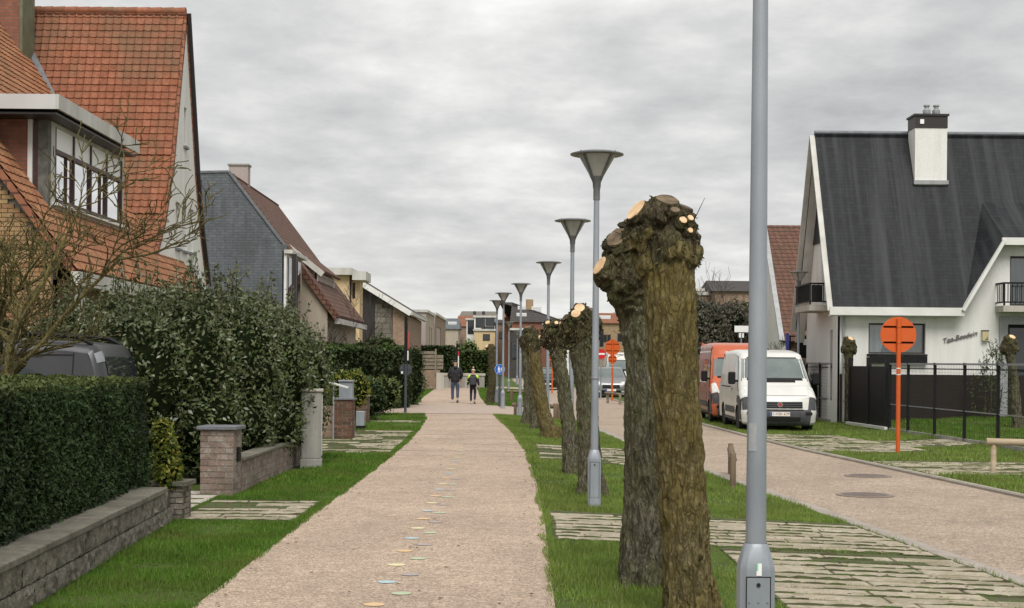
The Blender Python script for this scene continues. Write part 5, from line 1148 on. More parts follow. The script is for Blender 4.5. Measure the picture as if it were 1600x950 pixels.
    def side(s, name, poly, mat, off=0.006, sides=(-1, 1), parent=None):
        r = []
        for sg in sides:
            bm = bmesh.new(); bm.faces.new([bm.verts.new((0, y, z)) for y, z in poly])
            for zc in (s.belt, s.belt + 0.3): bmesh.ops.bisect_plane(bm, geom=bm.verts[:] + bm.edges[:] + bm.faces[:], plane_co=(0, 0, zc), plane_no=(0, 0, 1))
            bm.verts.index_update(); mb = MB().add([(sg * (s.w(v.co.z) + off), v.co.y, v.co.z) for v in bm.verts], [tuple(v.index for v in f.verts) for f in bm.faces]); bm.free()
            r.append(mb.build(name, mat, parent or s.root))
        return r
    def mirror(s, y, z, sz=(0.13, 0.14, 0.24), mat='black', sides=(-1, 1)):
        for sg in sides:
            x = s.w(z); MB().box((sg * (x - 0.02), y + 0.02, z + 0.02), (sg * (x + 0.12), y + 0.07, z + 0.08)).build('mirror_arm', MATS['black'], s.root)
            o = MB().box((sg * (x + 0.06), y - 0.06, z - 0.04), (sg * (x + 0.06 + sz[0] * 1.5), y + sz[1] - 0.06, z + sz[2])).build('mirror', MATS[mat], s.root); b = o.modifiers.new('bevel', 'BEVEL'); b.width = 0.04; b.segments = 3
def plate(v, t, txt, w=0.52, h=0.11, q=0.0):
    p = v.pt(t, q, 0.02); o = MB().box((p.x - w/2, p.y - 0.008, p.z - h/2), (p.x + w/2, p.y + 0.004, p.z + h/2)).build('number_plate', MATS['plate'], v.root)
    MB().box((p.x - w/2 + 0.002, p.y - 0.0095, p.z - h/2 + 0.004), (p.x - w/2 + 0.045, p.y - 0.008, p.z + h/2 - 0.004)).build('plate_band', MATS['sign_blue'], o)
    if txt:
        me = text_mesh(txt, h * 0.95, 0.001); me.materials.append(MATS['plate_text']); link('plate_lettering', me, o, (p.x + 0.025, p.y - 0.0095, p.z), (R(90), 0, 0))
def panel_van(label, loc, rz, paint, H=2.25, L=4.98, txt=None, side=None, group=None, badge=True):
    k = H - 2.25
    prof = [(.12,.2),(.02,.3),(-.03,.5),(0,.66),(.06,.86),(.16,1.0),(.55,1.22),(.78,1.33),(1.5,2.02),(1.86,2.17 + k),(3.2,2.25 + k),(L - .22,2.22 + k),(L - .05,2.1 + k),(L,1.2),(L - .01,.4)]
    if k > 0.1: prof[9] = (1.95, 2.2 + k * 0.86)
    v = Vehicle('panel_van', label, 'van', loc, rz, prof, 1.02, 1.15, 0.15, (0.93, L - 1.0 - (0.02)), 0.335, paint, group, 0.13, 0.13, 0.3, side)
    v.patch('bumper', 0, 2.75, -1, 1, MATS['plastic'], 0.015); 
    for sg in (-1, 1):
        v.patch('corner_cladding', 2.75, 4.7, sg * 0.74, sg * 1.0, MATS['plastic'], 0.012, nq=5, q0b=sg * 0.8)
        v.patch('headlight', 4.55, 6.6, sg * 0.74, sg * 0.965, MATS['headlight'], 0.010, nq=6, q0b=sg * 0.86)
        v.patch('fog_slot', 1.9, 2.35, sg * 0.68, sg * 0.86, MATS['dark_gap'], 0.022, nq=4)
        v.patch('wiper', 7.02, 7.1, sg * 0.1 - 0.2, sg * 0.1 + 0.45 * (1 if sg > 0 else 0.2), MATS['black'], 0.02, nq=4)
    gr = v.patch('grille', 2.98, 3.85, -0.6, 0.6, MATS['black'], 0.010)
    for t in (3.2, 3.45, 3.68): v.patch('grille_bar', t, t + 0.08, -0.58, 0.58, MATS['plastic'], 0.022, gr, 1)
    v.patch('lower_intake', 1.1, 1.65, -0.55, 0.55, MATS['dark_gap'], 0.02); v.patch('bumper_gap', 2.62, 2.82, -0.62, 0.62, MATS['dark_gap'], 0.018)
    p = v.pt(3.45, 0, 0.03); bd = MB().lathe([(0.072, 0), (0.072, -0.014)], 20, tuple(p), 'Y').build('badge', MATS['chrome'], gr); MB().lathe([(0.055, -0.0145), (0.055, -0.018)], 20, tuple(p), 'Y').build('badge_face', M('badge_red', (0.35,0.06,0.06), None, 1, 0.4), gr)
    v.patch('windscreen', 7.12, 8.02, -0.93, 0.93, MATS['black'], 0.004); v.patch('windscreen_glass', 7.22, 7.95, -0.90, 0.90, MATS['screen_glass'], 0.008)
    v.patch('bonnet_seam', 4.95, 5.0, -0.74, 0.74, MATS['lead'], 0.006, nt_=1)
    v.side('door_window', [(1.02,1.36),(1.16,1.48),(1.6,1.93),(2.02,1.95),(2.02,1.33)], MATS['side_glass'])
    v.side('door_seam', [(2.1,.45),(2.115,.45),(2.115,2.0 + k),(2.1,2.0 + k)], MATS['lead']); v.side('door_seam', [(L-1.75,.45),(L-1.735,.45),(L-1.735,2.0 + k),(L-1.75,2.0 + k)], MATS['lead'])
    v.side('side_moulding', [(1.5,.48),(L-1.55,.48),(L-1.55,.66),(1.5,.66)], MATS['plastic'], 0.014); v.side('sill', [(1.45,.31),(L-1.5,.31),(L-1.5,.37),(1.45,.37)], MATS['plastic'], 0.01)
    v.side('front_cladding', [(.22,.34),(.5,.34),(.55,.62),(.7,.74),(1.0,.8),(.92,.98),(.55,.98),(.22,.9)], MATS['plastic'], 0.012)
    v.side('door_handle', [(1.85,1.12),(2.0,1.12),(2.0,1.17),(1.85,1.17)], MATS['black'], 0.02)
    v.mirror(1.05, 1.32, (0.13, 0.16, 0.3))
    plate(v, 2.05, txt)
    return v
D = 39.6; c = A(1218, 600, D).x
wv_ = panel_van('white panel van parked facing the viewer beside the fence', (c, D - 0.1, -0.145), R(-1.0), MATS['van_white'], 2.25, 4.98, '1-VSK-639', None, 'panel vans parked in a row')
wv_.side('slide_rail', [(2.3,1.18),(4.4,1.18),(4.4,1.21),(2.3,1.21)], MATS['black'], 0.008, (-1,))
D2_ = D + 5.65; c2 = A(1113, 600, D2_).x + 1.02
ov = panel_van('orange red panel van parked behind the white van', (c2, D2_, -0.145), R(-1.5), MATS['van_orange'], 2.52, 5.4, '', MATS['van_side_red'], 'panel vans parked in a row')
ov.side('white_stripe', [(1.9,2.2),(5.3,2.2),(5.3,2.24),(1.9,2.24)], MATS['sign_white'], 0.008); ov.side('white_stripe', [(2.0,1.24),(5.3,1.24),(5.3,1.3),(2.0,1.3)], MATS['sign_white'], 0.008)
ov.side('side_window', [(2.25,1.35),(3.3,1.35),(3.3,1.98),(2.25,1.98)], MATS['side_glass']); ov.side('side_window', [(3.5,1.35),(4.9,1.35),(4.9,1.98),(3.5,1.98)], MATS['van_rust'])
ov.side('zigzag_band', [(1.9,2.3),(2.4,2.36),(2.7,2.31),(3.2,2.37),(3.8,2.31),(4.4,2.37),(5.3,2.32),(5.3,2.44),(1.9,2.44)], M('zigzag_pale', (0.62,0.46,0.42), None, 1, 0.4), 0.007); ov.side('lower_band', [(1.6,.7),(5.3,.7),(5.3,.95),(1.6,.95)], MATS['van_rust'], 0.005)

def car(label, loc, rz, paint, group, H=1.55, L=4.3, Wd=0.9, plate_txt='', dark=False, facing=True):
    h = H - 1.55
    prof = [(.12,.2),(.02,.3),(-.02,.52),(.06,.74),(.25,.86),(.95,1.0),(1.12,1.04),(1.85,1.46 + h),(2.4,1.55 + h),(3.4,1.5 + h),(3.9,1.3 + h * .8),(L - .08,.95),(L,.8),(L,.35)]
    v = Vehicle('parked_car', label, 'car', loc, rz, prof, Wd, 0.95, 0.34, (0.82, L - 0.85), 0.32, paint, group, 0.14, 0.16, 0.26)
    v.patch('bumper', 0, 1.3, -1, 1, MATS['plastic'], 0.012)
    gr = v.patch('grille', 1.95, 2.75, -0.5, 0.5, MATS['black'], 0.012); p = v.pt(2.6, 0, 0.03)
    MB().add([(p.x, p.y - 0.02, p.z + 0.085), (p.x + 0.06, p.y - 0.02, p.z), (p.x, p.y - 0.02, p.z - 0.085), (p.x - 0.06, p.y - 0.02, p.z), (p.x, p.y + 0.01, p.z)], [(0,1,2,3),(0,4,1),(1,4,2),(2,4,3),(3,4,0)]).build('badge', MATS['chrome'], gr)
    for sg in (-1, 1):
        v.patch('headlight', 2.7, 3.9, sg * 0.58, sg * 0.96, MATS['headlight'], 0.012, nq=6); v.patch('fog_light', 1.0, 1.4, sg * 0.6, sg * 0.8, MATS['headlight'], 0.02, nq=3)
    v.patch('lower_intake', 0.9, 1.5, -0.55, 0.55, MATS['dark_gap'], 0.018); v.patch('windscreen', 6.1, 6.97, -0.9, 0.9, MATS['screen_glass'], 0.008)
    v.side('side_window', [(1.3,1.02),(1.9,1.42 + h),(2.55,1.45 + h),(2.55,1.0)], MATS['side_glass']); v.side('side_window', [(2.62,1.0),(2.62,1.45 + h),(3.3,1.42 + h),(3.75,1.05)], MATS['side_glass'])
    v.mirror(1.3, 1.0, (0.1, 0.1, 0.13)); plate(v, 1.55, plate_txt); return v
car('silver grey car parked facing the viewer behind the orange sign post', (A(955,600,78).x, 78, ROADZ), R(-1), MATS['car_silver'], 'cars along the street', 1.62, 4.4, 0.93)
car('black car driving towards the viewer beyond the fourth pollard tree', (A(857,600,98).x, 98, ROADZ), R(-1), MATS['car_black'], 'cars along the street', 1.5)
car('small dark car far down the street right of the fourth pollard', (A(910,590,125).x, 125, ROADZ), R(-1), MATS['car_black'], 'cars along the street', 1.5)
# white delivery van far behind the silver car
fv = panel_van('white box van with pale yellow front far behind the silver car', (A(972,600,92).x, 92, ROADZ), R(-1), MATS['van_white'], 2.52, 5.4, '', None, 'panel vans parked in a row')
# dark grey estate car in the driveway, tail towards the street
mp_ = [(.12,.2),(.02,.32),(-.02,.6),(.08,.85),(.3,.98),(.95,1.12),(1.1,1.16),(1.75,1.68),(2.3,1.79),(3.4,1.81),(4.0,1.78),(4.22,1.68),(4.38,1.1),(4.42,.8),(4.4,.4)]
mv = Vehicle('parked_car', 'dark grey high roofed car with roof rails in the driveway behind the hedge', 'car', (-4.62 - 4.42, 18.0, 0.1), R(-90), mp_, 0.9, 1.05, 0.2, (0.85, 3.55), 0.33, MATS['car_grey'], None, 0.12, 0.14, 0.26)
# its nose points left, so local +Y runs to the right
mv.root.rotation_euler = (0, 0, R(-90))
mv.patch('windscreen', 6.1, 6.95, -0.88, 0.88, MATS['screen_glass'], 0.008); mv.patch('rear_window', 11.15, 11.85, -0.8, 0.8, MATS['side_glass'], 0.008)
for sg in (-1, 1):
    mv.patch('tail_light', 11.9, 12.8, sg * 0.86, sg * 0.985, MATS['tail_light'], 0.01, nq=4); mv.patch('rear_pillar_reflection', 11.0, 11.25, sg * 0.82, sg * 0.98, MATS['galv_dark'], 0.008, nq=4)  # pale patch on the rear pillar: a grey reflection painted as colour
    x = 0.66 * sg
    mv_r = MB().tube([(x, 1.9, 1.78), (x, 2.1, 1.86), (x, 2.8, 1.885), (x, 3.6, 1.875), (x, 3.95, 1.845), (x, 4.12, 1.76)], [0.02, 0.022, 0.024, 0.024, 0.03, 0.022], 10).build('roof_rail', MATS['black'], mv.root, True)
mv.side('side_window', [(2.35,1.12),(2.35,1.55),(3.25,1.55),(3.62,1.38),(3.8,1.12)], MATS['side_glass']); mv.side('side_window', [(1.3,1.12),(1.75,1.52),(2.25,1.55),(2.25,1.12)], MATS['side_glass'])
mv.side('door_seam', [(3.93,.5),(3.945,.5),(3.945,1.66),(3.93,1.66)], MATS['dark_gap']); mv.side('gutter_line', [(1.8,1.625),(3.93,1.625),(3.93,1.64),(1.8,1.64)], MATS['dark_gap'])
# ------------------------------------------------------------------ houses
def quadslab(mb, a, b, c, d, t, mi=0):
    a, b, c, d = [Vector(p) for p in (a, b, c, d)]; n = (b - a).cross(d - a).normalized()
    if n.z < 0: n = -n
    vs = [a, b, c, d, a - n * t, b - n * t, c - n * t, d - n * t]
    mb.add(vs, [(0,1,2,3),(7,6,5,4),(0,4,5,1),(1,5,6,2),(2,6,7,3),(3,7,4,0)], mi)
def win(parent, o, du, u0, u1, z0, z1, nv=1, nh=1, fr='white_paint', gl='house_glass', rec=0.08, fw=0.05, sill=None, curtain=None, room=0.5, name='window'):
    """a framed window in the opening u0..u1, z0..z1 of a wall through o along du"""
    o = Vector(o); du = Vector(du).normalized(); n = du.cross(Vector((0,0,1))).normalized(); up = Vector((0,0,1))
    pt = lambda u, z, dep: o + du * u + up * z - n * dep
    mb = MB()
    def bar(ua, ub, za, zb, d0, d1): 
        vs = [pt(u, z, d) for d in (d0, d1) for u, z in ((ua, za), (ub, za), (ub, zb), (ua, zb))]
        mb.add(vs, [(0,1,2,3),(7,6,5,4),(0,4,5,1),(1,5,6,2),(2,6,7,3),(3,7,4,0)])
    e = 0.003
    bar(u0 + e, u0 + fw, z0 + e, z1 - e, rec, rec + 0.06); bar(u1 - fw, u1 - e, z0 + e, z1 - e, rec, rec + 0.06)
    bar(u0 + fw, u1 - fw, z0 + e, z0 + fw, rec, rec + 0.06); bar(u0 + fw, u1 - fw, z1 - fw, z1 - e, rec, rec + 0.06)
    for i in range(1, nv): u = lerp(u0, u1, i / nv); bar(u - fw * 0.45, u + fw * 0.45, z0 + fw, z1 - fw, rec + 0.004, rec + 0.056)
    for i in range(1, nh): z = lerp(z0, z1, i / nh); bar(u0 + fw, u1 - fw, z - fw * 0.4, z + fw * 0.4, rec + 0.008, rec + 0.052)
    w = mb.build(name, MATS[fr], parent)
    for i in range(nv):
        a, b = lerp(u0, u1, i / nv) + 0.01, lerp(u0, u1, (i + 1) / nv) - 0.01
        MB().add([pt(a, z0 + 0.01, rec + 0.03), pt(b, z0 + 0.01, rec + 0.03), pt(b, z1 - 0.01, rec + 0.03), pt(a, z1 - 0.01, rec + 0.03)], [(0,1,2,3)]).build('pane', MATS[gl], w)
    if gl == 'clear_pane' or curtain:
        mb = MB(); mb.add([pt(u, z, d) for d in (rec + 0.075, rec + room) for u, z in ((u0 - .1, z0 - .1), (u1 + .1, z0 - .1), (u1 + .1, z1 + .1), (u0 - .1, z1 + .1))], [(7,6,5,4),(0,4,5,1),(1,5,6,2),(2,6,7,3),(3,7,4,0)])
        mb.build('room', MATS['interior'], w)
    if curtain:
        k = int((u1 - u0) / 0.03); vs = []
        for i in range(k + 1):
            u = lerp(u0, u1, i / k); dd = rec + 0.14 + 0.022 * math.sin(i * 1.25) + 0.012 * math.sin(i * 0.37)
            vs += [pt(u, z0, dd), pt(u, z1, dd)]
        MB().add(vs, [(2*i, 2*i + 2, 2*i + 3, 2*i + 1) for i in range(k)]).build('curtain', MATS['curtain'], w, True)
    if sill:
        mb = MB(); mb.add([pt(u, z, d) for d in (-0.06, rec) for u, z in ((u0 - .05, z0 - 0.06), (u1 + .05, z0 - 0.06), (u1 + .05, z0 - 0.003), (u0 - .05, z0 - 0.003))], [(0,1,2,3),(7,6,5,4),(0,4,5,1),(1,5,6,2),(2,6,7,3),(3,7,4,0)])
        mb.build('sill', MATS[sill], w)
    return w

# ---- the house with the orange tiled roof
XG = -7.77
h1 = empty('tiled_house', (0, 0, 0), 0, 'tall house with orange tiled steep roof, white gable and window bay', 'house')
prof = [(34.95, 9.9), (33.75, 6.25), (33.0, 4.85), (31.95, 3.72)]          # near slope, ridge to eave
pf = [(34.95, 9.9), (36.15, 6.25), (36.75, 4.9), (37.6, 3.6)]
gw_ = MB()
outer = [(31.95 + 0.1, -0.1), (37.5, -0.1), (37.5, 3.62)] + [(y - 0.03, z - 0.06) for y, z in pf[2:0:-1]] + [(34.95, 9.8)] + [(y + 0.03, z - 0.06) for y, z in prof[1:3]] + [(32.05, 3.66)]
slits = []
def gpx(x, y):                      # a pixel on the gable plane X = XG
    u, v = ray(x, y); Dg = XG * FPX / u; return Dg, EYE - v / FPX * Dg
for x0, x1, y0, y1 in ((287.5,291.5,168,229), (274.5,281,316,388), (285,292,321,392), (296,302.5,327,395)):
    a, b = gpx(x0, (y0 + y1) / 2), gpx(x1, (y0 + y1) / 2); zt, zb = gpx((x0+x1)/2, y0)[1], gpx((x0+x1)/2, y1)[1]; slits.append((a[0], b[0], zb, zt))
wall_poly(gw_, (XG, 0, 0), (0, 1, 0), outer, [rect(*s_) for s_ in slits], 0.3)
gw_.build('gable_wall', MATS['render_white'], h1)
for s_ in slits: win(h1, (XG, 0, 0), (0, 1, 0), *s_, fr='render_grey_white', rec=0.14, fw=0.03, sill='lead')
mb = MB()
def slope_slab(mb, x0, x1, pr, t=0.08, drop=0.0):
    for (ya, za), (yb, zb) in zip(pr[:-1], pr[1:]): quadslab(mb, (x0, ya, za - drop), (x1, ya, za - drop), (x1, yb, zb - drop), (x0, yb, zb - drop), t)
slope_slab(mb, -16, XG + 0.02, prof, 0.1, 0.03); slope_slab(mb, -16, XG + 0.02, pf, 0.1, 0.03); rf = mb.build('roof', MATS['tile_rust'], h1)
mb = MB()
for pr in (pf,):
    for (ya, za), (yb, zb) in zip(pr[:-1], pr[1:]): mb.beam((XG + 0.05, ya, za - 0.04), (XG + 0.05, yb, zb - 0.04), 0.05, 0.13, (1, 0, 0))
mb.build('verge_trim', MATS['frame_dark'], h1)
# pantiles: one mesh, a flat pan and a roll
def tile_mesh(w, l, mat, roll=0.022, name='roof_tile'):
    pr = [(-w*.5, 0.0), (-w*.42, roll*.75), (-w*.33, roll), (-w*.24, roll*.7), (-w*.15, 0.002), (w*.1, -0.004), (w*.36, 0.0), (w*.5, 0.008)]
    n = len(pr); vs = [(x, 0, z + 0.026) for x, z in pr] + [(x, l, z) for x, z in pr] + [(x, 0, z + 0.008) for x, z in pr]
    return MB().add(vs, [(i, i+1, n+i+1, n+i) for i in range(n-1)] + [(2*n+i, 2*n+i+1, i+1, i) for i in range(n-1)]).mesh(name, mat, 35)
tw, tl = 0.182, 0.178
tmesh = tile_mesh(tw, tl * 1.18, MATS['pantile'])
lens = []; acc = 0
seg = [(math.hypot(b[0]-a[0], b[1]-a[1])) for a, b in zip(prof[:-1], prof[1:])]; tot = sum(seg)
def on_prof(s):
    for (a, b), L in zip(zip(prof[:-1], prof[1:]), seg):
        if s <= L: t = s / L; return lerp(a[0], b[0], t), lerp(a[1], b[1], t), math.atan2(a[1]-b[1], a[0]-b[0])
        s -= L
    a, b = prof[-2:]; return b[0], b[1], math.atan2(a[1]-b[1], a[0]-b[0])
spots = []
r = 0
while (r + 1) * tl <= tot:
    y, z, an = on_prof((r + 1) * tl)
    for c in range(44):
        x = XG - 0.05 - (c + 0.5) * tw
        px = HX + x / y * FPX
        spots.append((x, y, z, an, r, c, px))
    r += 1
spots.sort(key=lambda s: s[5] * 1.0 + (0 if s[6] > 0 else 100))
vis = [s_ for s_ in spots if s_[6] > 30]
for s_ in vis[:300]: link('roof_tile', tmesh, rf, (s_[0], s_[1] - 0.012, s_[2]), (s_[3] + rnd.uniform(-.012, .012), 0, rnd.uniform(-.01, .01)))
def join_copies(name, me, places, mat, parent):
    V0 = np.array([v.co for v in me.vertices]); F = [tuple(p.vertices) for p in me.polygons]; V = []; FF = []; b = 0
    for loc, rot in places:
        m = Matrix.Translation(loc) @ rot.to_4x4(); m = np.array(m); V.append(V0 @ m[:3, :3].T + m[:3, 3]); FF.append(np.array(F) + b); b += len(V0)
    nm_ = np_mesh(name, np.concatenate(V), np.concatenate(FF), mat, True); nm_.set_sharp_from_angle(angle=R(35)); o = link(name, nm_, parent); o['kind'] = 'stuff'; return o
from mathutils import Euler
join_copies('roof_tiles', tmesh, [(Vector((s_[0], s_[1] - 0.012, s_[2])), Euler((s_[3] + rnd.uniform(-.012, .012), 0, rnd.uniform(-.01, .01))).to_matrix()) for s_ in vis[300:] + [q for q in spots if q[6] <= 30]], MATS['pantile'], rf)
rt = MB()
ridge_me = MB().tube([(0, 0, 0), (0.3, 0, 0.004)], [0.09, 0.10], 10).mesh('ridge_tile', MATS['pantile'], True)
for k in range(24): link('ridge_tile', ridge_me, rf, (XG - 0.02 - (k + 1) * 0.285, 34.95, 9.9))
MB().box((-15.5, 32.15, -0.1), (XG - 0.32, 32.4, 3.7)).build('wall', MATS['brick_yellow'], h1)
# wing towards the viewer: eave near the street, ridge going away
EX, EZ, SLP, Y0, Y1 = -7.2, 3.15, 1.35, 24.3, 33.6
RX = -12.2; RZ = EZ + (EX - RX) * SLP
mb = MB(); quadslab(mb, (EX, Y0, EZ), (EX, Y1 - 1.4, EZ), (RX, Y1 + 1.2, RZ), (RX, Y0, RZ), 0.1); quadslab(mb, (RX - 5, Y0, EZ), (RX - 5, Y1, EZ), (RX, Y1, RZ), (RX, Y0, RZ), 0.1); wr_ = mb.build('wing_roof', MATS['tile_rust'], h1)
ft = tile_mesh(0.2, 0.24, MATS['flat_tile'], 0.012); pl_ = []
sa = math.atan(SLP)
rot0 = Matrix.Rotation(R(90), 3, 'Z') @ Matrix.Rotation(sa, 3, 'X')
for i in range(int((EX - RX) / math.cos(sa) / 0.2)):
    s = i * 0.2; x = EX + 0.02 - s * math.cos(sa); z = EZ + 0.005 + s * math.sin(sa)
    for j in range(int((Y1 - Y0 + 1.4) / 0.2)):
        y = Y0 + 0.1 + j * 0.2
        if -9.9 < x < -8.0 and 25.5 < y < 30.6 and z < 6.2: continue
        pl_.append((Vector((x, y, z)), rot0 @ Euler((rnd.uniform(-.015, .015), 0, rnd.uniform(-.01, .01))).to_matrix()))
join_copies('roof_tiles', ft, pl_, MATS['flat_tile'], wr_)
# dormer box
mb = MB(); mb.box((-13.5, 25.0, 6.0), (-7.72, 30.35, 6.12)); dmr = mb.build('bay_roof', MATS['lead'], h1)
mb = MB(); mb.box((-13.5, 24.97, 5.9), (-7.74, 25.02, 6.15)); mb.build('fascia', M('fascia_grey', (0.47,0.45,0.44), (0.52,0.5,0.49), 1.5, 0.5), dmr)
mb = MB(); mb.box((-7.738, 24.97, 5.9), (-7.69, 30.4, 6.15)); mb.build('fascia', MATS['off_white'], dmr)
mb = MB(); mb.box((-13.5, 25.03, 5.82), (-7.75, 30.33, 5.855)); mb.build('soffit', MATS['frame_dark'], dmr)
bw = MB(); ww = [(26.05, 30.45, 4.34, 5.78)]
wall_poly(bw, (-8.05, 0, 0), (0, 1, 0), [(25.75, 4.0), (30.55, 4.0), (30.55, 5.82), (25.75, 5.82)], [rect(26.0, 30.4, 4.42, 5.75)], 0.16); bw.build('bay_side', MATS['off_white'], h1)
# bay windows: transom panels above, glass below
mb = MB()
for k in range(5): yv = lerp(26.0, 30.4, k / 4); mb.box((-8.11, yv - 0.028, 4.42), (-8.05 + 0.004, yv + 0.028, 5.75))
mb.box((-8.11, 26.0, 5.30), (-8.04, 30.4, 5.37)); mb.box((-8.11, 26.0, 4.425), (-8.04, 30.4, 4.5)); bf = mb.build('bay_window', MATS['frame_brown'], h1)
for k in range(4):
    a, b = lerp(26.0, 30.4, k / 4) + 0.03, lerp(26.0, 30.4, (k + 1) / 4) - 0.03
    MB().box((-8.10, a, 5.36), (-8.075, b, 5.75)).build('panel', M('panel_white', (0.82,0.82,0.8), None, 1, 0.4), bf); m2 = (a + b) / 2 + 0.15
    MB().add([(-8.09, a, 4.48), (-8.09, b, 4.48), (-8.09, b, 5.31), (-8.09, a, 5.31)], [(0,1,2,3)]).build('pane', MATS['mirror_pane'], bf)
    (MB().box((-8.10, m2 - 0.014, 4.5), (-8.06, m2 + 0.014, 5.3)).build('mullion', MATS['frame_brown'], bf) if k % 2 == 0 else None)
MB().box((-9.9, 26.0, 4.45), (-8.35, 30.4, 5.7)).build('bay_room', MATS['interior'], h1)
MB().box((-8.12, 25.8, 4.36), (-7.93, 30.6, 4.41)).build('bay_sill', MATS['white_paint'], h1)
MB().box((-13.4, 25.6, 3.4), (-8.42, 25.8, 5.82)).build('bay_front_wall', MATS['brick_red'], h1); MB().box((-8.41, 25.58, 3.6), (-8.33, 25.75, 5.82)).build('drain_pipe', MATS['white_paint'], h1)
MB().box((-8.32, 25.62, 3.8), (-8.24, 25.8, 5.82)).build('corner_trim', MATS['frame_brown'], h1); MB().box((-8.235, 25.6, 3.9), (-8.06, 25.82, 5.82)).build('corner_post', M('weathered_post', (0.15,0.15,0.13), (0.08,0.08,0.07), 8, 0.8), h1)
# gutter board and porch below the wing roof
mb = MB(); mb.box((EX - 0.05, Y0 - 0.02, EZ - 0.26), (EX + 0.09, Y1 - 1.4, EZ - 0.03)); mb.build('gutter_board', MATS['off_white'], h1)
gb = MB(); wall_poly(gb, (0, 24.5, 0), (1, 0, 0), [(-17, -0.1), (-7.62, -0.1), (-7.62, 3.58), (RX, RZ - 0.13), (-17, EZ)], [], 0.25); gb.build('wing_wall', MATS['mortar'], h1)
bq = random.Random(3); bmh = [brick_mesh(0.2, 0.06, 0.064, MATS['brick_house']), brick_mesh(0.095, 0.06, 0.064, MATS['brick_house'])]
wg = [c_ for c_ in h1.children if c_.name.startswith('wing_wall')][0]; nb = 0
for r in range(52):
    z = 1.35 + r * 0.075; x = -7.62
    first = True
    while x > -8.6 and nb < 300:
        w = 0.2 if not (first and r % 2) else 0.095; first = False
        cx = x - w / 2 - 0.005
        if z + 0.05 < 3.58 + (-7.62 - cx) * SLP - 0.12: link('brick', bmh[0 if w > 0.15 else 1], wg, (cx, 24.5 - 0.018 + bq.uniform(-.003, .003), z), (0, 0, bq.uniform(-.01, .01))); nb += 1
        x -= w + 0.011
gs_ = MB(); wall_poly(gs_, (-7.62, 0, 0), (0, 1, 0), [(24.52, -0.1), (32.1, -0.1), (32.1, 3.0), (24.52, 3.0)], [rect(25.2, 26.6, 1.0, 2.6), rect(27.6, 28.6, 0.05, 2.5), rect(29.4, 31.2, 1.0, 2.6)], 0.25); gs_.build('wing_side_wall', MATS['brick_yellow'], h1)
win(h1, (-7.62, 0, 0), (0, 1, 0), 25.2, 26.6, 1.0, 2.6, 2, 1, 'white_paint', 'house_glass', 0.08, 0.07, 'lead'); win(h1, (-7.62, 0, 0), (0, 1, 0), 29.4, 31.2, 1.0, 2.6, 2, 1, 'white_paint', 'house_glass', 0.08, 0.07, 'lead'); win(h1, (-7.62, 0, 0), (0, 1, 0), 27.6, 28.6, 0.05, 2.5, 1, 2, 'white_paint', 'house_glass', 0.1, 0.08, name='door')
for y in (24.7, 27.3): MB().box((-7.32, y, -0.05), (-7.18, y + 0.14, EZ - 0.27)).build('porch_column', MATS['white_paint'], h1)
# valley and chimney
MB().beam((-8.6, 32.1, 4.6), (-11.6, 34.7, 9.35), 0.16, 0.03, (0.5, -0.6, 0.6)).build('valley_lead', MATS['lead'], h1)
cp0 = A(-14, 80, 33.6); cxr = A(30, 80, 33.6).x; ch = MB(); ch.box((cp0.x, 33.6, cp0.z - 1.6), (cxr, 34.4, 10.9)); cho = ch.build('chimney', MATS['brick_red'], h1)
MB().box((cxr + 0.003, 33.6, cp0.z - 1.4), (cxr + 0.07, 34.45, 10.7)).build('chimney_flashing', M('mossy_lead', (0.17,0.175,0.11), (0.12,0.12,0.075), 3, 0.8), h1)
MB().box((cp0.x - 0.08, 33.52, 10.9), (cxr + 0.12, 34.55, 11.05)).build('chimney_cap', MATS['concrete'], h1)

# ---- the house clad in slate
def gable_poly(px, D): return [A(x, y, D) for x, y in px]
D = 46.5; g2 = gable_poly([(300, 270), (357, 269), (441, 380), (441, 560), (300, 560)], D); g2[3].z = g2[4].z = -0.1
h2 = empty('slate_house', (g2[3].x, D, 0), 0, 'house with grey slate clad gable between tiled house and beige dormer house', 'house')
o2 = Vector(h2.location); mb = MB(); mb.extrude([p - o2 for p in g2], (0, 1.0, 0)); mb.build('wall', MATS['slate_wall'], h2)
mb = MB()
mb.beam(g2[1] - o2 + Vector((0.02, -0.02, 0.02)), g2[2] - o2 + Vector((0.02, -0.02, 0.02)), 0.06, 0.08); mb.beam(g2[0] - o2 + Vector((0, -0.02, 0.03)), g2[1] - o2 + Vector((0, -0.02, 0.03)), 0.06, 0.05); mb.build('verge_trim', MATS['lead'], h2)
zr = A(441, 380, D).z
# white window strip under a little flat roof on the street side
MB().box((0.03, -0.02, zr - 0.32), (0.3, 3.4, zr - 0.2)).build('dormer_roof', MATS['off_white'], h2)
MB().box((-1.5, 1.05, 0.0), (0.1, 3.4, zr - 0.33)).build('rear_wall', MATS['render_beige'], h2); MB().box((0.02, 0.05, 0.0), (0.1, 1.04, zr - 0.33)).build('window_wall', MATS['white_paint'], h2)
for k in range(3): MB().box((0.103, 0.35 + k * 1.0, 2.0), (0.13, 0.95 + k * 1.0, zr - 0.42)).build('window', MATS['house_glass'], h2)
MB().box((0.28, 0.0, 0), (0.42, 0.14, zr - 0.33)).build('post', MATS['frame_dark'], h2)

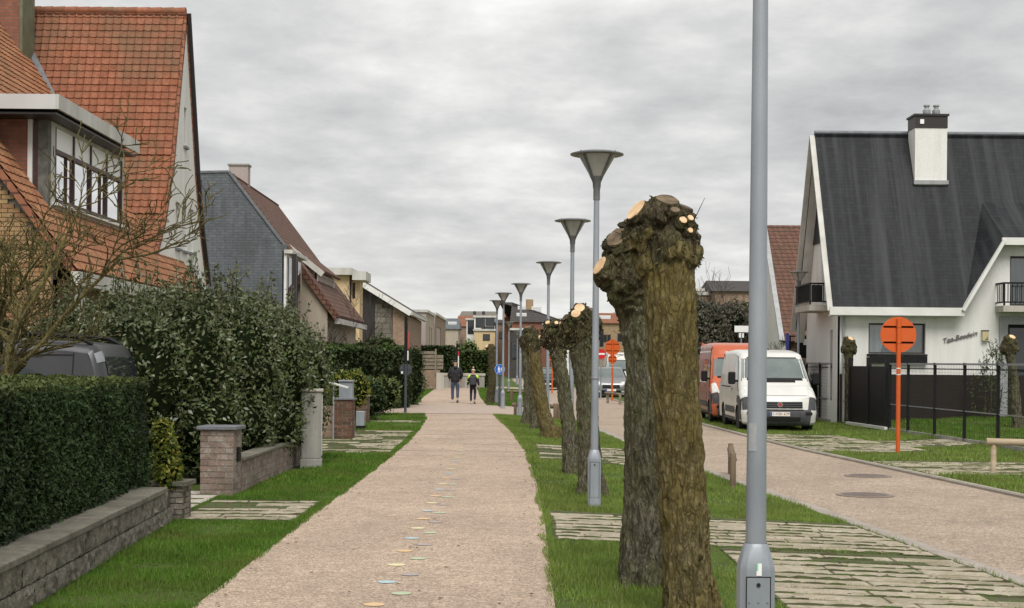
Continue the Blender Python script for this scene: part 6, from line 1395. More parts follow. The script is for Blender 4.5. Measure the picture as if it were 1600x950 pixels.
# ---- beige house with brown roof and long dormer
D = 50.3; ap = A(362, 270, D); ev = A(527, 492, D)
h3 = empty('dormer_house', (ev.x, D, 0), 0, 'beige gabled house with brown tiled roof, chimney and sloped dormer', 'house'); o3 = Vector(h3.location)
ap_, ev_ = ap - o3, ev - o3; sl3 = (ap_.z - ev_.z) / (ev_.x - ap_.x); Lh = 9.5
lx = ap_.x - (ev_.x - ap_.x)
mb = MB(); mb.extrude([(lx, 0.12, -0.1), (ev_.x - 0.35, 0.12, -0.1), (ev_.x - 0.35, 0.12, ev_.z + 0.2), (ap_.x, 0.12, ap_.z - 0.2), (lx, 0.12, ev_.z)], (0, Lh - 0.3, 0)); mb.build('wall', MATS['render_beige'], h3)
mb = MB(); quadslab(mb, ap_, ap_ + Vector((0, Lh, 0)), ev_ + Vector((0, Lh, 0)), ev_, 0.16); quadslab(mb, ap_, ap_ + Vector((0, Lh, 0)), (lx, Lh, ev_.z), (lx, 0, ev_.z), 0.16); r3 = mb.build('roof', MATS['tile_brown'], h3)
MB().beam(ap_ + Vector((0, -0.03, -0.1)), ev_ + Vector((0, -0.03, -0.1)), 0.05, 0.22, (0, 0, 1)).build('verge_board', MATS['tile_brown'], h3)
c0 = A(379, 262, 53.3) - o3; MB().box((c0.x - 0.38, 2.4, c0.z - 2.4), (c0.x + 0.3, 2.9, c0.z)).build('chimney', MATS['render_pink'], r3); MB().box((c0.x - 0.42, 2.36, c0.z), (c0.x + 0.34, 2.94, c0.z + 0.06)).build('chimney_cap', MATS['concrete'], r3)
# dormer: cheek facing the viewer, roof with a flatter fall
D3 = 52.3; q = [A(441, 374, D3) - o3, A(500, 420, D3) - o3, A(497, 458, D3) - o3, A(470, 440, D3) - o3]
mb = MB(); ch_ = [A(445, 385, D3) - o3, A(495, 424, D3) - o3, A(495, 462, D3) - o3]; mb.extrude(ch_, (0, 5.0, 0)); mb.build('dormer_wall', MATS['render_pink'], h3)
a, b = A(436, 368, D3) - o3, A(506, 424, D3) - o3; mb = MB(); quadslab(mb, a + Vector((0, -0.2, 0.03)), b + Vector((0, -0.2, 0.03)), b + Vector((0, 5.2, 0.03)), a + Vector((0, 5.2, 0.03)), 0.1); mb.build('dormer_roof', MATS['tile_brown'], h3)
MB().beam(a + Vector((0, -0.24, -0.12)), b + Vector((0, -0.24, -0.12)), 0.05, 0.2).build('barge_board', MATS['off_white'], h3)
wz0, wz1 = ch_[2].z + 0.05, ch_[1].z - 0.02; wxx = ch_[1].x
mb = MB(); wall_poly(mb, (wxx + 0.03, 0, 0), (0, 1, 0), [(2.0, wz0 - 0.2), (6.9, wz0 - 0.2), (6.9, wz1), (2.0, wz1)], [rect(2.15, 6.7, wz0, wz1 - 0.08)], 0.1); mb.build('dormer_front', MATS['white_paint'], h3)
win(h3, (wxx + 0.03, 0, 0), (0, 1, 0), 2.15, 6.7, wz0, wz1 - 0.08, 5, 1, 'white_paint', 'mirror_pane', 0.03, 0.07)
MB().box((ev_.x - 0.1, 0.1, ev_.z - 0.3), (ev_.x + 0.08, Lh, ev_.z - 0.12)).build('gutter', MATS['off_white'], h3)

# ---- cream house with flat roofs
D = 70.0; p0, p1, p2 = A(480, 424, D), A(546, 430, D), A(561, 438, D)
h4 = empty('cream_house', (p1.x, D, 0), 0, 'cream rendered house with stepped white flat roofs', 'house'); o4 = Vector(h4.location)
MB().box((p0.x - o4.x, 0, -0.1), (0, 2, p1.z)).build('wall', MATS['render_cream'], h4)
mb = MB(); wall_poly(mb, (0, 0.35, 0), (1, 0, 0), [(0.0, -0.1), (p2.x - o4.x, -0.1), (p2.x - o4.x, p2.z), (0.0, p2.z)], [rect(0.1, 0.24, A(549, 466, D).z, A(549, 441, D).z)], 0.3); mb.build('wall', MATS['render_cream'], h4)
MB().box((0.05, 0.7, -0.1), (p2.x - o4.x - 0.02, 2, p2.z)).build('wall', MATS['render_cream'], h4)
win(h4, (0, 0.35, 0), (1, 0, 0), 0.1, 0.24, A(549, 466, D).z, A(549, 441, D).z, fr='frame_dark', fw=0.02)
MB().box((p0.x - o4.x - 0.2, -0.35, p1.z + 0.003), (0.15, 2.2, p1.z + 0.33)).build('roof_edge', MATS['off_white'], h4); MB().box((0.153, -0.25, p2.z + 0.003), (p2.x - o4.x + 0.35, 2.2, p2.z + 0.42)).build('roof_edge', MATS['off_white'], h4)
MB().tube([(0.02, 0.2, 0), (0.02, 0.2, p2.z)], 0.05, 8).build('drain_pipe', MATS['frame_dark'], h4)

# ---- brick house with a single pitched roof
D = 85.0; v0, v1 = A(540, 424, D), A(633, 481, D)
h5 = empty('pitched_house', (v1.x, D, 0), 0, 'brown brick house with long single pitched dark roof and white verge', 'house'); o5 = Vector(h5.location)
L5 = 13.5
def zat(x, dz=0.0): return lerp(v1.z, v0.z, (v1.x - x) / (v1.x - v0.x)) + dz
def seg5(name, x0, x1, mat, y=0.0):
    X0, X1 = A(x0, 500, D).x, A(x1, 500, D).x
    mb = MB(); mb.extrude([(X0 - o5.x, y, -0.1), (X1 - o5.x, y, -0.1), (X1 - o5.x, y, zat(X1, -0.35)), (X0 - o5.x, y, zat(X0, -0.35))], (0, L5, 0)); return mb.build(name, mat, h5)
seg5('dark_panel', 545, 585.5, MATS['frame_dark'], 0.1); stn = seg5('stone_wall', 586, 613, MATS['mortar_dark'], 0.06); seg5('brick_wall', 613.5, 656 - 20, MATS['brick_brown'], 0.0)
X0, X1 = A(586, 500, D).x - o5.x, A(613, 500, D).x - o5.x; z = 0.6
while z < zat(A(600, 500, D).x) - 0.6:
    x = X0; hh = rnd.uniform(0.22, 0.36)
    while x < X1 - 0.05:
        w = min(rnd.uniform(0.3, 0.75), X1 - x)
        if z + hh < zat(x + o5.x + w, -0.4): MB().box((x, rnd.uniform(-0.03, 0.01), z), (x + w - 0.02, 0.2, z + hh - 0.02)).build('stone', MATS['cladding_stone'], stn)
        x += w
    z += hh
mb = MB(); e0, e1 = v0 - o5, v1 - o5 + Vector((0.35, 0, -0.2)); quadslab(mb, e0 + Vector((0, -0.4, 0.05)), e0 + Vector((0, L5 + 0.5, 0.05)), e1 + Vector((0, L5 + 0.5, 0.05)), e1 + Vector((0, -0.4, 0.05)), 0.14); mb.build('roof', MATS['tile_dark'], h5)
MB().beam(e0 + Vector((0, -0.44, -0.14)), e1 + Vector((0, -0.44, -0.14)), 0.06, 0.3).build('verge_board', MATS['white_paint'], h5)
MB().box((e1.x - 0.1, -0.45, e1.z - 0.22), (e1.x + 0.1, L5 + 0.5, e1.z - 0.02)).build('gutter', MATS['off_white'], h5)
MB().box((0.06, 0.4, -0.1), (0.1, 0.7, e1.z - 0.3)).build('corner_gap', MATS['frame_dark'], h5); MB().box((0.003 + 0.02, 5.0, 1.0), (0.08, 6.4, 2.3)).build('window', MATS['house_glass'], h5)
# ---- two flat roofed boxes beyond
for lb, x0, x1, xs, y0, D, L, mat, mats in (('flat roofed house with beige front and two slit windows beyond the brick house', 655, 666, 678, 488, 101.0, 9.0, 'render_pink', 'render_beige'), ('flat roofed pinkish brick house with tall window at the end of the row', 679, 680, 696, 492, 112.0, 17.0, 'render_pink', 'brick_brown')):
    a, b = A(x0, y0, D), A(x1, y0, D); h6 = empty('flat_house', (b.x, D, 0), 0, lb, 'house'); w = b.x - a.x; Ls = b.x * FPX / ray(xs, 540)[0] - D
    MB().box((-w - 3, 0, -0.1), (-0.03, Ls, b.z)).build('wall', MATS[mat], h6); MB().box((-w - 3.1, -0.1, b.z + 0.003), (0.12, Ls + 0.1, b.z + 0.18)).build('roof_edge', MATS['off_white'], h6)
    sw_ = MB(); hl = [rect(Ls * .35, Ls * .47, 1.9, b.z - 0.9), rect(Ls * .6, Ls * .72, 1.9, b.z - 0.9)] if x0 == 655 else [rect(Ls * .12, Ls * .5, 2.2, b.z - 0.8)]
    wall_poly(sw_, (0, 0, 0), (0, 1, 0), [(0, -0.1), (Ls, -0.1), (Ls, b.z), (0, b.z)], hl, 0.025); sw_.build('street_wall', MATS[mats], h6)
    for h_ in hl: win(h6, (0, 0, 0), (0, 1, 0), h_[0][0], h_[1][0], h_[0][1], h_[2][1], fr='frame_dark', rec=0.005, fw=0.05)

# ---- the white house with slate roof
XW, YF, YR, YB, ZE, ZR = 9.45, 43.6, 46.5, 49.4, 3.38, 8.98
h7 = empty('white_house', (9.75, 44.0, 0), 0, 'white rendered house with steep black slate roof, tall chimney and balconies', 'house'); o7 = Vector(h7.location)
T = lambda x, y, z: Vector((x, y, z)) - o7
def fpx(x, y, Y=44.0): p = A(x, y, Y); return p.x - o7.x, p.z        # facade measures
dm0, dm1 = fpx(1500, 481), fpx(1561, 379)
XR = 19.0 - o7.x
mw = (*[fpx(1357, 540)[0], fpx(1446, 540)[0]], fpx(1400, 553)[1], fpx(1400, 505)[1])
uw = (fpx(1578, 440)[0], XR - 1.0, fpx(1590, 478)[1] - 0.0, fpx(1590, 400)[1]); gd = (fpx(1574, 540)[0], XR - 1.0, 0.2, fpx(1580, 507)[1])
mb = MB(); wall_poly(mb, (0, 0, 0), (1, 0, 0), [(0, -0.1), (XR, -0.1), (XR, dm1[1]), (dm1[0], dm1[1]), (dm0[0], dm0[1] - 0.05), (0, ZE)], [rect(*mw), rect(*uw), rect(*gd)], 0.3); mb.build('front_wall', MATS['render_white'], h7)
win(h7, (0, 0, 0), (1, 0, 0), *mw, 2, 1, 'frame_dark', 'clear_pane', 0.1, 0.05, 'black', True); win(h7, (0, 0, 0), (1, 0, 0), *uw, 3, 1, 'frame_dark', 'clear_pane', 0.1, 0.06, None, True)
win(h7, (0, 0, 0), (1, 0, 0), *gd, 2, 2, 'black', 'house_glass', 0.12, 0.1, name='door')
MB().box((fpx(1359, 560)[0], -0.14, mw[2] - 0.28), (fpx(1447, 560)[0], -0.003, mw[2] - 0.07)).build('flower_box', MATS['black'], h7)
a = fpx(1561, 540)[0]; MB().box((a, -0.06, 0.2), (gd[0] - 0.003, -0.003, gd[3] + 0.25)).build('door_surround', MATS['zinc'], h7); MB().box((gd[0], -0.06, gd[3] + 0.003), (XR - 0.8, -0.003, gd[3] + 0.25)).build('door_surround', MATS['zinc'], h7)
# gable wall to the street
gh = [rect(0.55, 0.95, 0.5, fpx(1295, 507)[1]), rect(1.15, 2.2, 3.55, 5.25)]
mb = MB(); Hh = 5.4
wall_poly(mb, (0, 5.0, 0), (0, -1, 0), [(0, -0.1), (4.98, -0.1), (4.98, ZE - 0.05), (2.5, ZR - 0.45), (0, ZE - 0.05)], [rect(5.0 - 1.35, 5.0 - 1.0, 0.6, 2.75), rect(2.3, 3.4, 3.6, 5.2)], 0.25); mb.build('gable_wall', MATS['render_white'], h7)
win(h7, (0, 5.0, 0), (0, -1, 0), 5.0 - 1.35, 5.0 - 1.0, 0.6, 2.75, 1, 1, 'frame_dark', 'frame_dark', 0.1, 0.05); win(h7, (0, 5.0, 0), (0, -1, 0), 2.3, 3.4, 3.6, 5.2, 1, 1, 'frame_dark', 'house_glass', 0.12, 0.06, name='balcony_door')
MB().box((0.10, 5.0 - 3.36, 3.65), (0.14, 5.0 - 2.34, 5.16)).build('roller_shutter', MATS['white_paint'], h7)
mb = MB(); mb.extrude([(-0.02, 5.0 - 2.5, ZR - 0.6), (-0.02, 5.0 - 1.15, 5.55), (-0.02, 5.0 - 3.85, 5.55)], (-0.03, 0, 0)); mb.build('gable_cladding', MATS['slate_roof'], h7)
# roof planes
mb = MB(); XRt = 19.6; p2 = A(1538, 318, 45.1); zyp = lambda z: YF + (z - ZE) / (ZR - ZE) * (YR - YF); mb.extrude([T(XW, YF, ZE), T(dm0[0] + o7.x + 0.02, YF, ZE), T(p2.x, zyp(p2.z), p2.z), T(XRt, zyp(p2.z), p2.z), T(XRt, YR, ZR), T(XW, YR, ZR)], Vector((0, YR - YF, ZR - ZE)).normalized().cross(Vector((1, 0, 0))) * 0.14 * -1 if False else Vector((0, 0.124, -0.064))); quadslab(mb, T(XW, YB, ZE - 0.5), T(XRt, YB, ZE - 0.5), T(XRt, YR, ZR), T(XW, YR, ZR), 0.14); rf7 = mb.build('roof', MATS['slate_roof'], h7)
for y, zz in ((YF, ZE), (YB, ZE - 0.5)): MB().beam(T(XW - 0.03, y, zz - 0.1), T(XW - 0.03, YR, ZR - 0.1), 0.05, 0.26, (1, 0, 0)).build('barge_board', MATS['off_white'], rf7)
mb = MB(); quadslab(mb, T(XW, YF + 0.05, ZE - 0.16), T(9.72, YF + 0.05, ZE - 0.16), T(9.72, YR, ZR - 0.3), T(XW, YR, ZR - 0.3), 0.03); quadslab(mb, T(XW, YB - 0.02, ZE - 0.95), T(9.74, YB - 0.02, ZE - 0.95), T(9.74, YR, ZR - 0.42), T(XW, YR, ZR - 0.42), 0.03); mb.build('soffit', MATS['off_white'], rf7)
p2 = A(1538, 318, 45.1); P2 = T(p2.x, YF + (p2.z - ZE) / (ZR - ZE) * (YR - YF), p2.z); zf = p2.z
pA = Vector((dm0[0] + 0.02, -0.42, dm0[1])); pB = Vector((dm1[0], -0.42, dm1[1] + 0.12)); pC = Vector((XRt - o7.x, -0.42, dm1[1] + 0.12)); pD = Vector((XRt - o7.x, P2.y, P2.z))
mb = MB(); tri = lambda a, b, c: mb.add([a, b, c, a - Vector((0,0,.08)), b - Vector((0,0,.08)), c - Vector((0,0,.08))], [(0,1,2),(5,4,3),(0,3,4,1),(1,4,5,2),(2,5,3,0)])
tri(pA, pB, P2 + Vector((0, -.03, .03))); quadslab(mb, pB, pC, pD + Vector((0, -.03, .03)), P2 + Vector((0, -.03, .03)), 0.08); mb.build('dormer_roof', MATS['slate_roof'], rf7)
mb = MB(); mb.box((XW - o7.x - 0.1, -0.46, ZE - 0.22), (dm0[0], -0.36, ZE + 0.02)); mb.beam(Vector((dm0[0] - 0.05, -0.42, dm0[1] - 0.1)), Vector((dm1[0], -0.42, dm1[1] + 0.02)), 0.09, 0.22, (0, 1, 0)); mb.box((dm1[0] - 0.05, -0.46, dm1[1] - 0.1), (XRt - o7.x, -0.37, dm1[1] + 0.115)); mb.build('fascia', MATS['white_paint'], h7)
MB().box((XW - o7.x - 0.05, -0.35, ZE - 0.24), (dm0[0] - 0.1, -0.003, ZE - 0.2)).build('soffit', MATS['white_paint'], h7)
mb = MB(); mb.tube([T(XW, YR, ZR + 0.0), T(XRt, YR, ZR + 0.0)], 0.07, 8); mb.build('ridge', MATS['lead'], rf7)
# chimney
c0, c1 = A(1429, 284, 45.62), A(1479, 284, 45.62); zt = A(1453, 200, 45.6).z; zt2 = A(1453, 178, 45.6).z; zb = c0.z - 0.1
MB().box((c0.x - o7.x, 45.6 - 44, zb), (c1.x - o7.x, 46.4 - 44, zt)).build('chimney', MATS['render_white'], rf7); cc = MB().box((c0.x - o7.x - 0.01, 45.58 - 44, zt + 0.003), (c1.x - o7.x + 0.01, 46.42 - 44, zt2 - 0.06)).build('chimney_top', MATS['frame_dark'], rf7)
MB().box((c0.x - o7.x - 0.05, 45.54 - 44, zt2 - 0.06), (c1.x - o7.x + 0.05, 46.46 - 44, zt2)).build('chimney_cap', MATS['frame_dark'], rf7); MB().box((c0.x - o7.x - 0.04, 45.52 - 44, zb + 0.02), (c1.x - o7.x + 0.04, 45.6 - 44, zb + 0.14)).build('chimney_flashing', MATS['zinc'], rf7)
for px in (1455, 1470):
    x = A(px, 170, 45.5).x - o7.x; MB().lathe([(0.1, zt2), (0.12, zt2 + 0.05), (0.12, zt2 + 0.18), (0.07, zt2 + 0.22), (0.07, zt2 + 0.28), (0.1, zt2 + 0.3), (0.1, zt2 + 0.34)], 14, (x, 2.0, 0)).build('chimney_pot', MATS['zinc'], rf7, 40)
px_ = fpx(1440, 190, 45.58); MB().box((px_[0] - 0.05, 1.55, px_[1] - 0.07), (px_[0] + 0.07, 1.578, px_[1] + 0.07)).build('vent_plate', MATS['sign_white'], rf7)
# balconies
def balcony(parent, x0, x1, y0, y1, z, h=0.95, panel=None, front_only=False):
    sb = MB().box((x0, y0, z - 0.18), (x1, y1, z)).build('balcony_slab', MATS['concrete_pale'], parent)
    mb = MB(); mb.box((x0, y0, z + h), (x1, y0 + 0.05, z + h + 0.05)); mb.box((x0, y0, z + 0.08), (x1, y0 + 0.04, z + 0.12)); mb.box((x0, y0 + 0.05, z + h), (x0 + 0.05, y1, z + h + 0.05)); mb.box((x0, y0 + 0.05, z + 0.08), (x0 + 0.04, y1, z + 0.12))
    mb.box((x0 + 0.003, y0 + 0.003, z), (x0 + 0.05, y0 + 0.05, z + h)); rl = mb.build('railing', MATS['black'], sb)
    n = int((x1 - x0) / 0.13)
    for i in range(1, n): x = lerp(x0, x1, i / n); MB().box((x - 0.011, y0 + 0.012, z + 0.12), (x + 0.011, y0 + 0.034, z + h)).build('baluster', MATS['black'], sb)
    n = int((y1 - y0) / 0.13)
    for i in range(1, n): y = lerp(y0, y1, i / n); MB().box((x0 + 0.012, y - 0.011, z + 0.12), (x0 + 0.034, y + 0.011, z + h)).build('baluster', MATS['black'], sb)
    if panel: MB().box((x0 + 0.06, y0 - 0.02, z + 0.1), (panel, y0 - 0.004, z + h - 0.02)).build('windbreak', MATS['black'], sb)
zb_ = fpx(1580, 479)[1]; balcony(h7, fpx(1555, 480)[0], XR - 0.5, -0.75, -0.003, zb_, fpx(1580, 443)[1] - zb_ - 0.05)
zb_ = A(1280, 476, 45.0).z; balcony(h7, -0.72, -0.003, 1.0, 3.3, zb_, 0.62, -0.33)
MB().box((0, -0.05, -0.1), (XR, -0.003, 1.42)).build('plinth', MATS['plinth'], h7)
# house name, lamp
me = text_mesh('Ten Bosduin', 0.21, 0.012, 0.35); me.materials.append(M('letter_iron', (0.16,0.14,0.14), None, 1, 0.6)); xx, zz = fpx(1499, 527); link('name_lettering', me, h7, (xx, -0.03, zz), (R(90), R(-14), 0))
MB().beam((fpx(1479, 535)[0], -0.025, fpx(1479, 535)[1]), (fpx(1519, 522)[0], -0.025, fpx(1519, 522)[1]), 0.015, 0.03).build('name_underline', MATS['letter_iron'], h7)
MB().tube([(0.1, -0.06, 0.0), (0.1, -0.06, ZE - 0.25)], 0.04, 10).build('drain_pipe', MATS['zinc'], h7)
xx, zz = fpx(1538, 525); wlm = MB().box((xx - 0.09, -0.13, zz - 0.14), (xx + 0.09, -0.003, zz + 0.14)).build('wall_lamp', M('lamp_amber', (0.5,0.42,0.25), None, 1, 0.3), h7); MB().box((xx - 0.1, -0.14, zz + 0.142), (xx + 0.1, -0.003, zz + 0.17)).build('lamp_frame', MATS['black'], wlm)
bush('garden_shrub', 'straggly green shrub before the white house wall lamp', 'shrub', (A(1540,560,42.8).x, 42.8, 0.2), [((0,0,0.7),(0.5,0.4,0.7)),((0.5,0,0.9),(0.5,0.4,0.7)),((0.2,0,1.35),(0.3,0.3,0.45))], 700, 0.11, 0.25, MATS['mid_leaf'], 81, shoots=26, core=False)
bush('garden_shrub', 'dark shrub beside the white van behind the mesh fence', 'shrub', (A(1290,570,48).x, 47.5, 0.0), [((0,0,0.9),(0.6,0.5,0.8)),((-0.4,0,0.7),(0.5,0.5,0.7))], 900, 0.12, 0.35, MATS['dark_leaf'], 82)

# ---- steep house with brown tiles beyond it
D = 62.0; a, b = A(1212, 342, D), A(1262, 342, D); e0 = A(1248, 505, D)
h8 = empty('steep_house', (a.x, D, 0), 0, 'narrow white house with steep brown tiled roof left of the white gable house', 'house'); o8 = Vector(h8.location)
zr8 = a.z; ze8 = A(1245, 530, D).z
mb = MB(); mb.extrude([(0, -1.5, -0.1), (0, 7.0, -0.1), (0, 7.0, ze8), (0, 2.8, zr8 - 0.15), (0, -1.5, ze8)], (0.25, 0, 0)); mb.build('gable_wall', MATS['render_white'], h8)
mb = MB(); quadslab(mb, (0.05, -1.7, ze8 - 0.1), (9, -1.7, ze8 - 0.1), (9, 2.8, zr8), (0.05, 2.8, zr8), 0.12); quadslab(mb, (0.05, 7.2, ze8 - 0.1), (9, 7.2, ze8 - 0.1), (9, 2.8, zr8), (0.05, 2.8, zr8), 0.12); mb.build('roof', MATS['tile_brown'], h8)
MB().beam((0.0, -1.7, ze8 - 0.1), (0.0, 2.8, zr8), 0.08, 0.2, (1, 0, 0)).build('verge_trim', MATS['zinc'], h8); MB().box((0.26, -1.4, -0.1), (9, 6.9, ze8 - 0.2)).build('wall', MATS['tile_brown'], h8)

# ---- dark planting and buildings behind the vans
def wood(label, x0, x1, D, y0, seed, n=7, mat='olive_leaf', cnt=13000, nm='evergreen_tree'):
    a, b = A(x0, 560, D), A(x1, 560, D); w = (b.x - a.x); q = random.Random(seed); zt = A((x0+x1)/2, y0, D).z; L = []
    for i in range(n): L.append(((w * (i / (n - 1) - 0.5) * 0.85, q.uniform(-.6, .6), q.uniform(zt * 0.3, zt * 0.72)), (w / n * 1.3 + 0.4, 1.0, q.uniform(zt * 0.25, zt * 0.32))))
    return bush(nm, label, 'tree', ((a.x + b.x) / 2, D, -0.1), L, cnt, 0.17, 0.5, MATS[mat], seed)
wood('dense grey green evergreen behind the vans, left of the lamp post', 1074, 1128, 66, 462, 91)
wood('dense brownish evergreen behind the vans, beside the lamp post', 1112, 1180, 69, 462, 92, mat='olive_leaf')
wood('tall dark conifer rising just behind the nearest lamp post', 1160, 1214, 72, 432, 93, 5, 'dark_leaf')
bush('low_shrub', 'low brown shrub with white blossom behind the white van', 'shrub', (A(1215,540,58).x, 58, -0.1), [((-0.8,0,1.5),(0.9,0.5,1.0)),((0.5,0,1.4),(0.8,0.5,0.9))], 1500, 0.15, 0.4, MATS['olive_leaf'], 94)
for i, (x, D, hh) in enumerate(((1098, 90, 7.0), (1112, 95, 7.0))):
    bare_tree('bare_tree', ('bare tree' if i == 0 else 'second bare tree') + ' on the skyline behind the big pollard heads', (A(x, 560, D).x, D, 0), hh, 95 + i, 'bark_thin', 0.42, 5, 0.14, trunk_h=0.3, minr=0.009, kids=(3, 4), twist=0.25)
bare_tree('bare_tree', 'thin bare tree in front of the narrow white house', (A(1222, 560, 56).x, 56, 0), 3.0, 99, 'bark_thin', 0.4, 4, 0.04, trunk_h=0.25, minr=0.006, kids=(3, 4), twist=0.25)
# far houses: (label, x0, x1, top of wall, ridge, depth, wall, roof, windows)
def far_house(label, x0, x1, ye, yr, D, wall, roof, wins=(), dorm=(), depth=9.0, hip=0.0, chim=(), slant=True):
    a, b = A(x0, ye, D), A(x1, ye, D); zr = A((x0+x1)/2, yr, D).z; h = empty('terraced_house', (a.x, D, 0), 0, label, 'house', 'distant houses at the end of the street'); w = b.x - a.x; ze = a.z
    MB().box((0, 0, -0.2), (w, depth, ze)).build('wall', MATS[wall], h)
    if zr > ze + 0.2:
        mb = MB(); k = hip; o_ = 0.25
        vs = [(-o_, -o_, ze + 0.003), (w + o_, -o_, ze + 0.003), (w + o_, depth + o_, ze + 0.003), (-o_, depth + o_, ze + 0.003), (k if hip < 0 else 0, depth / 2, zr), (w - abs(k), depth / 2, zr)]
        mb.add(vs, [(0,1,5,4),(2,3,4,5),(0,4,3),(1,2,5),(3,2,1,0)]); rf_ = mb.build('roof', MATS[roof], h)
        for dx, dy in dorm:
            p = A(dx, dy, D); t = (p.z - ze) / (zr - ze); yy = t * depth / 2
            MB().box((p.x - a.x - 0.6, yy - 0.25, p.z - 0.35), (p.x - a.x + 0.6, yy + 0.5, p.z + 0.35)).build('roof_window', MATS['white_paint'], rf_); MB().box((p.x - a.x - 0.5, yy - 0.28, p.z - 0.27), (p.x - a.x + 0.5, yy - 0.255, p.z + 0.27)).build('pane', MATS['mirror_pane'], rf_)
        for cx_, cy0, cy1 in chim:
            p, p2_ = A(cx_, cy0, D), A(cx_, cy1, D); MB().box((p.x - a.x - 0.45, depth * 0.3, p2_.z), (p.x - a.x + 0.45, depth * 0.4, p.z)).build('chimney', MATS['brick_yellow'], rf_)
    else: MB().box((-0.15, -0.15, ze + 0.003), (w + 0.15, depth, ze + 0.25)).build('roof_edge', MATS['off_white'], h)
    for wx0, wx1, wy0, wy1, mt in wins:
        p, q2 = A(wx0, wy1, D), A(wx1, wy0, D)
        f = MB().box((p.x - a.x - 0.08, -0.06, p.z - 0.08), (q2.x - a.x + 0.08, -0.003, q2.z + 0.08)).build('window', MATS['white_paint' if mt != 'frame_dark' else 'frame_dark'], h); MB().box((p.x - a.x, -0.09, p.z), (q2.x - a.x, -0.063, q2.z)).build('pane', MATS['house_glass'], f)
    return h
far_house('grey slate roofed house at the far left end of the street', 695, 716, 514, 496, 205, 'render_beige', 'slate_wall', (), ((706, 506),))
far_house('distant house with bright orange roof at the street end', 714, 758, 510, 492, 215, 'brick_brown', 'tile_rust', ())
far_house('long olive roofed block on the skyline at the street end', 720, 775, 494, 485, 245, 'render_beige', 'cladding_stone', ((740,743,487,491,'frame_dark'),(754,757,487,491,'frame_dark')))
far_house('narrow pale house front with tall dark window at the street end', 729, 741, 500, 500, 196, 'render_white', 'tile_dark', ((731.5,739.5,500.5,521,'frame_dark'),))
far_house('pale house with slanted dark windows above cream wall', 741, 774, 496, 496, 192, 'render_white', 'tile_dark', ((744,751,498,511,'frame_dark'),(753,757,497,513,'frame_dark'),(759.5,772,496.5,508,'frame_dark'),(758,771,511,515,'frame_dark')))
far_house('cream building with one square dark window at the street end', 741, 774, 517, 517, 186, 'render_cream', 'tile_dark', ((755.5,764.5,523,531,'frame_dark'),))
far_house('brick house with hipped dark roof and roof lights at the street end', 800, 884, 503, 470, 176, 'brick_red', 'tile_dark', ((848,852,506,510,'white'),), ((817,481),(839,482),(815,493)), 10, 8.0, ((828,466,486),))
far_house('brick gable house left of the hipped brick house', 789, 806, 497, 474, 184, 'tile_rust', 'tile_rust', ((795,797,520,528,'white'),))
far_house('long brown brick terrace at the street end behind the far lamps', 775, 812, 505, 498, 190, 'brick_brown', 'tile_dark', ((781,784,519,528,'frame_dark'),(791,794,519,528,'white')))
far_house('dark grey building behind the far pollard heads', 797, 830, 516, 516, 165, 'tile_dark', 'tile_dark', ((800,808,535,560,'frame_dark'),(812,826,540,556,'frame_dark')))
far_house('brick house with white dormer seen beside the second lamp post', 934, 985, 505, 487, 160, 'brick_yellow', 'tile_rust', ((944,947,524,533,'frame_dark'),(950,953,524,533,'frame_dark'),(938,942,515,540,'frame_dark'),(966,972,522,532,'frame_dark')), ((947,497),))
far_house('brown roofed brick building on the skyline behind the evergreens', 1117, 1190, 455, 433, 110, 'brick_brown', 'tile_dark', (), (), 10)
far_house('low stepped brick block on the skyline left of the brown roof', 1084, 1120, 461, 461, 112, 'brick_brown', 'tile_dark', ())
far_house('small brick tower block on the skyline beside the pollard head', 1088, 1098, 455, 455, 114, 'brick_brown', 'tile_dark', ())
far_house('pale shop building far down the street', 884, 935, 530, 520, 150, 'render_white', 'tile_dark', ((890,905,552,566,'frame_dark'),))
far_house('tiled house between the hipped house and the third pollard head', 884, 912, 512, 490, 170, 'brick_yellow', 'tile_rust', ((898,904,515,525,'white'),))
# far hedges, walls, slat fence
hedge('clipped_hedge', 'clipped green hedge beyond the walkers at the bend', ((A(718,580,97).x, 97), (A(765,580,95).x, 95), (A(765,580,95).x + 0.3, 99), (A(718,580,97).x, 101)), A(740,548,96).z, 0, 5000, 0.22, MATS['mid_leaf'], 101)
hedge('clipped_hedge', 'dark clipped hedge left of the adult walker', ((A(655,560,99).x, 99), (A(708,560,99).x, 99), (A(708,560,99).x, 102), (A(655,560,99).x, 102)), A(680,541,99).z, 0, 4000, 0.25, MATS['dark_leaf'], 102)
fa, fb = A(655, 580, 88), A(682, 580, 90)
sf = empty('slat_fence', (fa.x, 88, 0), 0, 'grey wooden slat fence on a brick wall left of the walkers', 'fence'); w = fb.x - fa.x
MB().box((-0.5, 0, -0.1), (w + 0.3, 0.25, A(670, 578, 88).z)).build('base_wall', MATS['brick_brown'], sf); zb, zt = A(670, 577, 88).z, A(670, 548, 88).z
for k in range(5): z0 = lerp(zb, zt, k / 5); MB().box((-0.4, 0.02, z0 + 0.015), (w, 0.06, z0 + (zt - zb) / 5 - 0.03)).build('slat', MATS['wood_grey'], sf)
for k in range(4): z0 = lerp(zb, zt, k / 5); MB().box((w + 0.12, 0.02, z0 + 0.015), (w + 0.5, 0.06, z0 + (zt - zb) / 5 - 0.03)).build('slat', MATS['wood_grey'], sf)
MB().box((w, -0.03, zb - 0.3), (w + 0.1, 0.08, zt + 0.12)).build('post', MATS['wood_grey'], sf)
MB().box((-0.62, -0.14, -0.1), (-0.2, 0.24, zb - 0.1)).build('pier', MATS['concrete'], sf); MB().box((w + 0.1, -0.12, -0.1), (w + 0.55, 0.2, zb - 0.2)).build('pier', MATS['concrete_pale'], sf)
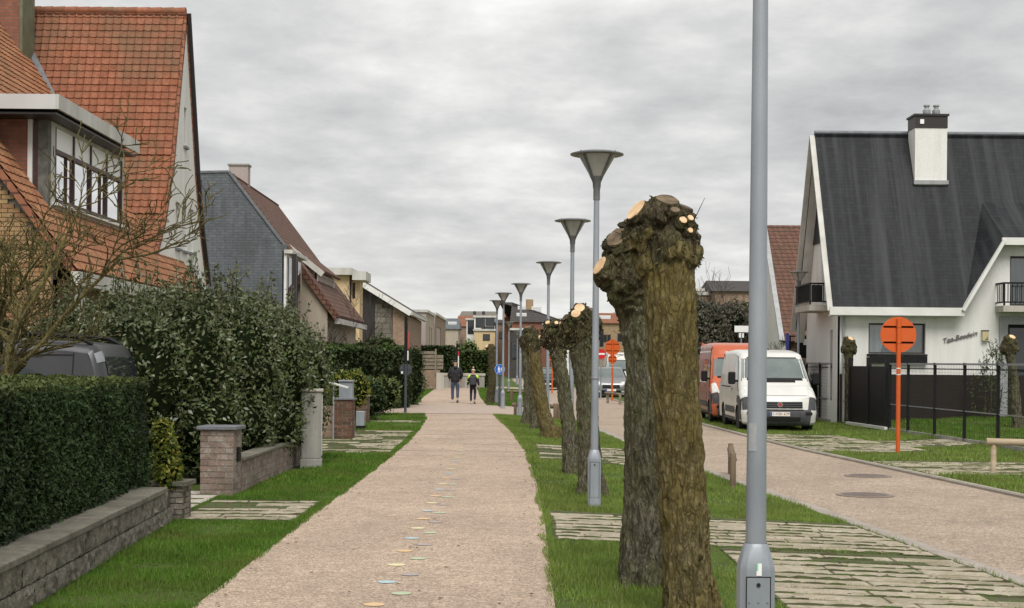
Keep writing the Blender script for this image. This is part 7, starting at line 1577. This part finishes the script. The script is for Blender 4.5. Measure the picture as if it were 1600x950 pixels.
fa, fb = A(690, 600, 94), A(757, 600, 94); gwl = empty('garden_wall', (fa.x, 94, 0), 0, 'low pale garden wall behind the two walkers', 'wall')
MB().box((0, 0, -0.1), (fb.x - fa.x, 0.25, A(720, 587, 94).z)).build('wall', MATS['concrete'], gwl); MB().box((-0.05, -0.05, A(720, 587, 94).z + .003), (fb.x - fa.x + 0.05, 0.3, A(720, 583, 94).z)).build('coping', MATS['concrete_pale'], gwl)
for i, (x, D, y) in enumerate(((716, 150, 520), (727, 140, 535))):
    a_ = A(x, 560, D); bush('grey_tree', ('hazy grey brown tree' if i == 0 else 'pale feathery shrub') + ' before the distant houses', 'tree', (a_.x, D, 0), [((0,0,1.6),(1.3,1.0,1.6)),((0.4,0,2.6),(1.0,0.8,1.2))], 900, 0.3, 0.4, MATS['olive_leaf' if i == 0 else 'lime_leaf'], 110 + i)
0 and bare_tree('bare_tree', 'thin bare tree on the skyline above the hipped brick house', (A(832, 560, 230).x, 230, 0), 16, 121, 'bark_thin', 0.3, 4, 0.12, trunk_h=0.5, minr=0.012, twist=0.2)
# dark parked car far left of the adult
# ------------------------------------------------------------------ the two walkers
def skin(name, verts, edges, radii, mat, parent, sub=1, root=0):
    me = bpy.data.meshes.new(name); me.from_pydata([tuple(v) for v in verts], edges, []); o = link(name, me)
    sk = o.modifiers.new('skin', 'SKIN'); ss = o.modifiers.new('sub', 'SUBSURF'); ss.levels = ss.render_levels = sub
    for i, r in enumerate(radii):
        me.skin_vertices[0].data[i].radius = (r, r) if isinstance(r, (int, float)) else r; me.skin_vertices[0].data[i].use_root = (i == root)
    m = evaluated(o, name); bpy.data.objects.remove(o); m.materials.clear(); m.materials.append(mat); m.polygons.foreach_set('use_smooth', [True] * len(m.polygons)); return link(name, m, parent)
M('skin', (0.46,0.29,0.21), None, 1, 0.6); M('jeans', (0.045,0.06,0.10), (0.06,0.078,0.125), 12, 0.85); M('jacket_black', (0.012,0.012,0.014), (0.02,0.02,0.023), 10, 0.6, 0.5, 18)
M('hair_dark', (0.02,0.014,0.01), None, 1, 0.6); M('shoe_white', (0.6,0.6,0.58), None, 1, 0.6); M('sole', (0.2,0.2,0.2), None, 1, 0.7); M('trouser_navy', (0.018,0.022,0.04), None, 1, 0.8)
M('hat_pink', (0.55,0.40,0.36), (0.62,0.47,0.43), 20, 0.9, 0.4, 60); M('hiviz', (0.45,0.72,0.05), None, 1, 0.6); M('bag_grey', (0.03,0.034,0.04), (0.05,0.055,0.06), 8, 0.7); M('coat_plum', (0.025,0.012,0.02), None, 1, 0.8)
def person(label, loc, rz, k, child=False):
    r = empty('person', loc, rz, label, 'person', 'people walking along the path'); r.scale = (k, k, k)
    hx, zh = 0.095, 0.92
    # left foot flat, right foot pushing off; facing +Y (away from the viewer)
    V = [(0,0,zh),(0,0,1.1),(0,0.01,1.3),(0,0.0,1.46),(0,0.02,1.54),(0,0.03,1.64),(0,0.025,1.74),
         (-hx,0,zh-0.06),(-hx-0.01,0.03,0.5),(-hx-0.01,-0.0,0.1),(-hx-0.01,0.13,0.04),
         (hx,0,zh-0.06),(hx+0.01,-0.02,0.5),(hx+0.0,-0.17,0.16),(hx,-0.10,0.05),
         (-0.18,0,1.42),(-0.27,-0.03,1.15),(-0.22,0.1,0.97),(0.18,0,1.42),(0.27,-0.03,1.15),(0.22,0.1,0.97)]
    if child: V[16], V[17], V[19], V[20] = (-0.25,0.0,1.15), (-0.28,0.02,0.93), (0.25,0.0,1.15), (0.29,0.02,0.92)
    E = [(0,1),(1,2),(2,3),(3,4),(4,5),(5,6),(0,7),(7,8),(8,9),(9,10),(0,11),(11,12),(12,13),(13,14),(2,15),(15,16),(16,17),(2,18),(18,19),(19,20)]
    Rr = [(.15,.11),(.14,.1),(.17,.11),(.07,.07),(.055,.055),(.085,.095),(.06,.07),.085,.058,.042,.035,.085,.058,.042,.035,.06,.045,.034,.06,.045,.034]
    for hand, sg in ((17, -1), (20, 1)):           # palm, four fingers and a thumb
        w = Vector(V[hand]); dn = Vector((0.02 * sg, 0.03, -0.08)); V.append(w + dn); E.append((hand, len(V) - 1)); Rr.append((.032, .018)); pm = len(V) - 1
        for j, (a, l) in enumerate(((-.024, .06), (-.008, .07), (.008, .068), (.024, .055))):
            V.append(w + dn + Vector((0, a, -0.035))); E.append((pm, len(V) - 1)); Rr.append(.009); V.append(w + dn + Vector((-0.012 * sg, a + 0.012, -0.03 - l))); E.append((len(V) - 2, len(V) - 1)); Rr.append(.008)
        V.append(w + dn * 0.5 + Vector((-0.01 * sg, 0.045, -0.02))); E.append((pm, len(V) - 1)); Rr.append(.01); V.append(w + dn * 0.5 + Vector((-0.015 * sg, 0.06, -0.055))); E.append((len(V) - 2, len(V) - 1)); Rr.append(.008)
    skin('body', V, E, Rr, MATS['skin'], r, 2)
    mb = MB()                                        # face, turned away from the viewer
    bd = r
    for sg in (-1, 1): MB().lathe([(.012, 0), (.012, .006)], 10, (sg * 0.033, 0.118, 1.655), 'Y').build('eye', MATS['hair_dark'], r); MB().tube([(sg * 0.084, 0.02, 1.62), (sg * 0.094, 0.01, 1.65), (sg * 0.084, 0.02, 1.675)], [.008, .012, .008], 6).build('ear', MATS['skin'], r)
    MB().tube([(0, 0.115, 1.66), (0, 0.14, 1.63), (0, 0.118, 1.615)], [.008, .014, .01], 6).build('nose', MATS['skin'], r); MB().box((-0.025, 0.112, 1.585), (0.025, 0.122, 1.593)).build('mouth', M('lip', (0.3,0.12,0.1), None, 1, 0.6), r)
    tr = 'trouser_navy' if child else 'jeans'
    skin('trousers', [(0,0,zh+0.04),(0,0,zh-0.03),(-hx,0,zh-0.1),(-hx-0.01,0.03,0.5),(-hx-0.01,0.0,0.12),(hx,0,zh-0.1),(hx+0.01,-0.02,0.5),(hx,-0.165,0.18)], [(0,1),(1,2),(2,3),(3,4),(1,5),(5,6),(6,7)], [(.16,.12),(.155,.125),.1,.07,.06,.1,.07,.06], MATS[tr], r, 2, 1)
    jm = 'coat_plum' if child else 'jacket_black'; zl = 0.84 if child else 0.86
    JV = [(0,0,zl),(0,-0.005,1.05),(0,-0.01,1.28),(0,-0.005,1.43),(0,0,1.5)] + [V[15], V[16], V[17], V[18], V[19], V[20]]
    JV[5] = (-0.19,0,1.41); JV[8] = (0.19,0,1.41)
    skin('jacket', JV, [(0,1),(1,2),(2,3),(3,4),(2,5),(5,6),(6,7),(2,8),(8,9),(9,10)], [(.185,.145),(.2,.155),(.205,.15),(.13,.11),(.1,.09),.085,.075,.05,.085,.075,.05], MATS[jm], r, 2, 1)
    for x, y, z, p in ((-hx-0.01, 0.03, 0.0, 0.0), (hx, -0.16, 0.05, -0.55)):
        o = skin('shoe', [(0,-0.07,0.06),(0,0.04,0.05),(0,0.15,0.035)], [(0,1),(1,2)], [(.045,.05),(.046,.045),(.042,.03)], MATS['shoe_white'], r, 2); o.location = (x, y, z); o.rotation_euler = (p, 0, 0)
        s_ = MB().box((-0.045, -0.11, -0.002), (0.045, 0.19, 0.018)).build('sole', MATS['sole'], o)
    if not child:
        skin('hair', [(0,0.02,1.66),(0,0.025,1.71),(0,0.03,1.755)], [(0,1),(1,2)], [(.095,.1),(.098,.108),(.07,.08)], MATS['hair_dark'], r, 2)
        skin('hood', [(-0.08,-0.06,1.47),(0,-0.115,1.44),(0.08,-0.06,1.47)], [(0,1),(1,2)], [.06,.085,.06], MATS['jacket_black'], r, 2)
    else:
        skin('hat', [(0,0.02,1.66),(0,0.025,1.72),(0,0.03,1.78)], [(0,1),(1,2)], [(.11,.115),(.115,.12),(.08,.085)], MATS['hat_pink'], r, 2); MB().lathe([(.01, 1.8), (.04, 1.83), (.045, 1.86), (.03, 1.89), (.005, 1.9)], 12, (0, 0.03, 0)).build('bobble', MATS['hat_pink'], r, True)
        bg_ = MB().box((-0.17, -0.34, 0.95), (0.17, -0.13, 1.4)).build('backpack', MATS['bag_grey'], r); b = bg_.modifiers.new('bevel', 'BEVEL'); b.width = 0.06; b.segments = 3
        MB().box((-0.12, -0.40, 0.98), (0.12, -0.335, 1.18)).build('bag_pocket', MATS['bag_grey'], bg_, False, 0.02)
        for sg in (-1, 1):
            skin('shoulder_panel', [(sg * 0.1, -0.02, 1.44), (sg * 0.2, -0.01, 1.4), (sg * 0.245, -0.01, 1.26)], [(0,1),(1,2)], [.085,.098,.09], MATS['hiviz'], r, 2)
        skin('sleeve_panel', [(-0.25, -0.0, 1.2), (-0.275, 0.01, 1.05)], [(0,1)], [.088,.075], MATS['hiviz'], r, 2)
    return r
p = P(711, 629.5, 0); person('adult in black padded jacket and jeans walking away, white shoes', (p.x, p.y, 0.008), R(4), 0.985)
p = P(739, 631, 0); person('child with pale bobble hat, dark backpack and neon green shoulders walking away', (p.x, p.y, 0.008), R(-3), 0.78, True)
